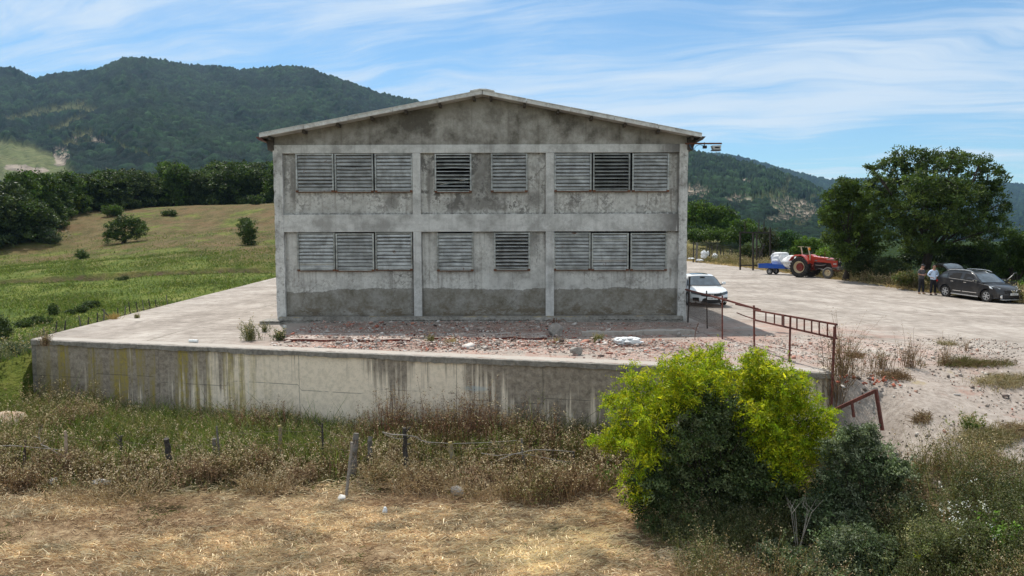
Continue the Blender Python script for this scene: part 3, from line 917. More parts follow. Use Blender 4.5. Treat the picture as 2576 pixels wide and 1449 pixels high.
    bump(t, t.m('ADD', t.m('MULTIPLY', c, .7), t.m('MULTIPLY', d, .3)), .45 if kind != 'plinth' else .9, .025 if kind != 'plinth' else .06)
    return m
Z_PL = fz(795)
Z_TB0 = fz(384.5)
Z_MB0, Z_MB1 = fz(582.8), fz(538.5)
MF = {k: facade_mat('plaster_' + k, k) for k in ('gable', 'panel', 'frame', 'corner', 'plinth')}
M_ZINC = None
def zinc_mat():
    m, t = new_mat('galvanised_sheet')
    P = pos(t)
    n = t.noise(P, 3.2, 6, .65); st = t.noise(t.scale(P, 1.2, 1, 7), 1.4, 5, .6)
    c = t.ramp(t.m('ADD', t.m('MULTIPLY', n, .5), t.m('MULTIPLY', st, .5)), [(.38, (.25, .25, .245)), (.5, (.39, .395, .39)), (.62, (.54, .545, .54))])
    ru = t.ss(t.noise(P, 1.6, 8, .78), .61, .66)
    rn = t.n('ShaderNodeObjectInfo').outputs['Random']
    c = t.mix(1.0, c, t.ramp(rn, [(0, (.62, .61, .59)), (1, (1.08, 1.07, 1.05))]), 'MULTIPLY')
    gr = t.ss(t.noise(t.scale(P, 3, 1, 1.2), 1.0, 6, .7), .50, .62)
    c = t.mix(t.m('MULTIPLY', gr, .38), c, (.15, .14, .12))
    c = t.mix(ru, c, (.13, .06, .035))
    t.link(c, t.p.inputs['Base Color'])
    t.p.inputs['Metallic'].default_value = .5
    t.put(t.p.inputs['Roughness'], t.m('ADD', .36, t.m('MULTIPLY', ru, .4)))
    bump(t, t.noise(P, 22, 4, .6), .15, .01)
    return m
M_ZINC = zinc_mat()
def rusty(name, a=(.16, .07, .04), b=(.07, .035, .025), rough=.85):
    m, t = new_mat(name)
    P = objc(t); n = t.noise(P, 6, 7, .7)
    t.link(t.ramp(n, [(.32, b), (.6, a), (.8, tuple(min(1, q * 1.6) for q in a))]), t.p.inputs['Base Color'])
    t.p.inputs['Roughness'].default_value = rough
    bump(t, t.noise(P, 60, 4, .7), .3, .005)
    return m
M_RUST = rusty('rusty_steel')
M_RUSTFRAME = simple('rust_stained_zinc', (.30, .30, .30), .6, .2, .3, 4, dirt=(.10, .045, .03), dirt_amt=.9)
M_ROOF = simple('fibre_cement_sheet', (.44, .43, .41), .85, 0, .22, 1.4, spec=.2, dirt=(.24, .22, .2), bmp=.3)
M_ROOFEDGE = simple('white_roof_trim', (.62, .61, .59), .8, 0, .18, 2.2, spec=.2, dirt=(.36, .34, .32), dirt_amt=.7)
M_DARKWOOD = simple('dark_rafter_wood', (.07, .058, .048), .9, 0, .4, 5)
M_GUTTER = simple('dark_red_gutter', (.10, .035, .03), .6, .1, .3, 4)

BX0, BX1 = fx(694, 600), fx(1727, 600)
BD = 62.0                                      # back of the building
Z_PL = fz(795)                                 # top of plinth
Z_TB0, Z_TB1 = fz(384.5), fz(363.5)            # top beam
Z_MB0, Z_MB1 = fz(582.8), fz(538.5)            # middle beam
RIDGE_X = fx(1212, 400)
bld = thing('livestock_building', 'two-storey grey plastered concrete building with louvred shutters, standing on the platform', 'building', ((BX0 + BX1) / 2, FY, 0))

def roof_z(x, Y=27.45, u_off=0):
    """underside height of the roof sheets at lateral position x"""
    zl, zr, zm = at(652, 345, Y).z, at(1766, 344, Y).z, at(1213, 236, Y).z
    xl, xr = at(652, 345, Y).x, at(1766, 344, Y).x
    xm = at(1213, 236, Y).x
    return zl + (zm - zl) * (x - xl) / (xm - xl) if x < xm else zr + (zm - zr) * (xr - x) / (xr - xm)
GX0, GX1 = BX0 + .02, BX1 - .02

# shutter rectangles measured on the photograph (u0,u1,v0,v1, open?)
UP = [(743, 838.5, 386, 482, 0), (841, 938.5, 386, 482.5, 0), (942, 1037, 385.5, 482, 0), (1093, 1186, 386, 483, 1), (1235, 1327, 385.5, 482, 0),
      (1394.5, 1488.5, 385.5, 480.5, 0), (1492, 1586, 385.5, 481, 1), (1591, 1684, 385.5, 481, 0)]
LO = [(747, 842, 585, 681, 0), (844, 940.5, 587, 681.5, 0), (943.5, 1037, 584.5, 679.5, 0), (1099, 1190.5, 587, 681, 0), (1242.5, 1333.5, 585, 680, 1),
      (1393, 1486, 585, 679, 0), (1488.5, 1582, 586, 680, 0), (1586.5, 1678.5, 586, 680, 0)]
def rect(u0, u1, v0, v1):
    p, q = at((u0 + u1) / 2, v0, FY), at((u0 + u1) / 2, v1, FY)
    vm = (v0 + v1) / 2
    return at(u0, vm, FY).x, at(u1, vm, FY).x, q.z, p.z
groups = [UP[0:3], [UP[3]], [UP[4]], UP[5:8], LO[0:3], [LO[3]], [LO[4]], LO[5:8]]
holes = []
for g in groups:
    rs = [rect(*q[:4]) for q in g]
    zt = Z_TB0 if g[0][2] < 500 else Z_MB0
    holes.append((min(r[0] for r in rs) + .035, max(r[1] for r in rs) - .035, min(r[2] for r in rs) + .04, zt))

def wall_holes(mb, x0, x1, z0, z1, y, depth, holes):
    xs = sorted({x0, x1, *[h[0] for h in holes], *[h[1] for h in holes]})
    zs = sorted({z0, z1, *[h[2] for h in holes], *[h[3] for h in holes]})
    xs = [q for q in xs if x0 <= q <= x1]; zs = [q for q in zs if z0 <= q <= z1]
    for a, b in zip(xs, xs[1:]):
        for c, d in zip(zs, zs[1:]):
            mx, mz = (a + b) / 2, (c + d) / 2
            if any(h[0] < mx < h[1] and h[2] < mz < h[3] for h in holes): continue
            mb.quad((a, y, c), (b, y, c), (b, y, d), (a, y, d))
            mb.quad((a, y + depth, c), (a, y + depth, d), (b, y + depth, d), (b, y + depth, c))
    for h in holes:
        a, b, c, d = h
        c = max(c, z0); d = min(d, z1)
        for q in (((a, c), (b, c)), ((b, c), (b, d)), ((b, d), (a, d)), ((a, d), (a, c))):
            (p1, q1), (p2, q2) = q
            mb.quad((p1, y, q1), (p1, y + depth, q1), (p2, y + depth, q2), (p2, y, q2))

py_ = FY + REC
mb = MB()
wall_holes(mb, GX0 + .1, GX1 - .1, -.05, Z_TB0 + .05, py_, .22, holes)
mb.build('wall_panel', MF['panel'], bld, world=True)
# gable
mb = MB()
zt = [(GX0, Z_TB1 - .004), (GX1, Z_TB1 - .004)]
pts = [(GX0 + .004, Z_TB1), (GX1 - .004, Z_TB1)] + [(x, roof_z(x) + .0) for x in (GX1 - .004, RIDGE_X, GX0 + .004)]
mb.prism(pts, FY + .035, FY + .3)
mb.build('gable_wall', MF['gable'], bld, world=True)
# beams
mb = MB()
cx = [fx(714.5), fx(1707)]
mb.box(cx[0] - .02, cx[1] + .02, FY, FY + .34, Z_TB0, Z_TB1)
mb.build('upper_beam', MF['frame'], bld, world=True, bevel=.012)
mb = MB()
mb.box(cx[0] - .02, cx[1] + .02, FY + .002, FY + .34, Z_MB0, Z_MB1)
mb.build('middle_beam', MF['frame'], bld, world=True, bevel=.012)
for (u0, u1) in ((1039.5, 1059.5), (1373, 1394)):
    mb = MB()
    a, b = fx(u0), fx(u1)
    for (z0, z1) in ((Z_PL - .02, Z_MB0 - .001), (Z_MB1 + .001, Z_TB0 - .001)):
        mb.box(a, b, FY + .004, FY + .3, z0, z1)
    mb.build('pilaster', MF['frame'], bld, world=True, bevel=.012)
for (u0, u1, ob) in ((692.5, 714.5, 0), (1707, 1728, 1)):
    mb = MB()
    a, b = fx(u0), fx(u1)
    n = 26
    # slightly uneven arris, chipped here and there
    vs, fs = [], []
    for k in range(n + 1):
        z = -.05 + (Z_TB1 + .05) * k / n
        j = [random.uniform(-.012, .012) for _ in range(4)]
        vs += [(a + j[0], FY - .015 + j[1] * .5, z), (b + j[2], FY - .015 + j[3] * .5, z), (b + j[2] * .5, FY + .42, z), (a + j[0] * .5, FY + .42, z)]
    for k in range(n):
        for q in range(4):
            q2 = (q + 1) % 4
            fs.append((k * 4 + q, k * 4 + q2, k * 4 + 4 + q2, k * 4 + 4 + q))
    fs.append((0, 3, 2, 1)); fs.append((4 * n, 4 * n + 1, 4 * n + 2, 4 * n + 3))
    mb.add(vs, fs)
    mb.build('corner_column', MF['corner'], bld, world=True)
# plinth with a chipped face
vs, fs = [], []
n = 120
xa, xb_ = fx(700) + .02, fx(1718)
for k in range(n + 1):
    x = xa + (xb_ - xa) * k / n
    w = .22 + .05 * math.sin(x * 1.3) + random.uniform(-.02, .02) - (.04 if random.random() < .12 else 0)
    e = random.uniform(-.02, .012)
    vs += [(x, FY - w - .04, -.04), (x, FY - w, .12 + e), (x, FY - w + .05, Z_PL + e * .6), (x, FY + .2, Z_PL + .002)]
for k in range(n):
    for q in range(3):
        fs.append((k * 4 + q, k * 4 + 4 + q, k * 4 + 5 + q, k * 4 + 1 + q))
fs.append((0, 1, 2, 3)); fs.append((4 * n + 3, 4 * n + 2, 4 * n + 1, 4 * n))
mb = MB(); mb.add(vs, fs)
mb.build('plinth', MF['plinth'], bld, world=True)
mb = MB(); mb.box(fx(650, 805, 27.2), fx(701, 805, 27.2), 27.3, 28.2, -.02, .13)
mb.build('doorstep', MF['plinth'], bld, world=True, bevel=.02)
# side and back walls, floor slab
mb = MB()
for x0, x1 in ((GX0, GX0 + .22), (GX1 - .22, GX1)):
    mb.box(x0, x1, FY + .43, BD, -.05, Z_TB1 + .12)
mb.build('side_wall', MF['frame'], bld, world=True)
mb = MB()
zb = Z_TB1 + .12
mb.prism([(GX0, -.05), (GX1, -.05), (GX1, zb), (RIDGE_X, roof_z(RIDGE_X) - .03), (GX0, zb)], BD + .002, BD + .22)
mb.build('back_wall', MF['frame'], bld, world=True)
for k in range(1, 8):
    y = FY + .2 + k * 4.2
    for x0, x1 in ((GX0 - .06, GX0 + .1), (GX1 - .1, GX1 + .06)):
        mb = MB(); mb.box(x0, x1, y - .18, y + .18, -.04, Z_TB1 + .08)
        mb.build('side_pier', MF['frame'], bld, world=True)
mb = MB(); mb.box(GX0 + .25, GX1 - .25, FY + .4, BD - .1, Z_MB0 + .3, Z_MB1 - .1)
mb.build('storey_floor', MF['frame'], bld, world=True)

# roof: two corrugated slopes and a ridge cap
Y0r, Y1r = 27.45, BD + .5
xl, xr = at(652, 345, Y0r).x, at(1766, 344, Y0r).x
xm = at(1213, 236, Y0r).x
for (xe, nm) in ((xl, 'roof'), (xr, 'roof')):
    ze, zm_ = roof_z(xe) + .001, roof_z(xm)
    L = 60
    ny = 340
    vs, fs = [], []
    ys = np.linspace(Y0r + .10, Y1r, ny)
    for j, yv in enumerate(ys):
        h = .028 * math.sin(2 * PI * (yv - Y0r) / .177)
        for (xx, zz) in ((xe, ze), ((xe + xm) / 2, (ze + zm_) / 2 + .005), (xm, zm_)):
            vs.append((xx, yv, zz + .085 + h))
    for j in range(ny - 1):
        for q in range(2):
            fs.append((j * 3 + q, j * 3 + q + 1, j * 3 + q + 4, j * 3 + q + 3))
    mb = MB(); mb.add(vs, fs)
    mb.prism([(xe, ze + .0), (xm, zm_ + .0), (xm, zm_ + .05), (xe, ze + .05)], Y0r + .1, Y1r)
    ro = mb.build(nm, M_ROOF, bld, world=True)
    # front edge trim, with a pale lip added for the sunlit sheet tops
    mb = MB()
    npc = 5
    for k in range(npc):
        f0, f1 = k / npc, (k + 1) / npc - .002
        a0, a1 = xe + (xm - xe) * f0, xe + (xm - xe) * f1
        b0, b1 = ze + (zm_ - ze) * f0, ze + (zm_ - ze) * f1
        j = random.uniform(-.008, .008)
        mb.prism([(a0, b0 - .01 + j), (a1, b1 - .01 + j), (a1, b1 + .125 + j), (a0, b0 + .125 + j)], Y0r + random.uniform(-.008, .008), Y0r + .099)
        mb.prism([(a0, b0 + .126 + j), (a1, b1 + .126 + j), (a1, b1 + .146 + j), (a0, b0 + .146 + j)], Y0r - .02, Y0r + .3)
    mb.build('verge_trim', M_ROOFEDGE, bld, world=True)
mb = MB()
zr_ = roof_z(xm)
mb.prism([(xm - .46, zr_ + .075), (xm - .44, zr_ + .125), (xm - .12, zr_ + .185), (xm + .12, zr_ + .185), (xm + .44, zr_ + .125), (xm + .46, zr_ + .075), (xm, zr_ + .14)], Y0r - .035, Y1r)
mb.build('ridge_cap', M_ROOFEDGE, bld, world=True, bevel=.01)
# purlin ends poking out under the verge
for k in range(13):
    f = (k + .5) / 13
    for xe in (xl, xr):
        if k % 2 == 0:
            x = xe + (xm - xe) * f
            z = roof_z(x)
            mb = MB(); mb.box(x - .045, x + .045, Y0r + .14, FY + .5, z - .125, z - .012)
            mb.build('purlin', M_DARKWOOD, bld, world=True)
# eaves boxes and gutters along the sides
for sgn, u_, mt in ((-1, 0, M_GUTTER), (1, 1, M_DARKWOOD)):
    xe = xl if sgn < 0 else xr
    xw = GX0 if sgn < 0 else GX1
    ze = roof_z(xe)
    mb = MB()
    mb.prism([(xe - sgn * .02, ze - .02), (xw, ze - .05), (xw, ze - .42), (xw + sgn * .22, ze - .42), (xw + sgn * .22, ze - .33), (xe - sgn * .1, ze - .10)], FY - .08, BD)
    mb.build('eaves_soffit', M_DARKWOOD, bld, world=True)
    mb = MB()
    mb.prism([(xe + sgn * .00, ze + .03), (xe + sgn * .16, ze + .02), (xe + sgn * .05, ze - .10), (xe - sgn * .14, ze - .12)], FY - .48, BD)
    mb.build('gutter', mt, bld, world=True)

# ---------- shutters
def shutter(r, is_open, lean, worn):
    x0, x1, z0, z1 = r
    yf = FY + REC - .05
    fw = .062
    mb = MB()
    mb.box(x0, x0 + fw, yf - .05, yf + .06, z0, z1)
    mb.box(x1 - fw, x1, yf - .05, yf + .06, z0, z1)
    mb.box(x0 + fw, x1 - fw, yf - .048, yf + .06, z1 - fw * .8, z1 - .002)
    mb.box(x0 + fw, x1 - fw, yf - .048, yf + .06, z0 + .002, z0 + fw * .7)
    fr = mb.build('shutter', M_ZINC, bld, world=True, bevel=.006, seg=1)
    mb = MB()
    mb.box(x0 - .01, x0 + .10, yf - .057, yf - .051, z0 - .012, z0 + .05)
    mb.box(x1 - .10, x1 + .01, yf - .057, yf - .051, z0 - .012, z0 + .05)
    mb.box(x0 + .0, x1 - .0, yf - .054, yf + .03, z0 - .028, z0 - .002)
    mb.build('rusty_corner', M_RUST, fr, world=True)
    mb = MB()
    n = 10
    zz0, zz1 = z0 + fw * .72, z1 - fw * .82
    h = (zz1 - zz0) / n
    for k in range(n):
        zc = zz0 + h * (k + .5)
        ang = (R(47) if is_open else R(12)) + random.gauss(0, .035 if not is_open else .05) + (R(random.choice((9, 14, -9))) if random.random() < worn else 0)
        w = h * 1.12
        a, b = Vector((0, -math.sin(ang), -math.cos(ang))), Vector((0, math.cos(ang), -math.sin(ang)))
        # slat: flat blade with turned lip, lower edge outward
        sec = []
        for (s_, o_) in ((-.52, .020), (-.44, .002), (-.1, -.006), (.30, .0), (.45, -.016), (.5, -.006)):
            p = a * (s_ * w) + b * (-o_ * -1)
            sec.append((yf + p.y, zc + p.z))
        sag = random.gauss(0, .005) * (3 if random.random() < .12 else 1)
        vs, fs = [], []
        for xx, dz in ((x0 + fw + .002, 0), ((x0 + x1) / 2, sag), (x1 - fw - .002, random.gauss(0, .004))):
            for (yy, z_) in sec: vs.append((xx, yy, z_ + dz))
            for (yy, z_) in sec[::-1]: vs.append((xx, yy + .004, z_ + dz + .003))
        m_ = 2 * len(sec)
        for i in range(2):
            for q in range(m_):
                q2 = (q + 1) % m_
                fs.append((i * m_ + q, i * m_ + q2, (i + 1) * m_ + q2, (i + 1) * m_ + q))
        mb.add(vs, fs)
    mb.build('slats', M_ZINC, fr, world=True)
for i, q in enumerate(UP + LO):
    shutter(rect(*q[:4]), q[4], 0, .15 if i not in (1, 4, 5) else .3)

# ---------- floodlight on its bracket at the right-hand eaves
M_BLACKMETAL = simple('black_painted_metal', (.02, .02, .023), .5, .3, .2, 4)
M_LAMPGREY = simple('grey_lamp_housing', (.46, .46, .45), .5, .2, .15, 6, dirt=(.2, .17, .15))
M_BLUECABLE = simple('blue_cable', (.03, .17, .33), .5)
LY = 27.85
p = lambda u, v: at(u, v, LY)
fl_ = thing('floodlight', 'outdoor floodlight on a horizontal arm sticking out under the right eaves', 'floodlight', tuple(p(1738, 362)))
mb = MB(); mb.beam(p(1724, 361.2), p(1815.5, 361.0), .05, .055)
mb.build('bracket_arm', M_RUST, fl_, world=True)
mb = MB()
a, b, c, d = p(1791, 366), p(1814.5, 365), p(1812.5, 377), p(1795, 377.5)
pol = [(q.x, q.z) for q in (a, b, c, d)]
mb.prism(pol, LY - .02, LY + .22)
lh = mb.build('lamp_head', M_LAMPGREY, fl_, world=True, bevel=.012)
mb = MB()
q0, q1 = p(1798, 369.2), p(1810, 372.8)
mb.box(q0.x, q1.x, LY - .034, LY - .0205, q1.z, q0.z)
mb.build('lens', M_BLACKMETAL, lh, world=True)
mb = MB()
q0, q1 = p(1791.5, 376.5), p(1813.5, 379)
mb.box(q0.x, q1.x, LY - .05, LY + .22, q1.z, q0.z - .004)
mb.build('lamp_rim', M_BLACKMETAL, lh, world=True)
mb = MB()
q0, q1 = p(1769.5, 366), p(1778.5, 373)
mb.box(q0.x, q1.x, LY, LY + .12, q1.z, q0.z); mb.box(q0.x + .03, q0.x + .06, LY + .03, LY + .06, q0.z, p(0, 363).z)
mb.build('sensor_box', M_BLACKMETAL, fl_, world=True)
mb = MB()
cp = [(1735, 363), (1736.5, 369), (1740, 374.5), (1744.5, 375.5), (1748, 372), (1751, 367.5), (1757, 364.5), (1763, 364.5), (1769.5, 366.5)]
mb.tube([p(*q) for q in cp], .011, 6)
mb.build('cable', M_BLUECABLE, fl_, world=True)
mb = MB(); mb.tube([p(1801.5, 378), p(1801.3, 391)], .007, 5)
mb.build('hanging_wire', M_LAMPGREY, fl_, world=True)
# ============================================================ vehicles
M_TYRE = simple('tyre_rubber', (.022, .021, .021), .85, 0, .25, 8, spec=.2, dirt=(.10, .09, .075), dirt_amt=.6)
M_TYREDUST = simple('dusty_tyre_rubber', (.10, .095, .088), .9, 0, .25, 6, spec=.15, dirt=(.17, .155, .135), dirt_amt=.6)
M_ALLOY = simple('alloy_rim', (.55, .56, .57), .35, .6, .1, 5)
M_BLACKPLASTIC = simple('black_plastic', (.016, .016, .018), .55, 0, .2, 5)
M_DARKVOID = simple('dark_cabin', (.008, .008, .009), .9, 0, .2, 5)
M_CHROME = simple('chrome_trim', (.72, .73, .74), .22, .9, .06, 5)
M_PLATE = simple('plate_white', (.66, .67, .66), .5, 0, .05, 5)
M_PLATEINK = simple('plate_black_letters', (.03, .03, .035), .6)
def paint(name, col, dust, amt):
    m, t = new_mat(name)
    P = objc(t); n = t.noise(P, 2.2, 7, .7); z = t.xyz(P)[2]
    f = t.m('MULTIPLY', t.ss(t.m('SUBTRACT', n, t.m('MULTIPLY', z, .07)), .42, .68), amt)
    t.link(t.mix(f, col, dust), t.p.inputs['Base Color'])
    t.put(t.p.inputs['Roughness'], t.m('ADD', .28, t.m('MULTIPLY', f, .9)))
    t.p.inputs['Coat Weight'].default_value = .6; t.p.inputs['Coat Roughness'].default_value = .12
    return m
M_BLACKPAINT = paint('black_car_paint', (.014, .014, .016), (.075, .068, .062), .55)
M_WHITEPAINT = paint('white_car_paint', (.74, .755, .77), (.50, .48, .44), .25)
def glass(name, col=(.03, .04, .045), rough=.06):
    m, t = new_mat(name)
    n = t.noise(objc(t), 3, 5, .6)
    t.link(t.mix(t.ss(n, .4, .7), col, tuple(c * 1.8 for c in col)), t.p.inputs['Base Color'])
    t.p.inputs['Roughness'].default_value = rough
    t.p.inputs['Specular IOR Level'].default_value = .9
    return m
M_GLASS_BLUE = glass("sky_reflecting_glass", (.05, .065, .08), .05)
M_GLASS = glass('tinted_glass'); M_LAMPGLASS = glass('headlamp_glass', (.55, .58, .6), .12)
M_REDLAMP = simple('red_tail_lamp', (.40, .02, .02), .25)

def prof_solid(poly, w, deform, nsl=9, name='body'):
    """side outline (x,z) extruded across the width in slices and shaped by deform(x,y,z)"""
    mb = MB()
    ys = [w * q for q in np.linspace(-1, 1, nsl)]
    n = len(poly)
    vs = []
    for y in ys:
        for (x, z) in poly: vs.append(deform(x, y, z))
    fs = []
    for j in range(nsl - 1):
        for i in range(n):
            i2 = (i + 1) % n
            fs.append((j * n + i, j * n + i2, (j + 1) * n + i2, (j + 1) * n + i))
    fs.append(tuple(range(n))[::-1]); fs.append(tuple((nsl - 1) * n + i for i in range(n)))
    mb.add(vs, fs)
    return mb
def arc(cx, cz, r, a0, a1, n):
    return [(cx + r * math.cos(R(a0 + (a1 - a0) * k / n)), cz + r * math.sin(R(a0 + (a1 - a0) * k / n))) for k in range(n + 1)]
def wheel(par, name, x, y, r, wd, side, spokes, tyre_mat=M_TYRE, rim_mat=M_ALLOY, rimf=.66):
    """car wheel: tyre > rim; side = -1 or +1 is the outer face"""
    c = Vector((x, y, r)); ax = Vector((0, side, 0))
    mb = MB()
    h = wd / 2
    mb.lathe(c, ax, [(-h, r * rimf), (-h, r * .93), (-h * .75, r * .99), (-h * .3, r), (h * .3, r), (h * .75, r * .985), (h, r * .92), (h * 1.0, r * rimf * 1.08), (h * .86, r * rimf)], 32)
    ty = mb.build(name, tyre_mat, par, smooth=False, auto=40)
    mb = MB()
    mb.lathe(c, ax, [(h * .86, r * rimf), (h * .88, r * rimf * .93), (h * .35, r * rimf * .9), (h * .3, .0)], 28)
    for k in range(spokes):
        a = 2 * PI * k / spokes + .3
        d = Vector((math.cos(a), 0, math.sin(a))); s = Vector((-math.sin(a), 0, math.cos(a)))
        p0 = c + ax * (h * .80) + d * (r * .10); p1 = c + ax * (h * .74) + d * (r * rimf * .95)
        M = Matrix((d, s, ax)).transposed()
        mb.obox((p0 + p1) / 2, ((p1 - p0).length, r * .15, .03), M)
    mb.lathe(c, ax, [(h * .3, r * .17), (h * .9, r * .16), (h * .95, r * .10), (h * .95, 0)], 16)
    rm = mb.build('rim', rim_mat, ty, auto=35)
    mb = MB(); mb.lathe(c, ax, [(h * .31, r * rimf * .88), (h * .36, r * rimf * .86), (h * .36, 0)], 20)
    mb.build('brake_disc', M_BLACKPLASTIC, ty)
    return ty
def text_mesh(name, body, size, mat, parent, M, ext=.002, align='CENTER', font_scale_x=1.0):
    cu = bpy.data.curves.new(name + '_c', 'FONT')
    cu.body = body; cu.size = size; cu.extrude = ext; cu.align_x = align; cu.align_y = 'CENTER'; cu.resolution_u = 2
    tmp = bpy.data.objects.new(name + '_t', cu)
    COL.objects.link(tmp)
    dg = bpy.context.evaluated_depsgraph_get()
    me = bpy.data.meshes.new_from_object(tmp.evaluated_get(dg))
    bpy.data.objects.remove(tmp)
    me.transform(M @ Matrix.Diagonal((font_scale_x, 1, 1, 1)))
    me.name = name
    me.materials.clear(); me.materials.append(mat)
    o = bpy.data.objects.new(name, me); COL.objects.link(o)
    if parent: o.parent = parent
    return o

# ---------- black crossover with its boot open (x forward, y left, z up; origin between the wheels' axles on the ground)
def black_suv(loc, rz, pitch):
    L, W = 4.54, .885
    root = thing('parked_car', 'dusty black crossover with its tailgate raised, parked beside two men', 'car', loc, rot=(0, pitch, rz))
    RX, FX, RW = .86, 3.62, .345
    lower = [(.10, .42), (.02, .56), (.02, .80), (.06, 1.02), (.16, 1.12), (1.2, 1.10), (2.4, 1.06), (3.28, 1.02), (3.6, 1.0), (3.95, .945), (4.25, .85), (4.42, .74), (4.52, .60), (4.54, .42), (4.50, .27), (4.40, .22), (4.03, .22)]
    lower += arc(FX, RW, .405, -15, 195, 12)[0:]
    lower += [(3.2, .22), (1.30, .24)]
    lower += arc(RX, RW, .405, -15, 195, 12)
    lower += [(.30, .27)]
    def dl(x, y, z):
        q = abs(y) / W
        k = 1 - .05 * sst(z, .75, 1.05) - .06 * (1 - sst(z, .2, .5))
        k *= 1 - .10 * float(sst(x, 3.9, 4.54)) - .05 * float(sst(x, .5, 0))
        # bulging arches
        for ax in (RX, FX):
            k += .022 * math.exp(-((x - ax) / .42) ** 2) * (1 if z < .9 else .4)
        xx = x - (.34 * q ** 2.6) * float(sst(x, 3.6, 4.5)) + (.16 * q ** 3) * float(sst(x, .7, 0))
        zz = z - (.05 * q ** 2 if z > .9 and x > 3.2 else 0)
        return (xx, y * float(k), zz)
    body = prof_solid(lower, W, dl, 13).build('body', M_BLACKPAINT, root, auto=32, bevel=.02, seg=2)
    # greenhouse
    gh = [(.14, 1.10), (.30, 1.30), (.48, 1.46), (.72, 1.545), (1.2, 1.60), (1.9, 1.605), (2.35, 1.565), (2.66, 1.48), (3.05, 1.25), (3.42, 1.0), (2.4, 1.05), (1.2, 1.09)]
    def dg(x, y, z):
        q = abs(y) / W
        k = .945 - .25 * max(0, min(1, (z - 1.05) / .55)) ** 1.2
        xx = x - .20 * q ** 2.2 * float(sst(x, 2.4, 3.2)) + .08 * q ** 2 * float(sst(x, .8, .2))
        zz = z - .035 * q ** 2 * (1 if z > 1.4 else 0)
        return (xx, y * k, zz)
    prof_solid(gh, W, dg, 13).build('roof', M_BLACKPAINT, root, auto=32, bevel=.015)
    def side_patch(nm, poly, mat, off=.006, parent=body, sides=(-1, 1), d=dg):
        for sd in sides:
            mb = MB()
            vs = []
            for (x, z) in poly:
                p = Vector(d(x, sd * W, z)); vs.append((p.x, p.y + sd * off, p.z))
            for (x, z) in poly:
                p = Vector(d(x, sd * W, z)); vs.append((p.x, p.y + sd * (off - .02), p.z))
            n = len(poly)
            mb.add(vs, [tuple(range(n)), tuple(range(2 * n - 1, n - 1, -1))] + [(i, (i + 1) % n, (i + 1) % n + n, i + n) for i in range(n)])
            mb.build(nm, mat, parent)
    side_patch('window', [(1.10, 1.145), (1.02, 1.25), (1.16, 1.43), (1.42, 1.49), (1.80, 1.50), (1.80, 1.12)], M_DARKVOID)
    side_patch('window', [(2.02, 1.115), (2.02, 1.495), (2.32, 1.475), (2.56, 1.40), (2.80, 1.24), (2.92, 1.09)], M_DARKVOID)
    side_patch('window', [(.42, 1.17), (.50, 1.27), (.86, 1.38), (.90, 1.16)], M_GLASS)
    # windscreen
    def screen(nm, xa, za, xb, zb, wf, mat, parent, nn=9, off=.012):
        mb = MB(); vs = []
        for (x, z) in ((xa, za), ((xa + xb) / 2, (za + zb) / 2 + .004), (xb, zb)):
            for k in range(nn):
                y = W * wf * (2 * k / (nn - 1) - 1)
                p = Vector(dg(x, y, z))
                vs.append((p.x + off * .6, p.y, p.z + off))
        fs = [(j * nn + k, j * nn + k + 1, (j + 1) * nn + k + 1, (j + 1) * nn + k) for j in range(2) for k in range(nn - 1)]
        mb.add(vs, fs); return mb.build(nm, mat, parent, smooth=True)
    screen('windscreen', 2.70, 1.465, 3.36, 1.045, .90, M_GLASS_BLUE, body)
    # raised tailgate
    hx, hz = .66, 1.575
    mb = MB(); vs = []
    tg = [(0, 0), (-.22, .20), (-.48, .32), (-.74, .34), (-.94, .26), (-1.04, .12)]
    nn = 9
    for lay in (0, 1):
        for (x, z) in tg:
            for k in range(nn):
                q = 2 * k / (nn - 1) - 1
                y = q * (.60 + .08 * min(1, -x)) ; 
                vs.append((hx + x + (.05 * q * q if lay == 0 else .05 * q * q + .02), y, hz + z - .05 * q * q - lay * .055))
    m_ = len(tg) * nn
    fs = []
    for lay in (0, 1):
        for j in range(len(tg) - 1):
            for k in range(nn - 1):
                f = (lay * m_ + j * nn + k, lay * m_ + j * nn + k + 1, lay * m_ + (j + 1) * nn + k + 1, lay * m_ + (j + 1) * nn + k)
                fs.append(f if lay == 0 else f[::-1])
    for j in range(len(tg) - 1):
        for k in (0, nn - 1): fs.append((j * nn + k, (j + 1) * nn + k, m_ + (j + 1) * nn + k, m_ + j * nn + k))
    for j in (0, len(tg) - 1):
        for k in range(nn - 1): fs.append((j * nn + k, j * nn + k + 1, m_ + j * nn + k + 1, m_ + j * nn + k))
    mb.add(vs, fs)
    gate = mb.build('tailgate', M_BLACKPAINT, root, smooth=False, auto=40)
    mb = MB(); vs = []
    for (x, z) in ((-.06, .065), (-.22, .21), (-.46, .322)):
        for k in range(nn):
            q = 2 * k / (nn - 1) - 1
            vs.append((hx + x + .05 * q * q, q * .52, hz + z - .05 * q * q + .008))
    mb.add(vs, [(j * nn + k, j * nn + k + 1, (j + 1) * nn + k + 1, (j + 1) * nn + k) for j in range(2) for k in range(nn - 1)])
    mb.build('rear_window', M_GLASS_BLUE, gate, smooth=True)
    mb = MB(); mb.box(hx - 1.02, hx - .90, -.60, -.48, hz + .10, hz + .17)
    mb.build('tail_lamp', M_REDLAMP, gate, bevel=.01)
    mb = MB(); mb.box(.0, .06, -.60, .60, .62, 1.06); mb.build('boot_shade_box', M_DARKVOID, body)  # dark box on the closed body stands in for the unlit boot
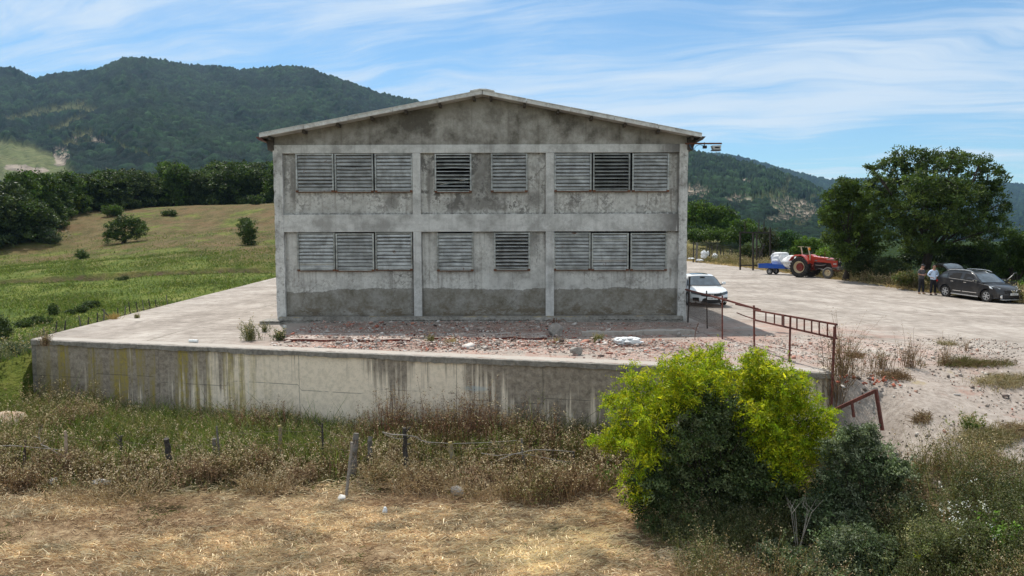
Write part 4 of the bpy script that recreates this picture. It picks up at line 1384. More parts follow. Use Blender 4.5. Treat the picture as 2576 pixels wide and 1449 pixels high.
    # roof rails
    for sd in (-1, 1):
        mb = MB()
        pts = [(.70, 1.50), (.85, 1.585), (1.3, 1.625), (1.9, 1.63), (2.3, 1.60), (2.52, 1.53)]
        mb.tube([(x, sd * (W * .70), z + .012) for x, z in pts], [.012, .02, .022, .022, .022, .014], 8)
        mb.build('roof_rail', M_CHROME, root)
    # trim along the sides
    def side_bar(nm, pts, h, mat, parent=body, off=.012, d=dl, sides=(-1, 1)):
        for sd in sides:
            mb = MB()
            for (a, b) in zip(pts, pts[1:]):
                p, q = Vector(d(a[0], sd * W, a[1])), Vector(d(b[0], sd * W, b[1]))
                p.y += sd * off; q.y += sd * off
                mb.beam(p, q, .018, h)
            mb.build(nm, mat, parent)
    side_bar('window_trim', [(1.05, 1.13), (1.9, 1.10), (2.95, 1.06)], .022, M_CHROME, d=dg)
    for (a, b) in ((1.42, 1.98), (2.06, 3.02)): side_bar('door_trim', [(a, .46), (b, .455)], .035, M_CHROME)
    for a in (1.22, 2.10): side_bar('door_handle', [(a, .97), (a + .19, .97)], .035, M_CHROME, off=.025)
    side_bar('running_board', [(1.32, .27), (3.14, .26)], .055, M_ALLOY, off=.06)
    for sd in (-1, 1):
        for xx in (1.98, 3.03, 1.16):
            mb = MB()
            p, q = Vector(dl(xx, sd * W, .34)), Vector(dl(xx, sd * W, 1.05))
            mb.beam((p.x, p.y + sd * .0015, p.z), (q.x, q.y + sd * .0015, q.z), .006, .006)
            mb.build('door_gap', M_DARKVOID, body)
    for sd in (-1, 1):
        mb = MB(); mb.box(2.86, 3.02, sd * (W + .10) - .09, sd * (W + .10) + .09, 1.05, 1.19)
        mb.box(2.92, 2.98, sd * (W - .04) - .07, sd * (W - .04) + .07, 1.06, 1.10)
        mm = mb.build('mirror', M_BLACKPAINT, root, bevel=.035, seg=3, auto=50)
        mb = MB(); mb.box(3.02, 3.026, sd * (W + .10) - .06, sd * (W + .10) + .06, 1.10, 1.15)
        mb.box(2.9, 2.99, sd * (W + .19), sd * (W + .197), 1.10, 1.14)
        mb.build('indicator', M_CHROME, mm)
        mb = MB(); mb.box(3.30, 3.36, sd * W * .985 - .012, sd * W * .985 + .012, .74, .77); mb.build('side_repeater', M_PLATE, body)
    # headlamps, grille, emblem, plate, fog lamps
    for sd in (-1, 1):
        mb = MB(); vs = []
        for (x, z, yy) in ((3.78, .92, .985), (4.02, .93, .93), (4.34, .79, .72), (4.36, .69, .74), (4.14, .72, .90), (3.94, .79, .97)):
            p = Vector(dl(x, sd * W * min(yy, 1), z))
            vs.append((p.x + .02, p.y + sd * .012, p.z + .012))
        n = 6
        vs += [(a - .05, b - sd * .03, c - .03) for (a, b, c) in vs]
        mb.add(vs, [tuple(range(n)), tuple(range(2 * n - 1, n - 1, -1))] + [(i, (i + 1) % n, (i + 1) % n + n, i + n) for i in range(n)])
        mb.build('headlight', M_LAMPGLASS, body)
        mb = MB(); c = Vector((4.35, sd * .62, .36)); mb.lathe(c, (1, sd * .45, 0), [(0, .085), (.03, .085), (.035, .06), (.02, .055), (.02, 0)], 18)
        fg = mb.build('fog_lamp', M_CHROME, body)
    mb = MB(); mb.box(4.40, 4.52, -.50, .50, .56, .74); mb.build('grille', M_BLACKPLASTIC, body, bevel=.02)
    mb = MB(); mb.box(4.36, 4.515, -.60, .60, .27, .44); mb.build('air_intake', M_BLACKPLASTIC, body, bevel=.02)
    mb = MB()
    for q in (-1, 1):
        mb.beam((4.535, q * .19, .73), (4.555, q * .085, .575), .03, .05)
    mb.box(4.53, 4.556, -.09, .09, .565, .60)
    mb.lathe(Vector((4.535, 0, .665)), (1, 0, 0), [(0, .062), (.02, .062), (.022, .045), (.0, .045)], 20)
    mb.beam((4.55, -.085, .665), (4.55, .085, .665), .02, .022)
    mb.build('emblem', M_CHROME, body)
    mb = MB(); mb.box(4.545, 4.556, -.26, .26, .455, .565)
    pl = mb.build('number_plate', M_PLATE, root)
    text_mesh('plate_text', '34 DB 818', .105, M_PLATEINK, pl, Matrix.Translation((4.558, 0, .51)) @ Matrix.Rotation(R(90), 4, 'Z') @ Matrix.Rotation(R(90), 4, 'X'), .001, font_scale_x=.8)
    mb = MB(); mb.box(4.30, 4.53, -.66, .66, .19, .23); mb.build('bumper_lip', M_ALLOY, body, bevel=.01)
    mb = MB(); mb.box(.2, 4.3, -.7, .7, .24, .5); mb.build('underbody', M_BLACKPLASTIC, body)
    mb = MB()
    mb.box(.12, .26, -.835, -.70, .84, .98); mb.build('tail_lamp', M_REDLAMP, body, bevel=.03)
    for (x) in (RX, FX):
        for sd in (-1, 1):
            wheel(root, 'wheel', x, sd * (W - .11), RW, .22, sd, 6)
    # open driver's door on the far side shows above the bonnet
    mb = MB()
    pts = [(2.98, W - .02, 1.04), (3.0, W + .30, 1.10), (3.02, W + .62, 1.36), (3.02, W + .74, 1.50), (3.02, W + .86, 1.52), (3.0, W + .95, 1.42), (2.98, W + 1.0, 1.06)]
    mb.tube(pts, .035, 8)
    mb.box(2.9, 2.99, W - .02, W + 1.02, .42, 1.05)
    mb.build('door', M_BLACKPAINT, root)
    return root

sx0, sy0 = 26.05, 42.9
hd = R(-76)
cc = Vector((sx0, sy0)) - Vector((math.cos(hd), math.sin(hd))) * .86
zr_w, zf_w = yard1(sx0, sy0), yard1(sx0 + 2.76 * math.cos(hd), sy0 + 2.76 * math.sin(hd))
SUV = black_suv((cc.x, cc.y, zr_w + (zr_w - zf_w) * .86 / 2.76), hd, math.atan2(zr_w - zf_w, 2.76))

# ---------- white saloon seen from the front beside the building
def white_saloon(loc, rz):
    W = .90
    root = thing('parked_car', 'white saloon car parked nose-on beside the right wall of the building', 'car', loc, rot=(0, 0, rz))
    RX, FX, RW = .95, 3.68, .33
    lower = [(.12, .34), (.03, .55), (.04, .85), (.20, 1.00), (.9, .98), (2.2, .93), (3.0, .90), (3.45, .875), (3.9, .82), (4.3, .75), (4.52, .68), (4.62, .58), (4.66, .42), (4.63, .24), (4.54, .17), (4.10, .17)]
    lower += arc(FX, RW, .385, -20, 200, 12) + [(3.25, .18), (1.38, .18)] + arc(RX, RW, .385, -20, 200, 12) + [(.35, .22)]
    def dl(x, y, z):
        q = abs(y) / W
        k = 1 - .06 * float(sst(z, .66, .95)) - .05 * (1 - float(sst(z, .15, .4)))
        k *= 1 - .07 * float(sst(x, 4.0, 4.66))
        xx = x - (.36 * q ** 2.8) * float(sst(x, 3.7, 4.6))
        zz = z - (.045 * q ** 2 if z > .7 else 0) + (.018 * math.exp(-((q - .62) / .12) ** 2) if z > .68 and x > 3.0 else 0)
        return (xx, y * k, zz)
    body = prof_solid(lower, W, dl, 17).build('body', M_WHITEPAINT, root, auto=32, bevel=.02)
    gh = [(.35, .98), (.9, 1.22), (1.35, 1.36), (1.9, 1.41), (2.4, 1.40), (2.75, 1.33), (3.15, 1.12), (3.5, .87), (2.2, .92), (.9, .97)]
    def dg(x, y, z):
        q = abs(y) / W
        k = .93 - .26 * max(0, min(1, (z - .92) / .48)) ** 1.15
        return (x - .22 * q ** 2.2 * float(sst(x, 2.3, 3.3)), y * k, z - .04 * q ** 2 * (1 if z > 1.25 else 0))
    prof_solid(gh, W, dg, 13).build('roof', M_WHITEPAINT, root, auto=32, bevel=.015)
    nn = 11
    def sheet(nm, rows, wf, mat, parent, off):
        mb = MB(); vs = []
        for (x, z) in rows:
            for k in range(nn):
                p = Vector(dg(x, W * wf * (2 * k / (nn - 1) - 1), z)); vs.append((p.x + off[0], p.y, p.z + off[1]))
        mb.add(vs, [(j * nn + k, j * nn + k + 1, (j + 1) * nn + k + 1, (j + 1) * nn + k) for j in range(len(rows) - 1) for k in range(nn - 1)])
        return mb.build(nm, mat, parent, smooth=True)
    sheet('windscreen_seal', [(2.76, 1.335), (3.10, 1.14), (3.47, .885)], .985, M_BLACKPLASTIC, body, (.006, .008))
    ws = sheet('windscreen', [(2.80, 1.31), (3.10, 1.14), (3.43, .91)], .93, M_GLASS_BLUE, body, (.012, .014))
    sheet('sunroof', [(1.75, 1.41), (2.1, 1.41), (2.45, 1.393)], .66, M_GLASS_BLUE, body, (.0, .012))
    mb = MB(); mb.box(2.86, 2.95, -.11, .11, 1.235, 1.30); mb.build('mirror_bracket', M_BLACKPLASTIC, ws)
    for sd in (-1, 1):
        mb = MB(); vs = []
        poly = [(.95, 1.0), (1.25, 1.24), (1.6, 1.33), (2.4, 1.34), (2.7, 1.27), (3.25, .96)]
        n = len(poly)
        for off in (.006, -.012):
            for (x, z) in poly:
                p = Vector(dg(x, sd * W, z)); vs.append((p.x, p.y + sd * off, p.z))
        mb.add(vs, [tuple(range(n)), tuple(range(2 * n - 1, n - 1, -1))] + [(i, (i + 1) % n, (i + 1) % n + n, i + n) for i in range(n)])
        mb.build('side_window', M_GLASS, body)
        mb = MB(); mb.box(3.02, 3.15, sd * (W + .09) - .10, sd * (W + .09) + .09, .93, 1.06)
        mb.build('mirror', M_WHITEPAINT, root, bevel=.04, seg=3, auto=50)
        mb = MB(); mb.box(3.03, 3.12, sd * (W - .05) - .08, sd * (W - .05) + .08, .92, .955); mb.build('mirror_foot', M_BLACKPLASTIC, root)
    # slim black band of grille and lamps, deep centre
    def face(nm, rows, mat, off=.012, parent=body):
        """rows of (y, ztop, zbottom) laid on the nose"""
        mb = MB(); vs = []
        yy_ = [r_[0] for r_ in rows]
        sgn_ = 1 if yy_[0] < yy_[-1] else -1
        Ys = np.linspace(yy_[0], yy_[-1], 13)
        rows = [(float(y_), float(np.interp(y_ * sgn_, [v_ * sgn_ for v_ in yy_], [r_[1] for r_ in rows])), float(np.interp(y_ * sgn_, [v_ * sgn_ for v_ in yy_], [r_[2] for r_ in rows]))) for y_ in Ys]
        nz_ = 5
        for (y, za, zb_) in rows:
            for z in np.linspace(za, zb_, nz_):
                xn = np.interp(z, [.17, .24, .42, .58, .68, .75], [4.54, 4.63, 4.66, 4.62, 4.52, 4.30])
                p = Vector(dl(float(xn), y, float(z))); vs.append((p.x + off + .012, p.y * 1.004, p.z + (.006 if z > .6 else 0)))
        m_ = len(rows)
        T_ = nz_ * m_
        vs += [(a - .05, b, c) for (a, b, c) in vs]
        fs = [(nz_ * i + j, nz_ * i + nz_ + j, nz_ * i + nz_ + j + 1, nz_ * i + j + 1) for i in range(m_ - 1) for j in range(nz_ - 1)]
        fs += [tuple(v + T_ for v in f[::-1]) for f in fs]
        for i in range(m_ - 1):
            for j in (0, nz_ - 1): fs.append((nz_ * i + j, nz_ * i + nz_ + j, T_ + nz_ * i + nz_ + j, T_ + nz_ * i + j))
        for i in (0, m_ - 1):
            for j in range(nz_ - 1): fs.append((nz_ * i + j, nz_ * i + j + 1, T_ + nz_ * i + j + 1, T_ + nz_ * i + j))
        mb.add(vs, fs); return mb.build(nm, mat, parent)
    g = face('grille', [(-.50, .65, .52), (-.40, .62, .49), (-.2, .61, .475), (0, .61, .47), (.2, .61, .475), (.40, .62, .49), (.50, .65, .52)], M_BLACKPLASTIC)
    for sd in (-1, 1):
        hl = face('headlight', [(sd * .90, .69, .60), (sd * .80, .685, .58), (sd * .65, .665, .555), (sd * .505, .632, .535)], M_GLASS, .014)
        face('side_intake', [(sd * .86, .42, .27), (sd * .74, .43, .25), (sd * .60, .42, .24)], M_BLACKPLASTIC, .012)
    face('lower_intake', [(-.50, .24, .19), (-.40, .40, .19), (-.28, .42, .18), (.28, .42, .18), (.40, .40, .19), (.50, .24, .19)], M_BLACKPLASTIC, .010)
    mb = MB()
    e = 4.715
    for q in (-1, 1): mb.beam((e, q * .045, .515), (e, q * .055, .60), .016, .018)
    mb.beam((e, -.045, .56), (e, .045, .56), .014, .016)
    mb.build('emblem', M_CHROME, body)
    mb = MB(); mb.box(4.70, 4.712, -.26, .26, .345, .455)
    pl = mb.build('number_plate', M_PLATE, root)
    text_mesh('plate_text', '34 ABE 290', .10, M_PLATEINK, pl, Matrix.Translation((4.714, 0, .40)) @ Matrix.Rotation(R(90), 4, 'Z') @ Matrix.Rotation(R(90), 4, 'X'), .001, font_scale_x=.78)
    mb = MB(); mb.box(.2, 4.4, -.7, .7, .18, .45); mb.build('underbody', M_BLACKPLASTIC, body)
    for x in (RX, FX):
        for sd in (-1, 1): wheel(root, 'wheel', x, sd * (W - .11), RW, .22, sd, 5)
    return root
wc = white_saloon((9.12, 38.1, 0), R(-90))

# ---------- red tractor
M_REDPAINT = paint('faded_red_paint', (.52, .055, .028), (.42, .16, .11), .45)
M_DARKRED = paint('oily_red_casting', (.20, .025, .018), (.06, .03, .025), .7)
M_CREAM = paint('cream_rim_paint', (.62, .52, .33), (.34, .24, .13), .6)
M_ENGINE = simple('oily_engine', (.035, .022, .02), .6, .2, .4, 7)
M_GREYSTEEL = simple('dusty_steel_weights', (.22, .21, .195), .8, .1, .25, 5)
M_ORANGE = simple('orange_beacon', (.85, .28, .02), .3)
def tractor(loc, rz):
    root = thing('tractor', 'old red tractor with big rear tyres and no cab, in front of the tall oaks', 'tractor', loc, rot=(0, 0, rz))
    RR, FR, WB = .80, .43, 2.25
    # engine hood
    mb = MB()
    hood = [(.72, 1.52), (.60, 1.60), (.74, 1.66), (1.0, 1.62), (2.0, 1.53), (2.62, 1.47), (2.74, 1.42), (2.74, .78), (2.32, .78), (2.20, 1.14), (.72, 1.22)]
    mb.prism(hood, -.27, .27)
    hd_ = mb.build('hood', M_REDPAINT, root, bevel=.04, seg=3, auto=40)
    mb = MB()
    for sd in (-1, 1):
        mb.beam((.80, sd * .275, 1.42), (2.70, sd * .275, 1.34), .012, .02)
    mb.build('hood_crease', M_DARKRED, hd_)
    mb = MB(); mb.box(2.742, 2.80, -.24, .24, 1.16, 1.40); mb.box(2.742, 2.78, -.22, .22, .80, 1.14)
    gr = mb.build('grille', M_BLACKPLASTIC, root, bevel=.015)
    for sd in (-1, 1):
        mb = MB(); mb.lathe((2.80, sd * .13, 1.28), (1, 0, 0), [(0, .07), (.03, .075), (.04, .06), (.035, 0)], 16)
        mb.build('headlight', M_LAMPGLASS, gr)
        mb = MB()
        mb.box(1.86, 2.62, sd * .277 - .004, sd * .277 + .004, 1.385, 1.425); mb.build('name_strip', M_CHROME, hd_)
        mb = MB(); mb.box(2.42, 2.66, sd * .276 - .004, sd * .276 + .004, 1.05, 1.14); bp = mb.build('model_plate', M_PLATE, hd_)
        text_mesh('model_text', '265 S', .09, M_DARKRED, bp, Matrix.Translation((2.54, sd * .2815, 1.095)) @ Matrix.Rotation(R(180 if sd > 0 else 0), 4, 'Z') @ Matrix.Rotation(R(90), 4, 'X'), .001)
        mb = MB(); mb.box(.90, 1.10, sd * .277 - .004, sd * .277 + .004, 1.27, 1.36); mb.build('badge', M_GREYSTEEL, hd_)
    # dashboard cowl, tank, engine, gearbox
    mb = MB(); mb.prism([(.18, 1.05), (.18, 1.62), (.34, 1.74), (.60, 1.74), (.86, 1.64), (.80, 1.0)], -.25, .25)
    mb.build('cowl', M_REDPAINT, root, bevel=.04, seg=3, auto=40)
    mb = MB(); mb.box(.75, 2.3, -.22, .22, .62, 1.16); mb.box(.95, 1.7, -.30, -.22, .80, 1.08); mb.tube([(1.0, -.34, .95), (1.5, -.36, .93), (1.9, -.3, 1.0)], .05, 8); mb.box(1.1, 1.5, .22, .32, .7, 1.0)
    mb.build('engine', M_ENGINE, root, bevel=.02)
    mb = MB(); mb.prism([(-.45, .62), (-.45, 1.05), (.2, 1.12), (.85, 1.02), (.85, .60), (.5, .50), (.0, .50)], -.24, .24)
    mb.box(-.5, .1, -.42, .42, .70, .98)
    mb.box(.25, .75, -.46, -.24, .58, .64)
    mb.build('gearbox', M_DARKRED, root, bevel=.03)
    mb = MB(); mb.tube([(0, -.78, RR), (0, .78, RR)], .11, 12); mb.build('rear_axle', M_DARKRED, root)
    # front axle and weights
    mb = MB(); mb.box(2.12, 2.30, -.66, .66, .50, .62); mb.box(2.0, 2.8, -.16, .16, .55, .76); mb.build('front_axle', M_DARKRED, root, bevel=.02)
    mb = MB(); mb.box(2.82, 3.02, -.50, .50, .66, .90); mb.box(2.3, 2.82, -.30, -.22, .76, .84); mb.box(2.3, 2.82, .22, .30, .76, .84)
    mb.build('front_weight', M_GREYSTEEL, root, bevel=.02)
    # fenders
    for sd in (-1, 1):
        mb = MB(); vs = []
        prof = [(-.92, 1.28), (-.72, 1.58), (-.40, 1.74), (.12, 1.76), (.34, 1.64), (.66, 1.30), (.74, 1.10)]
        y0, y1 = sd * .40, sd * .90
        for (x, z) in prof:
            for (yy, dz) in ((y0, 0), (y1 - sd * .03, .0), (y1, -.07)): vs.append((x, yy, z + dz))
        for (x, z) in prof:
            for (yy, dz) in ((y0, -.025), (y1 - sd * .03, -.025), (y1 - sd * .02, -.07)): vs.append((x, yy, z + dz))
        m_ = len(prof) * 3; fs = []
        for j in range(len(prof) - 1):
            for k in range(2):
                f = (j * 3 + k, j * 3 + k + 1, (j + 1) * 3 + k + 1, (j + 1) * 3 + k)
                fs.append(f); fs.append(tuple(v + m_ for v in f[::-1]))
            fs.append((j * 3 + 2, (j + 1) * 3 + 2, m_ + (j + 1) * 3 + 2, m_ + j * 3 + 2))
        mb.add(vs, fs)
        mb.prism([(-.5, 1.0), (-.6, 1.55), (-.35, 1.70), (.12, 1.72), (.5, 1.45), (.62, 1.1)], y0 - sd * .02, y0)
        mb.build('fender', M_REDPAINT, root)
    # seat, steering wheel, lever
    mb = MB(); mb.box(-.35, .1, -.22, .22, 1.22, 1.30); mb.box(-.40, -.32, -.22, .22, 1.30, 1.62); mb.box(-.25, -.05, -.1, .1, 1.0, 1.22)
    mb.build('seat', M_BLACKPLASTIC, root, bevel=.02)
    mb = MB(); c = Vector((.33, 0, 1.84)); ax = Vector((-.5, 0, .87)).normalized(); a = ax.orthogonal().normalized(); b = ax.cross(a)
    mb.tube([c + (a * math.cos(q) + b * math.sin(q)) * .21 for q in np.linspace(0, 2 * PI, 25)], .017, 6, cap=False)
    mb.tube([c, c - ax * .3], .02, 6); mb.beam(c - a * .2, c + a * .2, .02)
    mb.build('steering_wheel', M_BLACKPLASTIC, root)
    # roll bar posts in cream, with short flat heads and a beacon
    mb = MB(); mb.beam((-.02, -.46, 1.72), (-.16, -.46, 2.34), .085, .06); mb.box(-.42, .08, -.50, -.42, 2.34, 2.375)
    mb.build('roll_bar', M_CREAM, root)
    mb = MB(); mb.beam((.62, -.44, 1.12), (.60, -.44, 1.70), .085, .06); mb.beam((.60, -.44, 1.70), (.42, -.44, 2.32), .085, .06); mb.box(.18, .60, -.48, -.40, 2.32, 2.355)
    mb.build('roll_bar', M_CREAM, root)
    mb = MB(); mb.lathe((.55, -.44, 2.10), (0, 0, 1), [(0, .05), (.02, .085), (.14, .08), (.19, .05), (.20, 0)], 14); mb.build('beacon', M_ORANGE, root)
    mb = MB(); mb.tube([(1.62, -.12, 1.52), (1.62, -.12, 1.62), (1.64, -.12, 1.98)], [.06, .035, .038], 10); mb.build('exhaust', M_RUST, root)
    mb = MB(); mb.tube([(1.2, .05, 1.58), (1.2, .05, 1.74)], .05, 8); mb.build('air_cleaner', M_BLACKPLASTIC, root)
    mb = MB(); mb.box(.3, .8, -.62, -.28, .62, .66); mb.beam((.78, -.60, .64), (.80, -.30, 1.0), .03); mb.build('footstep', M_DARKRED, root)
    mb = MB(); mb.beam((1.1, -.30, .74), (1.95, -.45, .64), .035); mb.build('steering_rod', M_CHROME, root)
    # wheels
    for sd in (-1, 1):
        mb = MB(); h = .21; c = (0, sd * .76, RR)
        ax = Vector((0, sd, 0))
        mb.lathe(c, ax, [(-h, RR * .56), (-h, RR * .90), (-h * .8, RR * .95), (h * .8, RR * .95), (h, RR * .90), (h, RR * .62), (h * .8, RR * .56)], 40)
        nl = 22
        for k in range(nl):
            for q in (-1, 1):
                a0 = 2 * PI * (k + (.5 if q > 0 else 0)) / nl
                pts = []
                for f in (0, 1):
                    a = a0 + f * .22
                    yy = q * (h * (.05 if f else 1.05))
                    pts.append(Vector(c) + ax * yy + Vector((math.cos(a), 0, math.sin(a))) * RR * .955)
                d = (pts[1] - pts[0]); mid = (pts[0] + pts[1]) / 2
                n_ = (mid - Vector(c)); n_ -= ax * n_.dot(ax); n_.normalize()
                X_ = d.normalized(); Z_ = (n_ - X_ * n_.dot(X_)).normalized(); Y_ = Z_.cross(X_)
                mb.obox(mid, (d.length, .055, .085), Matrix((X_, Y_, Z_)).transposed())
        ty = mb.build('rear_wheel', M_TYRE, root)
        mb = MB(); mb.lathe(c, ax, [(h * .85, RR * .575), (h * .9, RR * .55), (h * .45, RR * .50), (h * .2, RR * .49), (h * .1, RR * .40)], 36)
        mb.build('rim', M_CREAM, ty, auto=40)
        mb = MB(); mb.lathe(c, ax, [(h * .12, RR * .42), (h * .15, RR * .38), (h * .65, RR * .33), (h * .7, RR * .26), (h * .45, RR * .22), (h * .45, 0)], 28)
        mb.build('hub', M_DARKRED, ty, auto=40)
        mb = MB(); h = .10; c = (WB, sd * .66, FR)
        mb.lathe(c, ax, [(-h, FR * .55), (-h, FR * .88), (-h * .6, FR * .98), (0, FR), (h * .6, FR * .98), (h, FR * .88), (h * 1.02, FR * .62), (h * .8, FR * .56)], 32)
        ty = mb.build('front_wheel', M_TYREDUST, root, auto=40)
        mb = MB(); mb.lathe(c, ax, [(h * .8, FR * .56), (h * .85, FR * .53), (h * .2, FR * .46), (-h * .1, FR * .3), (-h * .1, FR * .16), (h * .3, FR * .13), (h * .3, 0)], 28)
        for k in range(4):
            a = PI / 2 * k + .4; d = Vector((math.cos(a), 0, math.sin(a))); s = Vector((-math.sin(a), 0, math.cos(a)))
            mb.obox(Vector(c) + ax * .02 + d * FR * .33, (FR * .30, .07, .015), Matrix((d, s, ax)).transposed())
        mb.build('rim', M_CREAM, ty, auto=40)
        mb = MB(); mb.lathe(c, ax, [(-h * .12, FR * .52), (-h * .15, 0)], 20); mb.build('hub_back', M_ENGINE, ty)
    return root
tr_h = R(-54)
TR = tractor((22.45 + .35, 57.0, 0), tr_h)

# ---------- blue trailer with white sacks behind the tractor
M_BLUE = paint('blue_trailer_paint', (.012, .085, .42), (.05, .12, .32), .5)
def trailer(loc, rz):
    root = thing('trailer', 'small blue flatbed farm trailer behind the red tractor', 'trailer', loc, rot=(0, 0, rz))
    mb = MB()
    mb.box(-1.3, 1.3, -.72, .72, .62, .70)
    bed = mb.build('bed', M_BLUE, root, bevel=.01)
    for (a, b, c, d) in ((-1.3, 1.3, -.76, -.722), (-1.3, .3, .722, .76)):
        mb = MB(); mb.box(a, b, c, d, .60, 1.0)
        for z in (.70, .80, .90): mb.box(a + .04, b - .04, (c if c < 0 else d) - .012, (c if c < 0 else d) + .012, z, z + .03)
        mb.build('side_board', M_BLUE, root)
    for (a, b) in ((-1.34, -1.302), (1.302, 1.34)):
        mb = MB(); mb.box(a, b, -.70, .70, .60, 1.0); mb.build('end_board', M_BLUE, root)
    mb = MB(); mb.box(-1.33, -1.27, -.79, -.765, .55, 1.05); mb.build('corner_post', M_CHROME, root)
    mb = MB(); mb.box(1.36, 2.0, -.52, .30, .60, .82); mb.build('front_box', M_BLUE, root, bevel=.01)
    mb = MB(); mb.beam((1.3, 0, .56), (3.15, 0, .50), .07, .07); mb.build('drawbar', M_CHROME, root)
    mb = MB(); mb.tube([(-.2, -.7, .28), (-.2, .7, .28)], .035, 8); mb.box(-.25, -.15, -.5, .5, .30, .62); mb.build('axle', M_GREYSTEEL, root)
    for sd in (-1, 1):
        wheel(root, 'wheel', -.2, sd * .62, .30, .17, sd, 5, M_TYRE, M_ALLOY, .58)
    return root
tp = on_z(1960, 686, 0)
TL = trailer((21.8, 60.9, 0), R(-46)); TL.scale = (.88, .88, .88)

# white bulk sacks
def sack_mat():
    m, t = new_mat('woven_white_sack')
    P = objc(t); n = t.noise(P, 5, 6, .7)
    t.link(t.ramp(n, [(.3, (.56, .57, .58)), (.55, (.78, .79, .79)), (.8, (.85, .85, .84))]), t.p.inputs['Base Color'])
    t.p.inputs['Roughness'].default_value = .65
    bump(t, t.m('ADD', n, t.noise(P, 18, 4, .7)), .8, .04)
    return m
M_SACK = sack_mat()
def crumple(name, label, cat, loc, size, seed, rz=0, group=None, mat=None, amp=.35, pinch=0, n=28, sq=.7):
    """a crumpled soft body: a sphere pushed in and out by folds"""
    rs = np.random.default_rng(seed)
    th = np.linspace(0, PI, n)[:, None]; ph = np.linspace(0, 2 * PI, 2 * n, endpoint=False)[None, :]
    sx = np.sign(np.cos(ph)) * np.abs(np.cos(ph)) ** sq; sy = np.sign(np.sin(ph)) * np.abs(np.sin(ph)) ** sq
    st = np.abs(np.sin(th)) ** (sq * .8)
    X = st * sx; Y = st * sy; Z = np.cos(th) + 0 * ph
    f = 1 + amp * (fbm(ph * 2.2 + seed + 0 * th, th * 2.6 + seed, 4, seed) - .5) * 2
    f = f + amp * .5 * np.abs(np.sin(ph * 3 + 4 * fbm(th * 2 + 0 * ph, ph, 2, seed)))* st
    tail = 1 - pinch * sst(Z, .2, 1)
    V = np.stack([X * f * size[0] * tail, Y * f * size[1] * tail, (Z * (1 + .2 * (f - 1)) + 1) * size[2]], -1)
    V = V.reshape(-1, 3); V[:, 2] -= V[:, 2].min()
    c = 2 * n
    i = np.arange(n - 1)[:, None] * c + np.arange(c)[None, :]
    j = np.arange(n - 1)[:, None] * c + (np.arange(c)[None, :] + 1) % c
    F = np.stack([i, i + c, j + c, j], -1).reshape(-1, 4)
    o = np_obj(name, V, F, mat or M_SACK, smooth=False)
    o.location = loc; o.rotation_euler.z = rz
    return tag(o, label, cat, group)
q = at(1963, 668, 61.0); crumple('sack', 'tall white bulk sack standing on the blue trailer', 'sack', (q.x, q.y, .71), (.55, .5, .55), 3, .4, 'white sacks by the trailer', amp=.22, sq=.35)
q = at(1990, 680, 59.6); crumple('sack', 'slumped white sack between the trailer bed and the tractor wheel', 'sack', (q.x, q.y, .55), (.6, .45, .52), 8, -.5, 'white sacks by the trailer', amp=.3, pinch=.4)
# ============================================================ the two men
M_SKIN = simple('skin', (.42, .23, .16), .55, 0, .08, 6)
M_HAIR = simple('dark_hair', (.03, .022, .018), .7)
M_TSHIRT = simple('charcoal_cotton', (.075, .07, .075), .9, 0, .15, 9, bmp=.4, bscale=25)
M_SHIRT = simple('pale_blue_cotton', (.55, .66, .84), .8, 0, .08, 7, bmp=.5, bscale=20)
M_TROUSER = simple('black_trouser_cloth', (.014, .014, .018), .85, 0, .2, 8)
M_TANSHOE = simple('tan_suede', (.32, .22, .11), .8)
M_DARKSHOE = simple('dark_leather', (.05, .045, .045), .5)
M_PHONE = simple('phone_glass', (.02, .02, .025), .2)
def skin(name, nodes, edges, mat, parent, sub=2, smooth=True):
    """nodes: {key:(x,y,z,r)}; one continuous skinned surface"""
    keys = list(nodes)
    me = bpy.data.meshes.new(name)
    me.from_pydata([nodes[k][:3] for k in keys], [(keys.index(a), keys.index(b)) for a, b in edges], [])
    me.materials.append(mat)
    o = bpy.data.objects.new(name, me); COL.objects.link(o)
    o.parent = parent
    md = o.modifiers.new('skin', 'SKIN'); md.use_smooth_shade = True
    for i, k in enumerate(keys):
        r = nodes[k][3]
        sv = me.skin_vertices[0].data[i]
        sv.radius = r if isinstance(r, tuple) else (r, r)
        sv.use_root = (i == 0)
    s = o.modifiers.new('sub', 'SUBSURF'); s.levels = sub; s.render_levels = sub
    dg = bpy.context.evaluated_depsgraph_get(); dg.update()
    m2 = bpy.data.meshes.new_from_object(o.evaluated_get(dg))
    o.modifiers.clear(); o.data = m2; m2.name = name
    m2.polygons.foreach_set('use_smooth', [True] * len(m2.polygons))
    return o
def chain(E, *ks):
    for a, b in zip(ks, ks[1:]): E.append((a, b))
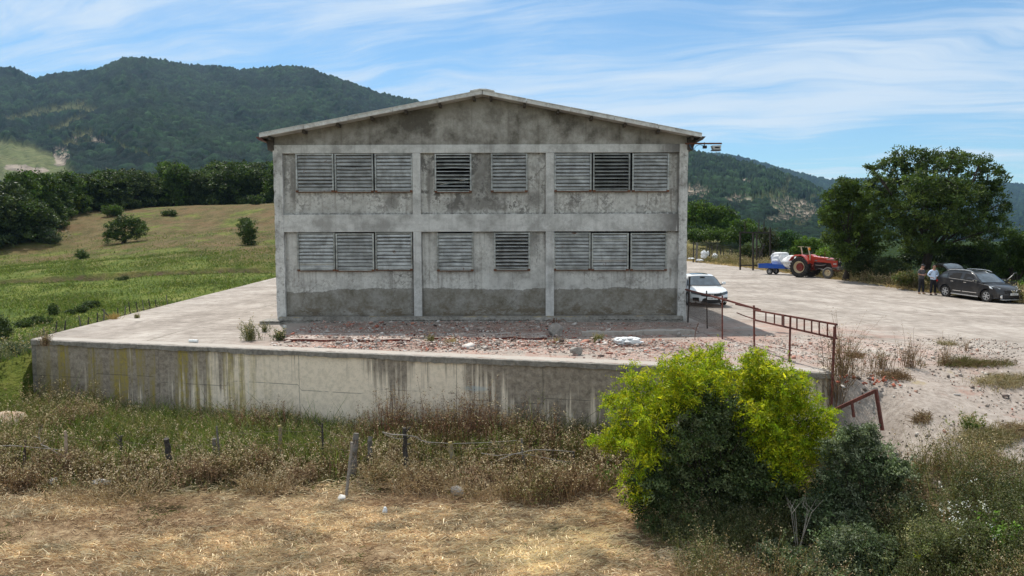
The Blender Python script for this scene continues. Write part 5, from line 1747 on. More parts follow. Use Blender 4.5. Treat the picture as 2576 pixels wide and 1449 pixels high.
def hand(N, E, wrist, side, w, d, palm_n, curl):
    """palm, four fingers of different lengths and a thumb that leaves the side of the palm"""
    w, d, n = Vector(w), Vector(d).normalized(), Vector(palm_n).normalized()
    s = d.cross(n).normalized() * side
    pal = w + d * .055
    N[wrist + 'p'] = (*pal, (.032, .018)); E.append((wrist, wrist + 'p'))
    for k, (off, ln) in enumerate(((.028, .072), (.010, .082), (-.009, .076), (-.027, .058))):
        b = w + d * .095 + s * off
        m_ = b + d * ln * .5 + n * curl * .25 * ln; t_ = b + d * ln * (1 - .35 * curl) + n * curl * .9 * ln
        for nm, p_, r_ in (('a', b, .0095), ('b', m_, .0085), ('c', t_, .007)): N[f'{wrist}f{k}{nm}'] = (*p_, r_)
        chain(E, wrist + 'p', f'{wrist}f{k}a', f'{wrist}f{k}b', f'{wrist}f{k}c')
    a = w + d * .035 + s * .036; b = a + s * .022 + d * .03 + n * .012; c = b + d * .028 + n * .012
    for nm, p_, r_ in (('a', a, .012), ('b', b, .0105), ('c', c, .008)): N[f'{wrist}t{nm}'] = (*p_, r_)
    chain(E, wrist + 'p', f'{wrist}ta', f'{wrist}tb', f'{wrist}tc')
def man(root, P, arms, stance, head_fwd, shirt_mat, shoe_mat, sleeves, belly):
    """faces -y; arms = {side: (elbow, wrist, hand_dir, palm_n, curl)}"""
    sh, hp = 1.47, .98
    N, E = {}, []
    N['pelvis'] = (0, 0, hp - .02, (.135, .10))
    N['waist'] = (0, 0, 1.12, (.125, .09)); N['chest'] = (0, .0, 1.32, (.165, .115)); N['collar'] = (0, .0, sh, (.10, .075))
    N['neck'] = (0, -.01, sh + .08, .056); 
    hx, hy = 0, -.02 - head_fwd * .05
    N['head1'] = (hx, hy, sh + .16, (.066, .078)); N['head2'] = (hx, hy - head_fwd * .01, sh + .245, (.076, .092)); N['head3'] = (hx, hy + .01, sh + .30, (.058, .070))
    N['nose'] = (hx, hy - .098, sh + .195 - head_fwd * .03, .013); N['chin'] = (hx, hy - .055, sh + .118, .030)
    chain(E, 'pelvis', 'waist', 'chest', 'collar', 'neck', 'head1', 'head2', 'head3'); E += [('head1', 'nose'), ('head1', 'chin')]
    for sd, k in ((-1, 'l'), (1, 'r')):
        N['ear' + k] = (hx + sd * .082, hy + .005, sh + .205, (.009, .018)); E.append(('head2', 'ear' + k))
        N['sh' + k] = (sd * .185, 0, sh - .045, .062)
        el, wr, hd2, pn, cu = arms[k]
        N['el' + k] = (*el, .042); N['wr' + k] = (*wr, .027)
        chain(E, 'collar', 'sh' + k, 'el' + k, 'wr' + k)
        hand(N, E, 'wr' + k, sd, wr, hd2, pn, cu)
        fx_, fy_ = stance[k]
        N['hip' + k] = (sd * .095, 0, hp - .10, .088); N['kn' + k] = (sd * .10 + (fx_ - sd * .1) * .5, fy_ * .4 - .015, .50, .060); N['an' + k] = (fx_, fy_ + .02, .09, .042); N['to' + k] = (fx_ + sd * .02, fy_ - .12, .04, (.036, .028))
        chain(E, 'pelvis', 'hip' + k, 'kn' + k, 'an' + k, 'to' + k)
    body = skin('body', N, E, M_SKIN, root)
    # shirt
    S, SE = {}, []
    S['b0'] = (0, 0, .88, (.185, .150)); S['b'] = (0, 0, .97, (.185, .145 + belly * .4)); S['w'] = (0, -belly * .3, 1.10, (.165, .125 + belly)); S['c'] = (0, 0, 1.32, (.185, .135)); S['k'] = (0, 0, sh - .01, (.115, .088)); S['k2'] = (0, -.005, sh + .045, (.066, .062))
    chain(SE, 'b0', 'b', 'w', 'c', 'k', 'k2')
    for k in 'lr':
        sd = -1 if k == 'l' else 1
        el, wr = Vector(arms[k][0]), Vector(arms[k][1]); s0 = Vector((sd * .185, 0, sh - .045))
        S['s' + k] = (*s0, .080); m_ = s0.lerp(el, .55); S['m' + k] = (*m_, .066)
        chain(SE, 'k', 's' + k, 'm' + k)
        if sleeves == 'long':
            S['e' + k] = (*el, .058); q = el.lerp(wr, .85); S['w' + k] = (*q, .043); chain(SE, 'm' + k, 'e' + k, 'w' + k)
        else:
            q = s0.lerp(el, .8); S['e' + k] = (*q, .068); chain(SE, 'm' + k, 'e' + k)
    skin('shirt', S, SE, shirt_mat, root)
    T, TE = {}, []
    T['p0'] = (0, 0, hp + .03, (.165, .125)); T['p'] = (0, 0, hp - .0, (.168, .13)); T['p2'] = (0, 0, hp - .07, (.165, .128)); chain(TE, 'p0', 'p', 'p2')
    for k in 'lr':
        sd = -1 if k == 'l' else 1
        T['h' + k] = (sd * .088, 0, hp - .16, .100); a = N['kn' + k]; T['k' + k] = (a[0], a[1], a[2], .077); b = N['an' + k]; T['a' + k] = (b[0], b[1], .10, .063)
        chain(TE, 'p2', 'h' + k, 'k' + k, 'a' + k)
    skin('trousers', T, TE, M_TROUSER, root)
    for k in 'lr':
        b = N['an' + k]; c = N['to' + k]
        H = {'h': (b[0], b[1] + .03, .05, (.042, .05)), 'm': ((b[0] + c[0]) / 2, (b[1] + c[1]) / 2, .045, (.048, .042)), 't': (c[0], c[1] - .02, .038, (.046, .034))}
        skin('shoe', H, [('h', 'm'), ('m', 't')], shoe_mat, root)
    for sd in (-1, 1):
        mb = MB(); c = Vector((hx + sd * .031, hy - .083, sh + .215)); mb.lathe(c, (0, -1, 0), [(-.01, .011), (0, .012), (.006, .007), (.008, 0)], 10)
        mb.build('eye', M_HAIR, body)
    mb = MB(); mb.box(hx - .018, hx + .018, hy - .084, hy - .078, sh + .142, sh + .145); mb.build('mouth', M_DARKRED, body)
    return hx, hy, sh
ya = 43.9
xa = at(2318, 700, ya).x
pa = thing('person', 'man in black cap and charcoal T-shirt looking down at a phone in his hands', 'person', (xa, ya, verge1(xa, ya) if xa > right_edge(ya) else yard1(xa, ya)), R(18), 'two men behind the black car')
arms = {'l': ((-.25, -.02, 1.20), (-.10, -.27, 1.16), (.7, -.55, .0), (0, 0, 1), .5), 'r': ((.27, .0, 1.20), (.17, -.28, 1.20), (-.8, -.35, .05), (0, 0, 1), .5)}
hx, hy, sh = man(pa, None, arms, {'l': (-.12, .02), 'r': (.14, -.04)}, 1.0, M_TSHIRT, M_TANSHOE, 'short', .02)
mb = MB()
mb.lathe((hx, hy + .005, sh + .262), (0, 0, 1), [(-.02, .094), (.02, .094), (.055, .078), (.072, .045), (.078, 0)], 20)
mb.add([(hx - .07, hy - .06, sh + .262), (hx + .07, hy - .06, sh + .262), (hx + .055, hy - .165, sh + .235), (hx - .055, hy - .165, sh + .235), (hx - .07, hy - .06, sh + .272), (hx + .07, hy - .06, sh + .272), (hx + .055, hy - .165, sh + .243), (hx - .055, hy - .165, sh + .243)],
       [(0, 1, 2, 3), (7, 6, 5, 4), (0, 4, 5, 1), (1, 5, 6, 2), (2, 6, 7, 3), (3, 7, 4, 0)])
mb.build('cap', M_BLACKPLASTIC, pa, auto=40)
mb = MB(); mb.obox((.035, -.355, 1.205), (.075, .15, .009), Matrix.Rotation(R(15), 3, 'X'))
tag(mb.build('phone', M_PHONE, pa))
yb = 43.5
xb2 = at(2348, 700, yb).x
pb = thing('person', 'man in pale blue shirt standing with both hands on his hips by the open boot', 'person', (xb2, yb, verge1(xb2, yb) if xb2 > right_edge(yb) else yard1(xb2, yb)), R(8), 'two men behind the black car')
arms = {'l': ((-.36, .04, 1.22), (-.17, -.04, 1.06), (.5, -.6, -.35), (1, 0, 0), .4), 'r': ((.36, .05, 1.22), (.18, -.03, 1.06), (-.5, -.6, -.35), (-1, 0, 0), .4)}
hx, hy, sh = man(pb, None, arms, {'l': (-.15, -.02), 'r': (.17, .03)}, .4, M_SHIRT, M_DARKSHOE, 'long', .03)
mb = MB()
mb.lathe((hx, hy + .03, sh + .25), (0, .25, 1), [(-.02, .080), (.015, .085), (.045, .078), (.068, .05), (.078, 0)], 18)
mb.build('hair', M_HAIR, pb, smooth=True)
mb = MB(); mb.tube([(q_x, q_y, .975) for q_x, q_y in [(.160 * math.cos(a), .128 * math.sin(a)) for a in np.linspace(0, 2 * PI, 21)]], .012, 6, cap=False)
mb.build('belt', M_DARKSHOE, pb)
# ============================================================ fences, rubble and small things
def inst_boxes(name, C, S, Q, cols, mat, jit=.12, seed=1):
    """many small irregular boxes: centres (n,3), sizes (n,3), rotation angles (n,3), colours (n,3)"""
    rs = np.random.default_rng(seed); n = len(C)
    base = np.array([(x, y, z) for z in (-.5, .5) for y in (-.5, .5) for x in (-.5, .5)])
    P = base[None] * (1 + rs.normal(0, jit, (n, 8, 3))) * S[:, None]
    for ax in range(3):
        c, s = np.cos(Q[:, ax])[:, None], np.sin(Q[:, ax])[:, None]
        i, j = [(1, 2), (0, 2), (0, 1)][ax]
        a, b = P[..., i].copy(), P[..., j].copy()
        P[..., i], P[..., j] = a * c - b * s, a * s + b * c
    P = P + C[:, None]
    f = np.array([(0, 2, 3, 1), (4, 5, 7, 6), (0, 1, 5, 4), (2, 6, 7, 3), (0, 4, 6, 2), (1, 3, 7, 5)])
    F = (np.arange(n)[:, None, None] * 8 + f[None]).reshape(-1, 4)
    return np_obj(name, P.reshape(-1, 3), F, mat, cols=np.repeat(cols, 8, 0))
def chip_mat():
    m, t = new_mat('broken_brick')
    c = t.attr('Col'); n = t.noise(pos(t), 14, 5, .7)
    t.link(t.mix(1.0, c, t.ramp(n, [(.3, .7), (.7, 1.2)]), 'MULTIPLY'), t.p.inputs['Base Color'])
    t.p.inputs['Roughness'].default_value = .92
    bump(t, t.noise(pos(t), 60, 4, .7), .5, .01)
    return m
M_CHIP = chip_mat()
PAL = np.array([(.36, .13, .09), (.42, .20, .145), (.45, .29, .235), (.44, .35, .30), (.56, .51, .47), (.32, .28, .25), (.11, .08, .07), (.28, .13, .10)])
def rubble(n, seed):
    rs = np.random.default_rng(seed)
    X, Y, Sz, K = [], [], [], []
    while len(X) < n:
        x = rs.uniform(-9, 13.5); y = rs.uniform(16, 27.6)
        if x < XB and y < front_y(x) + .5: continue
        d = 0
        band = math.exp(-((y - (22.0 - .05 * x)) / 1.25) ** 2) * (1 if -7.4 < x < 6.2 else 0)
        tri = math.exp(-((y - 20.8) / 2.2) ** 2) * float(sst(x, 0, 4)) * (1 - float(sst(x, 8.5, 12.5))) * .42
        back = .32 * (1 if -7.5 < x < 6.6 and y > 23.3 else 0)
        left = .25 * math.exp(-((y - 21.2) / .9) ** 2) * float(sst(x, -4.5, -1.5)) 
        ramp_ = .12 if (x > 8 and y < 19) else 0
        d = max(band * (.35 + .9 * float(fbm(x * .9, y * .9, 3, 5))), tri, back * float(fbm(x * 1.2, y * 2, 3, 15)) * 1.4, left, ramp_ * float(fbm(x, y, 3, 25)))
        if x > -7.4 and x < -5.8 and y < 23: d *= .4
        if rs.random() > d: continue
        X.append(x); Y.append(y); K.append(d)
    X = np.array(X); Y = np.array(Y); K = np.array(K)
    s = rs.lognormal(math.log(.027), .5, n) * (1 - .4 * sst(X, 2.5, 6)) * (.75 + .5 * K)
    s = np.clip(s, .012, .12); s = np.where(rs.random(n) < .02, s * 2.6, s)
    S = np.stack([s * rs.uniform(.8, 1.7, n), s * rs.uniform(.6, 1.2, n), s * rs.uniform(.25, .6, n)], -1)
    Z = yard_z(X, Y) + S[:, 2] * .35 + np.where(K > .4, rs.random(n) * .16 * np.clip(fbm(X * .7, Y * 1.1, 3, 44) - .42, 0, 1) * 3, 0) + np.where((Y > 23) & (X < 1.6), .07, 0)
    Q = np.stack([rs.normal(0, .25, n), rs.normal(0, .25, n), rs.uniform(0, 6.3, n)], -1)
    pick = rs.choice(len(PAL), n, p=[.06, .08, .19, .24, .20, .12, .07, .04])
    cols = PAL[pick] * rs.uniform(.8, 1.15, (n, 1))
    return np.stack([X, Y, Z], -1), S, Q, cols
C, S, Q, cc_ = rubble(15500, 5)
tag(inst_boxes('brick_rubble', C, S, Q, cc_, M_CHIP, seed=2), kind='stuff')

def remnant_mat():
    m, t = new_mat('broken_screed')
    P = pos(t); z = t.xyz(P)[2]
    n = t.noise(t.scale(P, 1, 2.5, 1), 1.3, 8, .7); n2 = t.noise(P, 12, 5, .7)
    c = t.ramp(t.m('ADD', t.m('MULTIPLY', n, .6), t.m('MULTIPLY', n2, .4)), [(.38, (.16, .11, .09)), (.48, (.30, .23, .195)), (.56, (.44, .38, .34)), (.7, (.56, .52, .48))])
    nz = t.xyz(t.n('ShaderNodeNewGeometry').outputs['Normal'])[2]
    c = t.mix(t.ss(nz, .6, .3), c, t.ramp(n2, [(.35, (.08, .025, .02)), (.6, (.20, .06, .045))]))
    t.link(c, t.p.inputs['Base Color']); t.p.inputs['Roughness'].default_value = .92
    bump(t, n2, .7, .03)
    return m
M_REM = remnant_mat()
def slab(name, label, cat, x0, x1, yf, yb, h, seed, n=70, slope=0, mat=None):
    rs = np.random.default_rng(seed)
    xs = np.linspace(x0, x1, n)
    jag = .16 * (fbm(xs * 2.3, 0 * xs + seed, 4, seed) - .5) * 2 + .05 * rs.random(n)
    fy_ = yf + slope * (xs - x0) + jag; by = yb + slope * (xs - x0) + .3 * (fbm(xs * 1.7, 0 * xs, 4, seed + 4) - .5)
    V, F = [], []
    for i in range(n):
        e = h * (.75 + .5 * float(vnoise(xs[i] * 3, seed, seed)))
        V += [(xs[i], fy_[i], -.02), (xs[i], fy_[i] - .0, e), (xs[i], (fy_[i] + by[i]) / 2, e * 1.03), (xs[i], by[i], e), (xs[i], by[i], -.02)]
    for i in range(n - 1):
        for k in range(4):
            F.append((i * 5 + k, i * 5 + 5 + k, i * 5 + 6 + k, i * 5 + 1 + k))
    F.append((0, 1, 2, 3, 4)); F.append(tuple(5 * (n - 1) + k for k in (4, 3, 2, 1, 0)))
    mb = MB(); mb.add(V, F)
    o = mb.build(name, mat or M_REM)
    return tag(o, label, cat)
slab('floor_remnant', 'broken floor screed with a dark red brick front edge, left side of the demolished strip', 'floor remnant', -7.1, -3.2, 22.75, 24.3, .075, 3)
slab('floor_remnant', 'broken floor screed with red edge in the middle of the demolished strip', 'floor remnant', -2.5, 1.1, 23.15, 24.4, .06, 9)
slab('wall_remnant', 'narrow broken white concrete strip in front of the right-hand bay', 'wall remnant', 2.3, 6.1, 23.9, 24.25, .12, 12, slope=.12, mat=M_COPING)
# lump of concrete with bent rebar
def rock(name, label, cat, loc, size, seed, mat, group=None, parent=None, amp=.3, n=10, rz=0):
    rs = np.random.default_rng(seed)
    bm = bmesh.new(); bmesh.ops.create_icosphere(bm, subdivisions=3, radius=1)
    pl_ = [Vector(rs.normal(0, 1, 3)).normalized() for _ in range(9)]
    for v in bm.verts:
        for q in pl_:
            d = v.co.dot(q) - rs_h(seed, pl_.index(q))
            if d > 0: v.co -= q * d
        k = 1 + amp * .25 * (float(fbm(v.co.x * 3 + seed, v.co.y * 3 + v.co.z * 2, 3, seed)) - .5)
        v.co = Vector((v.co.x * size[0] * k, v.co.y * size[1] * k, (v.co.z * k + .75) * size[2]))
    me = bpy.data.meshes.new(name); bm.to_mesh(me); bm.free(); me.materials.append(mat)
    o = bpy.data.objects.new(name, me); COL.objects.link(o)
    if parent: o.parent = parent
    else: o.location = loc; o.rotation_euler.z = rz; tag(o, label, cat, group)
    return o
def rs_h(seed, i): return .55 + .3 * float(_h(np.array([i * 1.0]), np.array([seed * 1.0]), 5)[0])
M_STONE = simple('rough_grey_stone', (.30, .275, .25), .92, 0, .35, 6, dirt=(.14, .12, .10), bmp=.8, bscale=30)
M_PALESTONE = simple('pale_stone', (.55, .53, .50), .9, 0, .2, 6, bmp=.6, bscale=30)
q = on_z(1449, 893, 0); rock('stone_block', 'grey stone block lying alone near the edge of the retaining wall', 'stone', tuple(q), (.19, .15, .17), 4, M_STONE)
q = on_z(1397, 846, 0)
ps = thing('concrete_stump', 'broken concrete stump with bent rusty rebar on top among the brick rubble', 'concrete stump', tuple(q))
rock('stump', None, None, None, (.24, .22, .26), 7, M_STONE, parent=ps)
for k in range(7):
    a = k * .95; r_ = .09; mb = MB(); b = Vector((r_ * math.cos(a), r_ * math.sin(a) * .6, .36))
    mb.tube([b, b + Vector((.04 * math.cos(a * 2), 0, .16)), b + Vector((.18 * math.cos(a * 1.7), .1 * math.sin(a), .20 + .05 * math.sin(a * 3))), b + Vector((.27 * math.cos(a * 1.7), .12, .10))], .010, 5)
    mb.build('rebar', M_RUST, ps)
q = on_z(1579, 868, 0)
crumple('plastic_bag', 'crumpled white plastic bag lying on the pink rubble in front of the building', 'bag', (q.x, q.y, 0), (.30, .22, .11), 5, .3, amp=.75)
q = on_z(481, 864, 0)
mb = MB(); mb.tube([(0, 0, .06), (.16, -.02, .055)], .05, 12); mb.tube([(0, 0, .06), (-.12, .02, .058)], .046, 12)
o = mb.build('pipe_stub', M_PLATE); o.location = (q.x, q.y + .12, .0); tag(o, 'short white pipe stub lying on the coping of the retaining wall', 'pipe')
for k, (u, v, s, lab) in enumerate([(1103, 813, .08, 'round white stone on the ground against the middle of the plinth'), (716, 826, .09, 'pale stone below the left end of the plinth'), (695, 832, .06, 'small pale stone left of the demolished strip'),
                                    (893, 862, .09, 'upright white stone chunk on the rubble below the third left shutter'), (1282, 818, .05, 'small pale stone below the right pilaster of the middle bay'), (1707, 846, .11, 'grey stone at the right end of the white concrete strip')]):
    q = on_z(u, v, 0)
    rock('stone', lab, 'stone', tuple(q), (s, s * .8, s * .8), 20 + k, M_PALESTONE if k != 5 else M_STONE, 'loose stones on the platform', rz=k)

# heap of broken red tiles on the ramp
q = on_ground(2196, 964, yard1, 12, 30)
rs = np.random.default_rng(8); n = 34
Cx = np.stack([q.x + rs.normal(0, .38, n), q.y + rs.normal(0, .16, n), np.zeros(n)], -1); Cx[:, 2] = yard_z(Cx[:, 0], Cx[:, 1]) + .03 + rs.random(n) * .06
Sx = np.stack([rs.uniform(.04, .13, n), rs.uniform(.03, .08, n), rs.uniform(.012, .03, n)], -1)
cl = np.where(rs.random((n, 1)) < .75, np.array([[.42, .13, .08]]), np.array([[.40, .36, .33]])) * rs.uniform(.7, 1.1, (n, 1))
tag(inst_boxes('tile_heap', Cx, Sx, np.stack([rs.normal(0, .5, n), rs.normal(0, .5, n), rs.uniform(0, 6, n)], -1), cl, M_CHIP), 'small heap of broken orange-red tiles on the ramp beyond the leaning gate', 'tile heap', kind='stuff')

# ---------- rusty steel fence on the right
M_RUSTRED = rusty('red_rusty_steel', (.17, .055, .04), (.075, .03, .025))
M_DARKPOST = rusty('dark_steel', (.045, .035, .03), (.02, .018, .017))
def post_top(u, v, Y): return at(u, v, Y)
FP = []    # (u_top, v_top, u_base, depth, material, radius, label)
specs = [(1735, 697, 1729, 27.6, M_DARKPOST, .030, 'dark steel fence post right at the building corner'),
         (1777.5, 732, 1778, 25.8, M_DARKPOST, .022, 'dark thin steel fence post standing before the white car'),
         (1817, 744, 1816.3, 23.1, M_RUSTRED, .022, 'rusty steel fence post right of the white car'),
         (1896.5, 769, 1897, 21.3, M_RUSTRED, .026, 'rusty steel post carrying the left end of the ladder'),
         (1988.5, 794.5, 1986, 18.9, M_RUSTRED, .024, 'rusty steel post behind the middle of the ladder'),
         (2099.7, 822.5, 2094, 17.3, M_RUSTRED, .028, 'rusty steel post at the end of the retaining wall')]
for (ut, vt, ub, Y, mt, r, lab) in specs:
    a = at(ut, vt, Y); b = at(ub, 900, Y); b.z = -.05 if Y > 17.5 else -1.25
    mb = MB(); mb.beam(b - a, (0, 0, 0), r * 1.7, r * 1.7); mb.box(-r * 1.1, r * 1.1, -r * 1.1, r * 1.1, -.005, .008)
    o = mb.build('fence_post', mt, local=None); o.location = a
    tag(o, lab, 'post', 'steel posts of the broken fence')
def P_(u, v, Y): return at(u, v, Y) + Vector((0, -.05, 0))
mb = MB(); mb.beam(P_(1724, 728, 27.9), P_(1817, 752, 23.1), .05, .05); mb.beam(P_(1817, 752, 23.1), P_(1911, 779.5, 21.1), .05, .05); mb.beam(P_(1850, 765, 22.3), P_(1905, 776.5, 21.2) , .05, .04)
tag(mb.build('rail', M_RUSTRED), 'long rusty rail running from the building corner to the ladder', 'rail')
# ladder lying sideways against the posts, in two overlapping lengths
def Yl(u): return float(np.interp(u, [1896, 1988, 2106], [21.2, 18.8, 17.15]))
def vt_(u): return float(np.interp(u, [1899, 2107], [779.5, 815.5])); 
def vb_(u): return float(np.interp(u, [1901, 2105.5], [803.9, 850.7]))
LP_ = lambda u, v: at(u, v, Yl(u)) + Vector((-.05, -.07, 0))
lad = thing('ladder', 'rusty steel ladder tied sideways along the fence posts', 'ladder', tuple(LP_(1899, 800)))
for (a, b) in ((1899, 1976), (1962, 2108)):
    mb = MB(); mb.beam(LP_(a, vt_(a)), LP_(b, vt_(b)), .035, .045); mb.build('rail', M_RUSTRED, lad, world=True)
    mb = MB(); mb.beam(LP_(a, vb_(a)), LP_(b, vb_(b)), .035, .045); mb.build('rail', M_RUSTRED, lad, world=True)
for u in (1901, 1929, 1950.5, 1970, 1974, 2007, 2025.5, 2044, 2063, 2083.5, 2104):
    mb = MB(); mb.beam(LP_(u, vt_(u)), LP_(u, vb_(u)), .03, .028); mb.build('rung', M_RUSTRED, lad, world=True)
mb = MB(); mb.tube([at(1854, 787, 22.3), at(1874, 795, 21.8), at(1901, 803.9, 21.2)], .018, 6); mb.build('bent_end', M_RUSTRED, lad, world=True)
# thin bent rebar
q = on_z(1748, 854, 0)
mb = MB(); mb.tube([q, at(1749, 838, q.y), at(1752, 826, q.y), at(1757, 813, q.y - .1)], .012, 5)
tag(mb.build('rebar', M_RUST), 'thin bent rebar sticking up from the rubble left of the posts', 'rebar')
# chain-link netting
M_WIRE = simple('galvanised_wire', (.26, .25, .24), .5, .4, .2, 8)
M_WIRERUST = rusty('rusted_wire', (.13, .09, .07), (.07, .05, .04))
def netting(name, a, b, c, d, mesh, r, mat, sag=0):
    """diamond mesh in the quad a(top left) b(top right) c(bottom right) d(bottom left)"""
    a, b, c, d = map(Vector, (a, b, c, d))
    W = ((b - a).length + (c - d).length) / 2; H = ((d - a).length + (c - b).length) / 2
    mb = MB()
    def Pt(s, t):
        p = a.lerp(b, s).lerp(d.lerp(c, s), t)
        return p + Vector((0, sag * math.sin(s * PI) * math.sin(t * PI * .9), 0))
    n = int((W + H) / mesh)
    for sg in (-1, 1):
        for k in range(n + 1):
            x0 = k * mesh - (H if sg > 0 else 0)
            pts = []
            for j in range(5):
                h = H * j / 4; x = x0 + sg * h
                pts.append((x, h))
            # clip to the quad
            (xa_, ha), (xb_, hb) = pts[0], pts[-1]
            t0, t1 = 0, 1; dx = xb_ - xa_
            if dx > 0: t0 = max(t0, -xa_ / dx); t1 = min(t1, (W - xa_) / dx)
            else: t0 = max(t0, (W - xa_) / dx); t1 = min(t1, -xa_ / dx)
            if t0 >= t1: continue
            q = [Pt((xa_ + dx * t) / W, (ha + (hb - ha) * t) / H) for t in (t0, (t0 + t1) / 2, t1)]
            mb.tube(q, r, 3, cap=False)
    return mb.build(name, mat)
o = netting('chain_link_netting', P_(1735, 750, 27.5), P_(1817, 770, 23.1), at(1816.5, 835, 23.1), at(1729, 797, 27.6), .09, .0035, M_WIRERUST)
tag(o, 'sagging chain-link netting between the building corner and the rusty posts', 'netting')
# leaning gate frame with mesh on the ramp
gY = 15.7
ga, gb, gc = at(2090, 1036, 16.1), at(2203, 983, gY), at(2220, 1077, 15.55)
gt = thing('gate', 'collapsed rusty gate frame with wire mesh leaning on the ramp', 'gate', tuple(gc))
mb = MB(); mb.beam(ga, gb, .06, .07); mb.build('top_bar', M_RUSTRED, gt, world=True)
mb = MB(); mb.beam(gb + Vector((0, .004, .03)), gc - Vector((0, 0, .05)), .06, .06); mb.build('upright', M_RUSTRED, gt, world=True)
gd, ge = at(2090, 1120, 15.9), at(2143, 1011, 15.9)
mb = MB(); mb.beam(ge, at(2148, 1050, 15.8), .045, .045); mb.build('upright', M_RUSTRED, gt, world=True)
mb = MB(); mb.beam(ga, gd, .05, .05); mb.build('upright', M_RUSTRED, gt, world=True)
o = netting('wire_mesh', ga, gb, gc, gd, .075, .003, M_WIRE); o.parent = gt
o.data.transform(Matrix.Translation(-gt.location))

# ---------- wooden stakes of the field fence
def wood(name, a, b): return simple(name, a, .9, 0, .35, 5, dirt=b, dirt_amt=.8, bmp=.6, bscale=30)
W_DARK = wood('charred_wood', (.035, .03, .027), (.08, .07, .06)); W_GREY = wood('weathered_wood', (.17, .155, .135), (.08, .07, .06)); W_PALE = wood('pale_stake_wood', (.42, .32, .24), (.25, .18, .13))
W_LICH = wood('lichened_wood', (.20, .17, .12), (.40, .30, .06)); W_BRANCH = wood('bleached_branch', (.30, .27, .24), (.16, .14, .12))
stakes = [(64, 1106, 60, 1188, .028, W_DARK, 'thin dark stake at the far left of the field fence'),
          (164, 1084, 170, 1184, .036, W_PALE, 'pale sawn stake near the left end of the field fence'),
          (306, 1096, 300, 1160, .032, W_DARK, 'short forked black stake between the pale stake and the thick one'),
          (420, 1103, 428, 1196, .060, W_DARK, 'thick dark round post leaning slightly left in the brown weeds'),
          (538, 1103, 541, 1170, .045, W_GREY, 'short grey stump post beside a crooked pole'),
          (545, 1072, 556, 1188, .024, W_GREY, 'tall crooked pole behind the short grey stump'),
          (704, 1070, 705, 1170, .045, W_LICH, 'stake with a yellow lichened top left of the thin twiggy pole'),
          (811, 1064, 813, 1170, .022, W_DARK, 'thin twiggy pole in the middle left of the fence'),
          (898, 1090, 886, 1206, .065, W_GREY, 'thick grey tapered post in the middle of the fence'),
          (886, 1112, 870, 1252, .030, W_BRANCH, 'slanting bleached pole propped against the thick grey post'),
          (930, 1098, 930, 1180, .055, W_GREY, 'short pale-topped post right of the thick grey post'),
          (1018, 1076, 1023, 1200, .050, W_DARK, 'knotted black post that carries a bleached branch'),
          (1134, 1112, 1141, 1206, .055, W_LICH, 'post with a yellow lichened head right of the knotted black post'),
          (1311, 1104, 1322, 1192, .026, W_GREY, 'thin grey stake left of the last dark stake'),
          (1442, 1136, 1447, 1196, .028, W_DARK, 'last dark stake on the right before the green bush')]
STK = []
for i, (ut, vt, ub, vb, r, mt, lab) in enumerate(stakes):
    b = on_ground(ub, vb, low1, 12, 30)
    a = at(ut, vt, b.y)
    rs = random.Random(i)
    pts, rr = [], []
    for k in range(9):
        f = k / 8
        p = b.lerp(a, f) + Vector((rs.uniform(-1, 1), rs.uniform(-1, 1), 0)) * r * .35
        pts.append(p - a); rr.append(r * 1.15 * (1.12 - .25 * f) * rs.uniform(.88, 1.12))
    pts[0] = pts[0] - Vector((0, 0, .15))
    mb = MB(); mb.tube(pts, rr, 9)
    if i in (2, 7, 11):
        for q in range(3):
            p = pts[5 + q]; d = Vector((rs.choice((-1, 1)) * .16, 0, .08 + .05 * q)); mb.tube([p, p + d * .6, p + d], [r * .5, r * .4, r * .2], 5)
    o = mb.build('fence_stake', mt); o.location = a
    tag(o, lab, 'stake', 'wooden stakes of the field fence'); STK.append((a, b))
def branch(label, pts, r0, r1, mat=W_BRANCH, Y=18.2):
    P3 = [at(u, v, Y) if len(q_) == 0 else at(u, v, q_[0]) for (u, v, *q_) in pts]
    mb = MB(); n = len(P3); r0 *= .62; r1 *= .62; mb.tube(P3, [r0 + (r1 - r0) * k / (n - 1) for k in range(n)], 6)
    return mb, P3
def put(mb, label, cat='branch', group='bleached branches laid along the field fence', mat=W_BRANCH):
    tag(mb.build('branch', mat), label, cat, group)
y11 = STK[11][0].y - .08
mb, _ = branch('', [(962, 1087), (985, 1093), (1018, 1094), (1048, 1099), (1058, 1107), (1075, 1112), (1140, 1116), (1230, 1113), (1300, 1108)], .028, .008, Y=y11)
mb2, _ = branch('', [(962, 1087), (975, 1096), (1000, 1104), (1016, 1103)], .018, .008, Y=y11 + .02); mb.add(mb2.v, mb2.f)
put(mb, 'long wavy bleached branch lying across the knotted black post')
mb, _ = branch('', [(1254, 1157), (1290, 1143), (1330, 1134), (1350, 1131), (1400, 1133), (1446, 1137)], .026, .012, Y=STK[13][0].y - .06); put(mb, 'bleached branch resting on the last dark stake')
mb, _ = branch('', [(1210, 1140), (1250, 1146), (1300, 1141), (1345, 1146), (1400, 1158), (1446, 1164)], .016, .010, Y=STK[13][0].y - .12); put(mb, 'lower thin branch sagging toward the last dark stake')
mb, _ = branch('', [(0, 1122), (25, 1121), (60, 1123), (110, 1128), (160, 1132)], .022, .014, Y=STK[0][0].y - .06); put(mb, 'thin pale branch at the far left edge resting on the dark stake')
mb, _ = branch('', [(168, 1152), (140, 1138), (118, 1124), (104, 1119), (100, 1105), (97, 1090), (99, 1075)], .03, .008, Y=STK[1][0].y - .05)
for q in ([(104, 1119), (112, 1108), (118, 1103)], [(100, 1103), (88, 1098), (80, 1097)], [(98, 1088), (104, 1078), (107, 1068)]):
    m2_, _ = branch('', q, .012, .005, Y=STK[1][0].y - .05); mb.add(m2_.v, m2_.f)
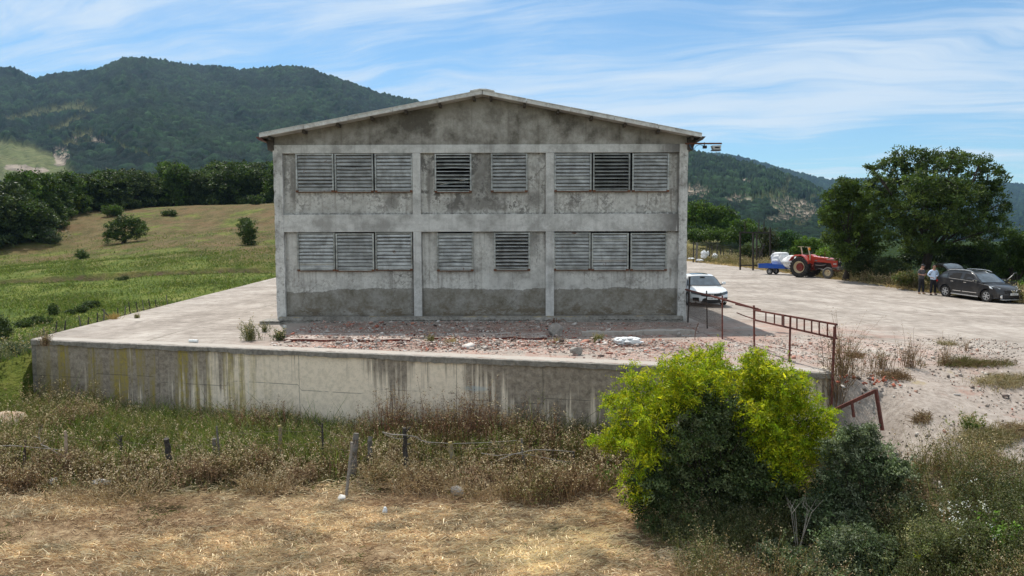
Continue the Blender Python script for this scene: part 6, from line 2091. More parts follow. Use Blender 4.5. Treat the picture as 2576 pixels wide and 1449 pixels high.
put(mb, 'forked pale dead branch leaning on the pale sawn stake')
# strands of wire
mb = MB()
for dz in (-.12, -.45):
    prev = None
    for (a, b) in STK:
        if a.x < -12 and False: continue
        p = a + Vector((0, -.06, dz))
        if prev is not None and (p - prev).length > .4:
            mid = (p + prev) / 2 - Vector((0, 0, .06)); mb.tube([prev, mid, p], .004, 3, cap=False)
        prev = p
tag(mb.build('fence_wire', M_WIRERUST), 'two thin rusty wires strung along the wooden stakes', 'wire')
# debris in the weeds
for k, (u, v, s, lab, mt, cat) in enumerate([(255, 1222, (.26, .08, .10), 'slanted pale concrete lump under the brown weeds, left of the thick dark post', M_PALESTONE, 'stone'),
                                        (135, 1218, (.16, .1, .09), 'pale stone in the brown weeds below the pale sawn stake', M_PALESTONE, 'stone'),
                                        (860, 1262, (.15, .1, .09), 'whitish stone at the foot of the slanting bleached pole', M_PALESTONE, 'stone'),
                                        (968, 1300, (.06, .05, .12), 'small upright white scrap in the mown hay', M_SACK, 'scrap'),
                                        (500, 1118, (.22, .12, .09), 'white crumpled litter behind the weeds left of the short grey stump', M_SACK, 'litter'),
                                        (1150, 1248, (.22, .14, .14), 'dark rock under the post with the yellow lichened head', M_STONE, 'stone'),
                                        (1822, 1442, (.05, .16, .04), 'white bottle-like scrap on the ground under the green bush', M_SACK, 'scrap')]):
    q = on_ground(u, v, low1, 9, 30)
    rock('debris', lab, cat, (q.x, q.y, q.z), s, 60 + k, mt, 'debris in the field', rz=k * 1.1)
M_CLAY = simple('orange_clay', (.33, .19, .10), .9, 0, .4, 3, dirt=(.52, .48, .42), dirt_amt=.9, bmp=.8, bscale=20)
q = on_ground(25, 1100, low1, 12, 40)
for k, (u, v, s, lab, mt) in enumerate([(24, 1098, (.62, .5, .42), 'orange clay boulder with white crust at the left edge of the photo', M_CLAY), (48, 1094, (.28, .25, .18), 'white crust slab leaning on the orange clay boulder', M_PALESTONE),
                                        (6, 1010, (.25, .2, .15), 'white rock above the orange boulder at the left edge', M_PALESTONE)]):
    q = on_ground(u, v, low1, 12, 40); rock('boulder', lab, 'rock', (q.x, q.y, q.z), s, 80 + k, mt, rz=k)

# ---------- short stakes along the left rim of the platform
names = ['first', 'second', 'third', 'fourth', 'fifth', 'sixth', 'seventh', 'eighth', 'ninth', 'tenth', 'eleventh', 'twelfth', 'thirteenth', 'fourteenth', 'fifteenth', 'sixteenth']
us = [111.7, 140.4, 162.6, 202.2, 221.3, 244.8, 260.8, 277.8, 296.3, 314.2, 327.2, 345.7, 361.1, 377.2, 392.6, 421.3]
hs = [.22, .34, .30, .36, .24, .32, .40, .35, .34, .34, .48, .40, .42, .42, .30, .42]
for k, (u, h) in enumerate(zip(us, hs)):
    y = 24.0
    for _ in range(60):
        x = left_edge(y) - .22
        uu = 1288 + FPX * x / (y * math.cos(R(PITCH)) + CAM_Z * math.sin(R(PITCH)))
        y += (u - uu) * .03
    mb = MB(); a = Vector((0, 0, 0)); lean = Vector((random.uniform(-.05, .05), 0, 0))
    if k == 7: lean = Vector((-.35, 0, 0))
    mb.tube([(0, 0, -.5), (0, 0, 0), Vector((0, 0, h)) + lean], [.028, .025, .02], 6)
    o = mb.build('rim_stake', W_DARK if k % 3 else W_GREY); o.location = (left_edge(y) - .22, y, 0)
    tag(o, f'{names[k]} short stake from the wall corner along the platform rim' + (', leaning over' if k == 7 else ''), 'stake', 'thin stakes along the platform rim')

# ---------- beyond the yard: rusty frame, old fence, litter
frs = thing('steel_frame', 'tall rusty steel frame of posts and a beam standing behind the blue trailer', 'frame', tuple(on_z(1895, 672, 0)))
Yq = 69.0
def bar(nm, p, q, w=.10):
    mb = MB(); mb.beam(p, q, w, w); return mb.build(nm, M_DARKPOST, frs, world=True)
for (u, vt, Yp, vb) in ((1862, 586, 69, 676), (1894.4, 586, 68, 679), (1903.6, 588, 72, 672), (1937.6, 572, 72, 672)):
    a, b = at(u, vt, Yp), at(u, vb, Yp); b.z = min(b.z, 0); bar('post', a, b, .13)
bar('beam', at(1860.4, 584.5, 69), at(1938.6, 586, 71.8), .14)
bar('bottom_beam', at(1864, 667.5, 69.3), at(1944, 667.5, 72.2), .12)
bar('brace', at(1908, 598, 72), at(1923, 628, 72), .09); bar('brace', at(1923.5, 612, 71.9), at(1911, 645, 71.9), .09)
for u, v0, v1 in ((1874, 556, 583.5), (1909, 554, 584), (1922, 557, 584.5)): bar('rod', at(u, v0, 70.4), at(u, v1, 70.4), .07)
osp = [(1744.7, 607, 624, .07), (1753, 610, 645, .12), (1778, 619, 634, .06), (1785, 621, 636, .06), (1791, 618, 632, .06), (1804, 616, 630, .07), (1812.5, 623, 636, .07), (1820, 625, 638, .05), (1836, 626, 640, .06), (1841, 624, 640, .05), (1911, 624, 648, .07), (1917, 627, 648, .06), (1946.8, 631, 661, .16), (1988, 627, 640, .06)]
for k, (u, vt, vb, r) in enumerate(osp):
    Yp = 88 - .1 * k if u < 1900 else 73
    a, b = at(u, vt, Yp), at(u, vb, Yp); g = verge1(a.x, Yp) - .2; g = min(g, b.z)
    mb = MB(); mb.tube([(0, 0, g - a.z), (0.02, 0, -.3), (0, 0, 0)], [r * 1.1, r, r * .85], 7)
    o = mb.build('old_post', W_GREY if r > .08 else W_DARK); o.location = a
    lab = {1: 'thick weathered post next to the white litter in the hedge', 12: 'thick round-topped wooden post right behind the blue trailer'}.get(k, f'{names[k]} old wooden post from the left in the far hedge fence')
    tag(o, lab, 'post', 'old posts in the far fence')
for k, (u, v, s, lab) in enumerate([(1767, 640, (.42, .3, .62), 'big white plastic rag hanging in the far fence'), (1777, 637, (.18, .15, .35), 'small white rag just right of the big white rag'), (1757, 654, (.55, .3, .16), 'white plastic lying on the ground under the big rag'),
                                    (1735, 650, (.45, .3, .12), 'white plastic on the ground beside the building edge'), (1795, 644, (.35, .3, .45), 'greyish plastic rag caught in the far hedge'), (1824, 651, (.22, .2, .28), 'small white rag low in the hedge near the steel frame'), (1860, 645, (.2, .2, .35), 'white rag in the bushes beside the steel frame post')]):
    Yp = 87
    q = at(u, v, Yp); g = q.z - s[2] * .8
    crumple('plastic_rag', lab, 'litter', (q.x, Yp - .6, max(g, 0)), (s[0] * .55, s[1] * .7, s[2] * .75), 30 + k, k, 'white litter in the far hedge', amp=1.1, pinch=.4 if k in (0, 1, 4) else 0, n=16)
# lattice pylon in the valley
M_PYL = simple('grey_steel_lattice', (.42, .44, .46), .6, .3)
pyb = at(493, 432, 820); pyt = at(493, 379, 820)
py = thing('pylon', 'grey lattice power pylon standing in front of the wooded mountain', 'pylon', (pyb.x, pyb.y, pyb.z - 8))
H = pyt.z - pyb.z + 8
mb = MB(); 
def ln(a, b, w=.34): mb.beam(a, b, w, w)
lv = np.linspace(0, .74, 9)
wd = lambda f: 2.6 - 1.9 * f / .74
for i in range(len(lv) - 1):
    for sx, sy in ((-1, -1), (1, -1), (1, 1), (-1, 1)):
        a, b = wd(lv[i]), wd(lv[i + 1]); ln((sx * a, sy * a, lv[i] * H), (sx * b, sy * b, lv[i + 1] * H), .4)
    a, b = wd(lv[i]), wd(lv[i + 1]); z0, z1 = lv[i] * H, lv[i + 1] * H
    for sy in (-1, 1):
        ln((-a, sy * a, z0), (b, sy * b, z1), .2); ln((a, sy * a, z0), (-b, sy * b, z1), .2); ln((-b, sy * b, z1), (b, sy * b, z1), .2)
for sx, sy in ((-1, -1), (1, -1), (1, 1), (-1, 1)): ln((sx * .7, sy * .7, .74 * H), (sx * .25, sy * .25, H), .35)
mb.build('lattice', M_PYL, py)
for z in (.76, .86, .96):
    mb = MB(); mb.beam((-3.2 + z, 0, z * H), (3.2 - z, 0, z * H), .3, .3); mb.build('cross_arm', M_PYL, py)
# ============================================================ vegetation
M_LEAF = leaf_mat('leaves', .28, .55)
M_LEAFBRIGHT = leaf_mat('bright_leaves', .45, .5)
M_DRY = leaf_mat('dry_plants', .12, .85, .1)
def bark(name, a, b):
    m, t = new_mat(name); P = objc(t)
    t.link(t.ramp(t.noise(t.scale(P, 1, 1, .3), 7, 6, .7), [(.35, a), (.65, b)]), t.p.inputs['Base Color']); t.p.inputs['Roughness'].default_value = .95
    bump(t, t.noise(t.scale(P, 1, 1, .3), 18, 5, .7), .8, .03); return m
M_BARK = bark('oak_bark', (.022, .018, .015), (.07, .058, .046))
def unit(v): return v / np.maximum(np.linalg.norm(v, axis=-1, keepdims=True), 1e-9)
def rdir(rs, n, up=0.0):
    v = rs.normal(0, 1, (n, 3)); v[:, 2] += up; return unit(v)
def leaf_quads(C, A, L, Wd, rs, tilt=None):
    """rhombic leaves at C along A"""
    n = len(C); B = unit(np.cross(A, rdir(rs, n) if tilt is None else tilt))
    L = np.broadcast_to(L, (n,))[:, None]; Wd = np.broadcast_to(Wd, (n,))[:, None]
    V = np.stack([C - A * L * .5, C + B * Wd * .5 - A * L * .08, C + A * L * .5, C - B * Wd * .5 - A * L * .08], 1)
    return V.reshape(-1, 3), np.arange(4 * n).reshape(n, 4)
class Bush:
    def __init__(s): s.V, s.F, s.C, s.n = [], [], [], 0
    def add(s, V, F, C4):
        s.V.append(V); s.F.append(F + s.n); s.C.append(C4); s.n += len(V)
    def leaves(s, C, A, L, W, col, rs, tilt=None):
        V, F = leaf_quads(C, A, L, W, rs, tilt); s.add(V, F, np.repeat(col, 4, 0))
    def build(s, name, mat, parent=None, **k):
        o = np_obj(name, np.concatenate(s.V), np.concatenate(s.F), mat, parent, cols=np.concatenate(s.C)); return o
def palette(rs, n, cols, var=.18):
    cols = np.array(cols); i = rs.integers(0, len(cols), n); j = rs.integers(0, len(cols), n); f = rs.random((n, 1))
    return (cols[i] * f + cols[j] * (1 - f)) * rs.lognormal(0, var, (n, 1))
def ell_points(rs, lobes, n, rmin=.5):
    lb = np.array(lobes, float); w = (lb[:, 3] * lb[:, 4] + lb[:, 3] * lb[:, 5] + lb[:, 4] * lb[:, 5]); w /= w.sum()
    i = rs.choice(len(lb), n, p=w); d = rdir(rs, n); r = (rmin + (1 - rmin) * rs.random((n, 1)) ** .6)
    return lb[i, :3] + d * r * lb[i, 3:6], d, i
def crown(b, rs, lobes, nc, nl, rc, leaf, cols, var=.2, flat=.7, rmin=.45, lw=.62, up=.35):
    """clumps of leaves spread through the lobes"""
    P, d, i = ell_points(rs, lobes, nc, rmin)
    cc = palette(rs, nc, cols, var)
    R_ = rc * rs.lognormal(0, .28, nc)
    off = rdir(rs, nc * nl).reshape(nc, nl, 3) * (rs.random((nc, nl, 1)) ** .45) * R_[:, None, None]
    off[..., 2] *= flat
    C = (P[:, None] + off).reshape(-1, 3)
    A = unit(unit(off + 1e-6).reshape(-1, 3) * .6 + rdir(rs, nc * nl, up) * .9)
    col = np.repeat(cc, nl, 0) * rs.lognormal(0, .16, (nc * nl, 1))
    b.leaves(C, A, leaf * rs.lognormal(0, .25, nc * nl), leaf * lw * rs.lognormal(0, .2, nc * nl), col, rs)
    return P
def sprigs(b, rs, P, D, nl, ln, leaf, cols, var=.15, droop=.35, lw=.45):
    """compound twigs: leaflets in pairs along a short drooping stalk"""
    n = len(P); cc = palette(rs, n, cols, var)
    S = unit(np.cross(D, rdir(rs, n))); Lg = ln * rs.lognormal(0, .25, n)
    for k in range(nl):
        f = (k // 2 + .5) / (nl / 2); sd = 1 if k % 2 else -1
        C = P + D * (f * Lg)[:, None]; C[:, 2] -= droop * Lg * f * f
        A = unit(S * sd + D * .45 + rs.normal(0, .18, (n, 3)))
        C = C + A * leaf * .5
        b.leaves(C, A, leaf * rs.lognormal(0, .15, n), leaf * lw, cc * rs.lognormal(0, .12, (n, 1)), rs)
def limbs(name, mat, parent, base, lobes, r, rs, subs=2, fork=.35, stem_n=1, lean=0):
    mb = MB(); base = Vector(base)
    lb = [Vector(l[:3]) for l in lobes]; mean = sum(lb, Vector()) / len(lb)
    zmin = min(l[2] - l[5] for l in lobes)
    top = base.lerp(Vector((mean.x, mean.y, mean.z)), fork)
    for s in range(stem_n):
        b0 = base + Vector((rs.uniform(-1, 1), rs.uniform(-1, 1), 0)) * r * (1.5 if stem_n > 1 else 0)
        mid = b0.lerp(top, .5) + Vector((rs.uniform(-1, 1), rs.uniform(-1, 1), 0)) * r * .8
        mb.tube([b0 - Vector((0, 0, .3)), b0 + Vector((0, 0, r)), mid, top], [r * 1.5, r * 1.1, r * .85, r * .72], 9)
    for i, l in enumerate(lobes):
        c = Vector(l[:3]); m_ = top.lerp(c, .5) + Vector((rs.uniform(-1, 1), rs.uniform(-1, 1), rs.uniform(-.2, .8))) * l[3] * .25
        kq = min(1.0, 2.6 / math.sqrt(len(lobes)))
        mb.tube([top.lerp(base, .12 * (i % 3)), m_, c], [r * .55 * kq, r * .30 * kq, r * .13 * kq], 6)
        for q in range(subs):
            e = c + Vector(tuple(rdir(rs, 1, .3)[0])) * max(l[3], l[5]) * .85
            k = m_.lerp(c, rs.uniform(.3, 1)); mb.tube([k, k.lerp(e, .5) + Vector((0, 0, l[5] * .12)), e], [r * .15, r * .09, r * .03], 5)
    return mb.build(name, mat, parent)
OAK = [(.046, .078, .018), (.062, .100, .022), (.034, .058, .015), (.090, .128, .03)]
BRT = [(.070, .13, .016), (.10, .17, .022), (.05, .10, .015), (.13, .19, .03)]
DKG = [(.044, .066, .022), (.058, .086, .028), (.032, .050, .018), (.082, .106, .038)]
YEL = [(.20, .25, .012), (.27, .31, .015), (.15, .21, .012), (.33, .33, .02)]
GRY = [(.075, .10, .055), (.10, .13, .07), (.055, .075, .04), (.14, .155, .10)]
OLV = [(.10, .10, .035), (.15, .135, .05), (.07, .08, .025), (.20, .165, .07)]

def tree(name, label, cat, base, lobes, seed, cols=OAK, nc=300, nl=34, rc=.5, leaf=.22, r=.22, group=None, mat=None, fork=.35, subs=2, var=.22, rmin=.4, stems=1, flat=.7):
    """lobes relative to the base; thing > trunk, crown"""
    rs = np.random.default_rng(seed)
    t_ = thing(name, label, cat, tuple(base), 0, group)
    limbs('trunk', M_BARK, t_, (0, 0, 0), lobes, r, rs, subs, fork, stems)
    b = Bush(); crown(b, rs, lobes, nc, nl, rc, leaf, cols, var, flat, rmin)
    b.build('crown', mat or M_LEAF, t_)
    return t_
def px_lobes(base, Y, L, dy=0.0, rs=None, fr=1.0):
    """lobes measured on the photograph (u, v, ru, rv) turned into ellipsoids round the plant's base"""
    out = []
    k = Y / FPX
    for i, q in enumerate(L):
        u, v, ru, rv = q[:4]
        yy = Y + (q[4] if len(q) > 4 else (rs.uniform(-1, 1) * dy if rs is not None else 0))
        p = at(u, v, yy); out.append((p.x - base[0], p.y - base[1], p.z - base[2], ru * k, (ru + rv) / 2 * k * fr, rv * k))
    return out

# ---------- dark belt of trees above the meadow
def proto(seed, cols, w=3.6, h=7.6):
    rs = np.random.default_rng(seed)
    lobes = []
    for k in range(9):
        a = k * 2.4 + rs.uniform(-.3, .3); rr = w * .55 * rs.uniform(.3, 1)
        z = h * (.30 + .5 * rs.random())
        lobes.append((rr * math.cos(a), rr * math.sin(a), z, w * rs.uniform(.38, .58), w * rs.uniform(.38, .58), h * rs.uniform(.16, .26)))
    lobes.append((0, 0, h * .80, w * .45, w * .45, h * .19))
    lobes.append((0, 0, h * .40, w * .7, w * .7, h * .3))
    for k in range(4):
        a = k * 1.6 + seed; lobes.append((w * .5 * math.cos(a), w * .5 * math.sin(a), h * .13, w * .5, w * .5, h * .14))
    return tree('broadleaf_tree', 'x', 'tree', (0, 0, 0), lobes, seed, cols, nc=420, nl=26, rc=.6, leaf=.33, r=.2, fork=.3, subs=1, rmin=.5)
protos = [proto(11, OAK), proto(12, DKG), proto(13, OAK + BRT[:1], 3.2, 8.2), proto(14, DKG + OAK, 4.2, 7.2)]
used = [False] * 4
TOPU = [0, 46, 99, 120, 183, 226, 264, 303, 346, 374, 423, 455, 487, 543, 564, 592, 628, 670, 700, 760]
TOPV = [462, 438, 435, 433, 428, 434, 419, 417, 421, 430, 410, 411, 425, 402, 408, 391, 394, 407, 404, 404]
BOTU = [0, 70, 148, 212, 264, 317, 388, 458, 529, 600, 700, 760]
BOTV = [612, 590, 545, 533, 530, 526, 519, 512, 509, 500, 488, 485]
rs = np.random.default_rng(42)
rowsN = 0
def place_proto(k, base, hpx, Y, label, group, wide=1.0):
    global used
    o = protos[k] if not used[k] else copy_tree(protos[k])
    used[k] = True
    s = hpx * Y / FPX / 8.0
    o.location = base; o.scale = (s * wide, s * wide, s); o.rotation_euler.z = rs.uniform(0, 6.3)
    tag(o, label, 'tree', group)
    return o
us_f = list(np.arange(-140, 760, 40))
nm_f = 0
ordn = ['first', 'second', 'third', 'fourth', 'fifth', 'sixth', 'seventh', 'eighth', 'ninth', 'tenth', 'eleventh', 'twelfth', 'thirteenth', 'fourteenth', 'fifteenth', 'sixteenth', 'seventeenth', 'eighteenth', 'nineteenth', 'twentieth', 'twenty-first', 'twenty-second', 'twenty-third', 'twenty-fourth', 'twenty-fifth', 'twenty-sixth']
for i, u in enumerate(us_f):
    u = u + rs.uniform(-8, 8)
    vb, vt = np.interp(u, BOTU, BOTV), np.interp(u, TOPU, TOPV)
    q = on_ground(u, vb - 2, meadow1, 60, 200)
    place_proto(int(rs.integers(0, 4)), tuple(q), (vb - vt) * rs.uniform(.90, 1.03), q.y, f'{ordn[i]} tree from the left in the front row of the dark belt above the meadow', 'trees of the dark belt', rs.uniform(.95, 1.3) * (1.0 if vb < 560 else .8))
for i, u in enumerate(np.arange(-120, 760, 55)):
    u = u + rs.uniform(-12, 12)
    vb, vt = np.interp(u, BOTU, BOTV), np.interp(u, TOPU, TOPV)
    Y = 158 + rs.uniform(-5, 8); q = at(u, vb, Y); g = meadow1(q.x, Y)
    vb2 = 591 - (g - CAM_Z) * FPX / Y
    place_proto(int(rs.integers(0, 4)), (q.x, Y, g), (vb2 - vt) * rs.uniform(.9, 1.0), Y, f'{ordn[i]} crown from the left in the back row of the dark belt', 'trees behind the dark belt', rs.uniform(1.0, 1.25))
# thick dark trees on the far left, nearer
for i, (u, vb, h, lab) in enumerate([(30, 612, 128, 'big dark tree nearest the photo\'s left edge above the meadow'), (92, 606, 110, 'dark rounded tree second in from the left edge, standing forward of the belt'), (-40, 628, 150, 'dark tree cut by the left edge of the photo'), (130, 575, 90, 'dark tree right of the forward group at the left end of the belt')]):
    q = on_ground(u, vb, meadow1, 60, 200)
    place_proto([1, 3, 1, 0][i], tuple(q), h, q.y, lab, 'trees of the dark belt', 1.15)

def bushy(name, label, cat, u, vb, L, seed, cols, hf=meadow1, leaf=.2, rc=.4, nc=120, nl=26, r=.08, group=None, Y=None, dy=.6, y0=20, y1=200, mat=None, var=.2, stems=2, fork=.3, rmin=.35):
    rs_ = np.random.default_rng(seed)
    if Y is None: q = on_ground(u, vb, hf, y0, y1)
    else:
        q = at(u, vb, Y); q.z = hf(q.x, Y)
    lobes = px_lobes(q, q.y, L, dy, rs_)
    return tree(name, label, cat, tuple(q), lobes, seed, cols, nc, nl, rc, leaf, r, group, mat, fork, 1, var, rmin, stems)
bushy('oak_tree', 'lone spreading oak with a double crown casting a shadow on the meadow', 'tree', 316, 611, [(290, 572, 26, 18), (318, 556, 28, 18), (345, 568, 26, 18), (362, 575, 12, 10), (275, 590, 14, 12), (300, 595, 20, 12), (330, 590, 24, 12), (352, 585, 14, 10), (268, 604, 9, 6)], 71, OAK, leaf=.19, rc=.42, nc=330, nl=30, r=.2, dy=1.2, stems=2, fork=.3)
bushy('shrub', 'upright dark shrub standing alone on the brown slope near the building', 'shrub', 623, 616, [(615, 565, 17, 18), (630, 570, 16, 22), (622, 590, 24, 20), (630, 605, 20, 12)], 72, OAK, leaf=.17, rc=.35, nc=200, nl=28)
bushy('bush', 'small round bush on the green meadow left of the lone oak', 'bush', 204, 652, [(204, 640, 16, 12), (212, 645, 10, 7)], 73, OAK, leaf=.13, rc=.25, nc=70)
bushy('bush', 'small dark bush on the meadow above the lone oak', 'bush', 425, 545, [(420, 537, 16, 7), (436, 537, 8, 9)], 74, OAK, leaf=.2, rc=.35, nc=70)
bushy('bush', 'round green bush at the foot of the tree belt above the lone oak', 'bush', 284, 543, [(280, 530, 22, 14), (295, 530, 14, 12)], 75, OAK + BRT[:2], leaf=.24, rc=.45, nc=120)
bushy('bush', 'pale green bush below the left end of the tree belt', 'bush', 125, 616, [(125, 592, 24, 20), (115, 604, 16, 10), (140, 602, 14, 10)], 76, GRY + BRT[:1], leaf=.2, rc=.4, nc=150)
bushy('bush', 'yellow-green bush glowing at the edge of the dark belt', 'bush', 182, 540, [(190, 516, 17, 12), (175, 526, 20, 10), (168, 548, 14, 10)], 77, [(.16, .19, .012), (.11, .15, .012)], leaf=.24, rc=.4, nc=130, mat=M_LEAFBRIGHT)
bushy('bush', 'dark round bush beside the building just under the tree belt', 'bush', 646, 515, [(646, 504, 15, 11), (634, 500, 10, 8)], 78, OAK, leaf=.24, rc=.4, nc=90)
bushy('bush', 'small yellow-green bush right beside the building corner', 'bush', 676, 506, [(674, 498, 14, 8)], 79, [(.15, .19, .015), (.12, .15, .012)], leaf=.24, rc=.35, nc=60, mat=M_LEAFBRIGHT)
bushy('bush', 'low dark thorny bush in the middle of the green meadow', 'bush', 308, 707, [(305, 703, 13, 4), (316, 699, 8, 3)], 80, DKG, leaf=.10, rc=.2, nc=60, nl=20, r=.03)
for k, (u, v, a, b_, lab) in enumerate([(230, 766, 24, 9, 'low spreading bush on the lower meadow, the upper one of the string'), (205, 778, 16, 8, 'low pale green bush left of the upper spreading bush'), (133, 778, 9, 14, 'small upright bush on the lower meadow'),
                                      (178, 786, 10, 6, 'little dark bush between the upright bush and the spreading one'), (95, 806, 34, 9, 'long low dark bush on the lower meadow at left'), (60, 816, 22, 8, 'low bush left of the long low one near the wall corner')]):
    bushy('low_bush', lab, 'bush', u, v + b_, [(u, v, a, b_), (u + a * .5, v + b_ * .3, a * .5, b_ * .6)], 90 + k, DKG + OAK, leaf=.09, rc=.18, nc=90, nl=24, r=.03, group='low bushes on the lower meadow')
bushy('bush', 'dark bush cut by the left edge of the photo below the meadow', 'bush', 6, 862, [(0, 815, 20, 22), (10, 838, 18, 16)], 97, DKG, leaf=.08, rc=.2, nc=120, nl=30, r=.04)
# grey-green shrubs by the wall's left corner
bushy('shrub', 'pale grey-green shrub left of the retaining wall corner', 'shrub', 25, 985, [(20, 890, 45, 30), (55, 900, 28, 30), (0, 915, 30, 30), (40, 925, 34, 24), (-40, 900, 40, 36)], 98, GRY, hf=low1, leaf=.06, rc=.17, nc=520, nl=34, r=.04, y0=16, y1=40, stems=3, Y=26.5)
bushy('shrub', 'olive shrub with bare twigs at the foot of the wall corner', 'shrub', 45, 1080, [(40, 960, 34, 30), (20, 990, 34, 26), (60, 1000, 24, 30), (-20, 980, 30, 30), (80, 985, 12, 40)], 99, OLV + GRY, hf=low1, leaf=.05, rc=.15, nc=480, nl=30, r=.035, Y=23.6, stems=4)

# ---------- the big trees on the right
rs = np.random.default_rng(50)
oY = 50.5
q = at(2325, 700, oY); q.z = verge1(q.x, oY)
L = [(2240, 432, 46, 36), (2262, 392, 24, 22), (2300, 405, 40, 34), (2350, 408, 46, 32), (2395, 412, 40, 34), (2440, 420, 34, 34), (2482, 408, 18, 18), (2492, 455, 34, 40), (2210, 470, 44, 34), (2225, 530, 40, 36), (2290, 480, 60, 46), (2360, 490, 60, 46), (2430, 500, 60, 44),
     (2500, 520, 42, 40), (2255, 580, 44, 34), (2330, 560, 56, 34), (2420, 570, 60, 34), (2480, 590, 44, 30), (2512, 570, 26, 30), (2300, 620, 40, 20), (2400, 628, 54, 18), (2460, 640, 40, 18), (2188, 417, 12, 9), (2205, 440, 14, 10), (2300, 540, 44, 36, -2.2), (2370, 560, 50, 34, -2.6), (2440, 560, 46, 34, -2.2), (2340, 610, 46, 26, -2.0), (2250, 530, 30, 34, -1.8), (2410, 480, 50, 40, -2.4), (2320, 470, 50, 40, -2.4), (2480, 630, 40, 20, -1.6)]
tree('oak_tree', 'very large dark oak with a wide ragged crown behind the two men', 'tree', tuple(q), px_lobes(q, oY, L, 1.6, rs), 51, [(.046, .078, .016), (.062, .10, .020), (.032, .056, .014), (.095, .13, .028)], nc=1750, nl=34, rc=.34, leaf=.15, r=.36, fork=.42, subs=3, var=.26, rmin=.45)
oY = 53
q = at(2128, 690, oY); q.z = verge1(q.x, oY)
L = [(2120, 470, 22, 22), (2145, 476, 26, 26), (2100, 500, 32, 28), (2150, 510, 36, 30), (2185, 520, 26, 30), (2090, 540, 26, 34), (2130, 555, 44, 34), (2180, 570, 34, 34), (2100, 595, 32, 28), (2150, 605, 42, 28), (2195, 620, 30, 26), (2120, 635, 36, 20)]
tree('oak_tree', 'tall green tree to the left of the very large oak, behind the tractor front', 'tree', tuple(q), px_lobes(q, oY, L, 1.2, rs), 52, [(.056, .095, .016), (.075, .12, .02), (.042, .072, .014), (.10, .145, .026)], nc=760, nl=34, rc=.34, leaf=.15, r=.22, fork=.35, subs=2, rmin=.45)
oY = 47
q = at(2550, 740, oY); q.z = verge1(q.x, oY)
L = [(2540, 600, 28, 24), (2570, 620, 34, 28), (2530, 640, 34, 28), (2580, 660, 40, 30), (2540, 680, 40, 28), (2500, 690, 30, 24), (2600, 620, 40, 40), (2640, 640, 40, 50)]
tree('broadleaf_tree', 'dark tree at the right edge of the photo behind the black car bonnet', 'tree', tuple(q), px_lobes(q, oY, L, 1.0, rs), 53, [(.030, .056, .013), (.045, .078, .016), (.066, .105, .02)], nc=520, nl=32, rc=.32, leaf=.14, r=.16, fork=.4)
# understorey below the oaks
for k, (u, vb, Y, L, cols, lab, lf) in enumerate([
        (2180, 700, 52, [(2175, 655, 34, 24), (2200, 670, 30, 20), (2150, 672, 26, 18)], DKG, 'dark bush under the tall tree behind the tractor nose', .12),
        (2240, 712, 50.5, [(2235, 668, 34, 26), (2265, 680, 30, 20), (2215, 685, 26, 14)], DKG + GRY[:1], 'grey-green bush at the left foot of the very large oak', .12),
        (2290, 730, 47, [(2275, 700, 26, 14), (2300, 705, 22, 14)], OLV + BRT[:1], 'olive bush between the tractor and the man in the cap', .1),
        (2335, 735, 46.5, [(2335, 705, 20, 18), (2355, 700, 20, 16), (2350, 722, 16, 9)], BRT[2:3] + OLV[:2], 'green leafy bush just behind the two men', .1),
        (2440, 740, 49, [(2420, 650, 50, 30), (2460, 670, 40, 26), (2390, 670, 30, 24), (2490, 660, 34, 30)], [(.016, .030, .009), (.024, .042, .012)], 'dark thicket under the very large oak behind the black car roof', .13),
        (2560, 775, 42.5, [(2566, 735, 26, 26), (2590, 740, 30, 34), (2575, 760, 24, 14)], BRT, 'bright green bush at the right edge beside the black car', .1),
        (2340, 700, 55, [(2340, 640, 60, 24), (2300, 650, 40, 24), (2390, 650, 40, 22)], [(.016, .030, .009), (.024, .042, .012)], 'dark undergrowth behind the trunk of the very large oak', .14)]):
    bushy('bush', lab, 'bush', u, vb, L, 110 + k, cols, hf=verge1, Y=Y, leaf=lf, rc=.26, nc=240, nl=26, r=.05, stems=3)
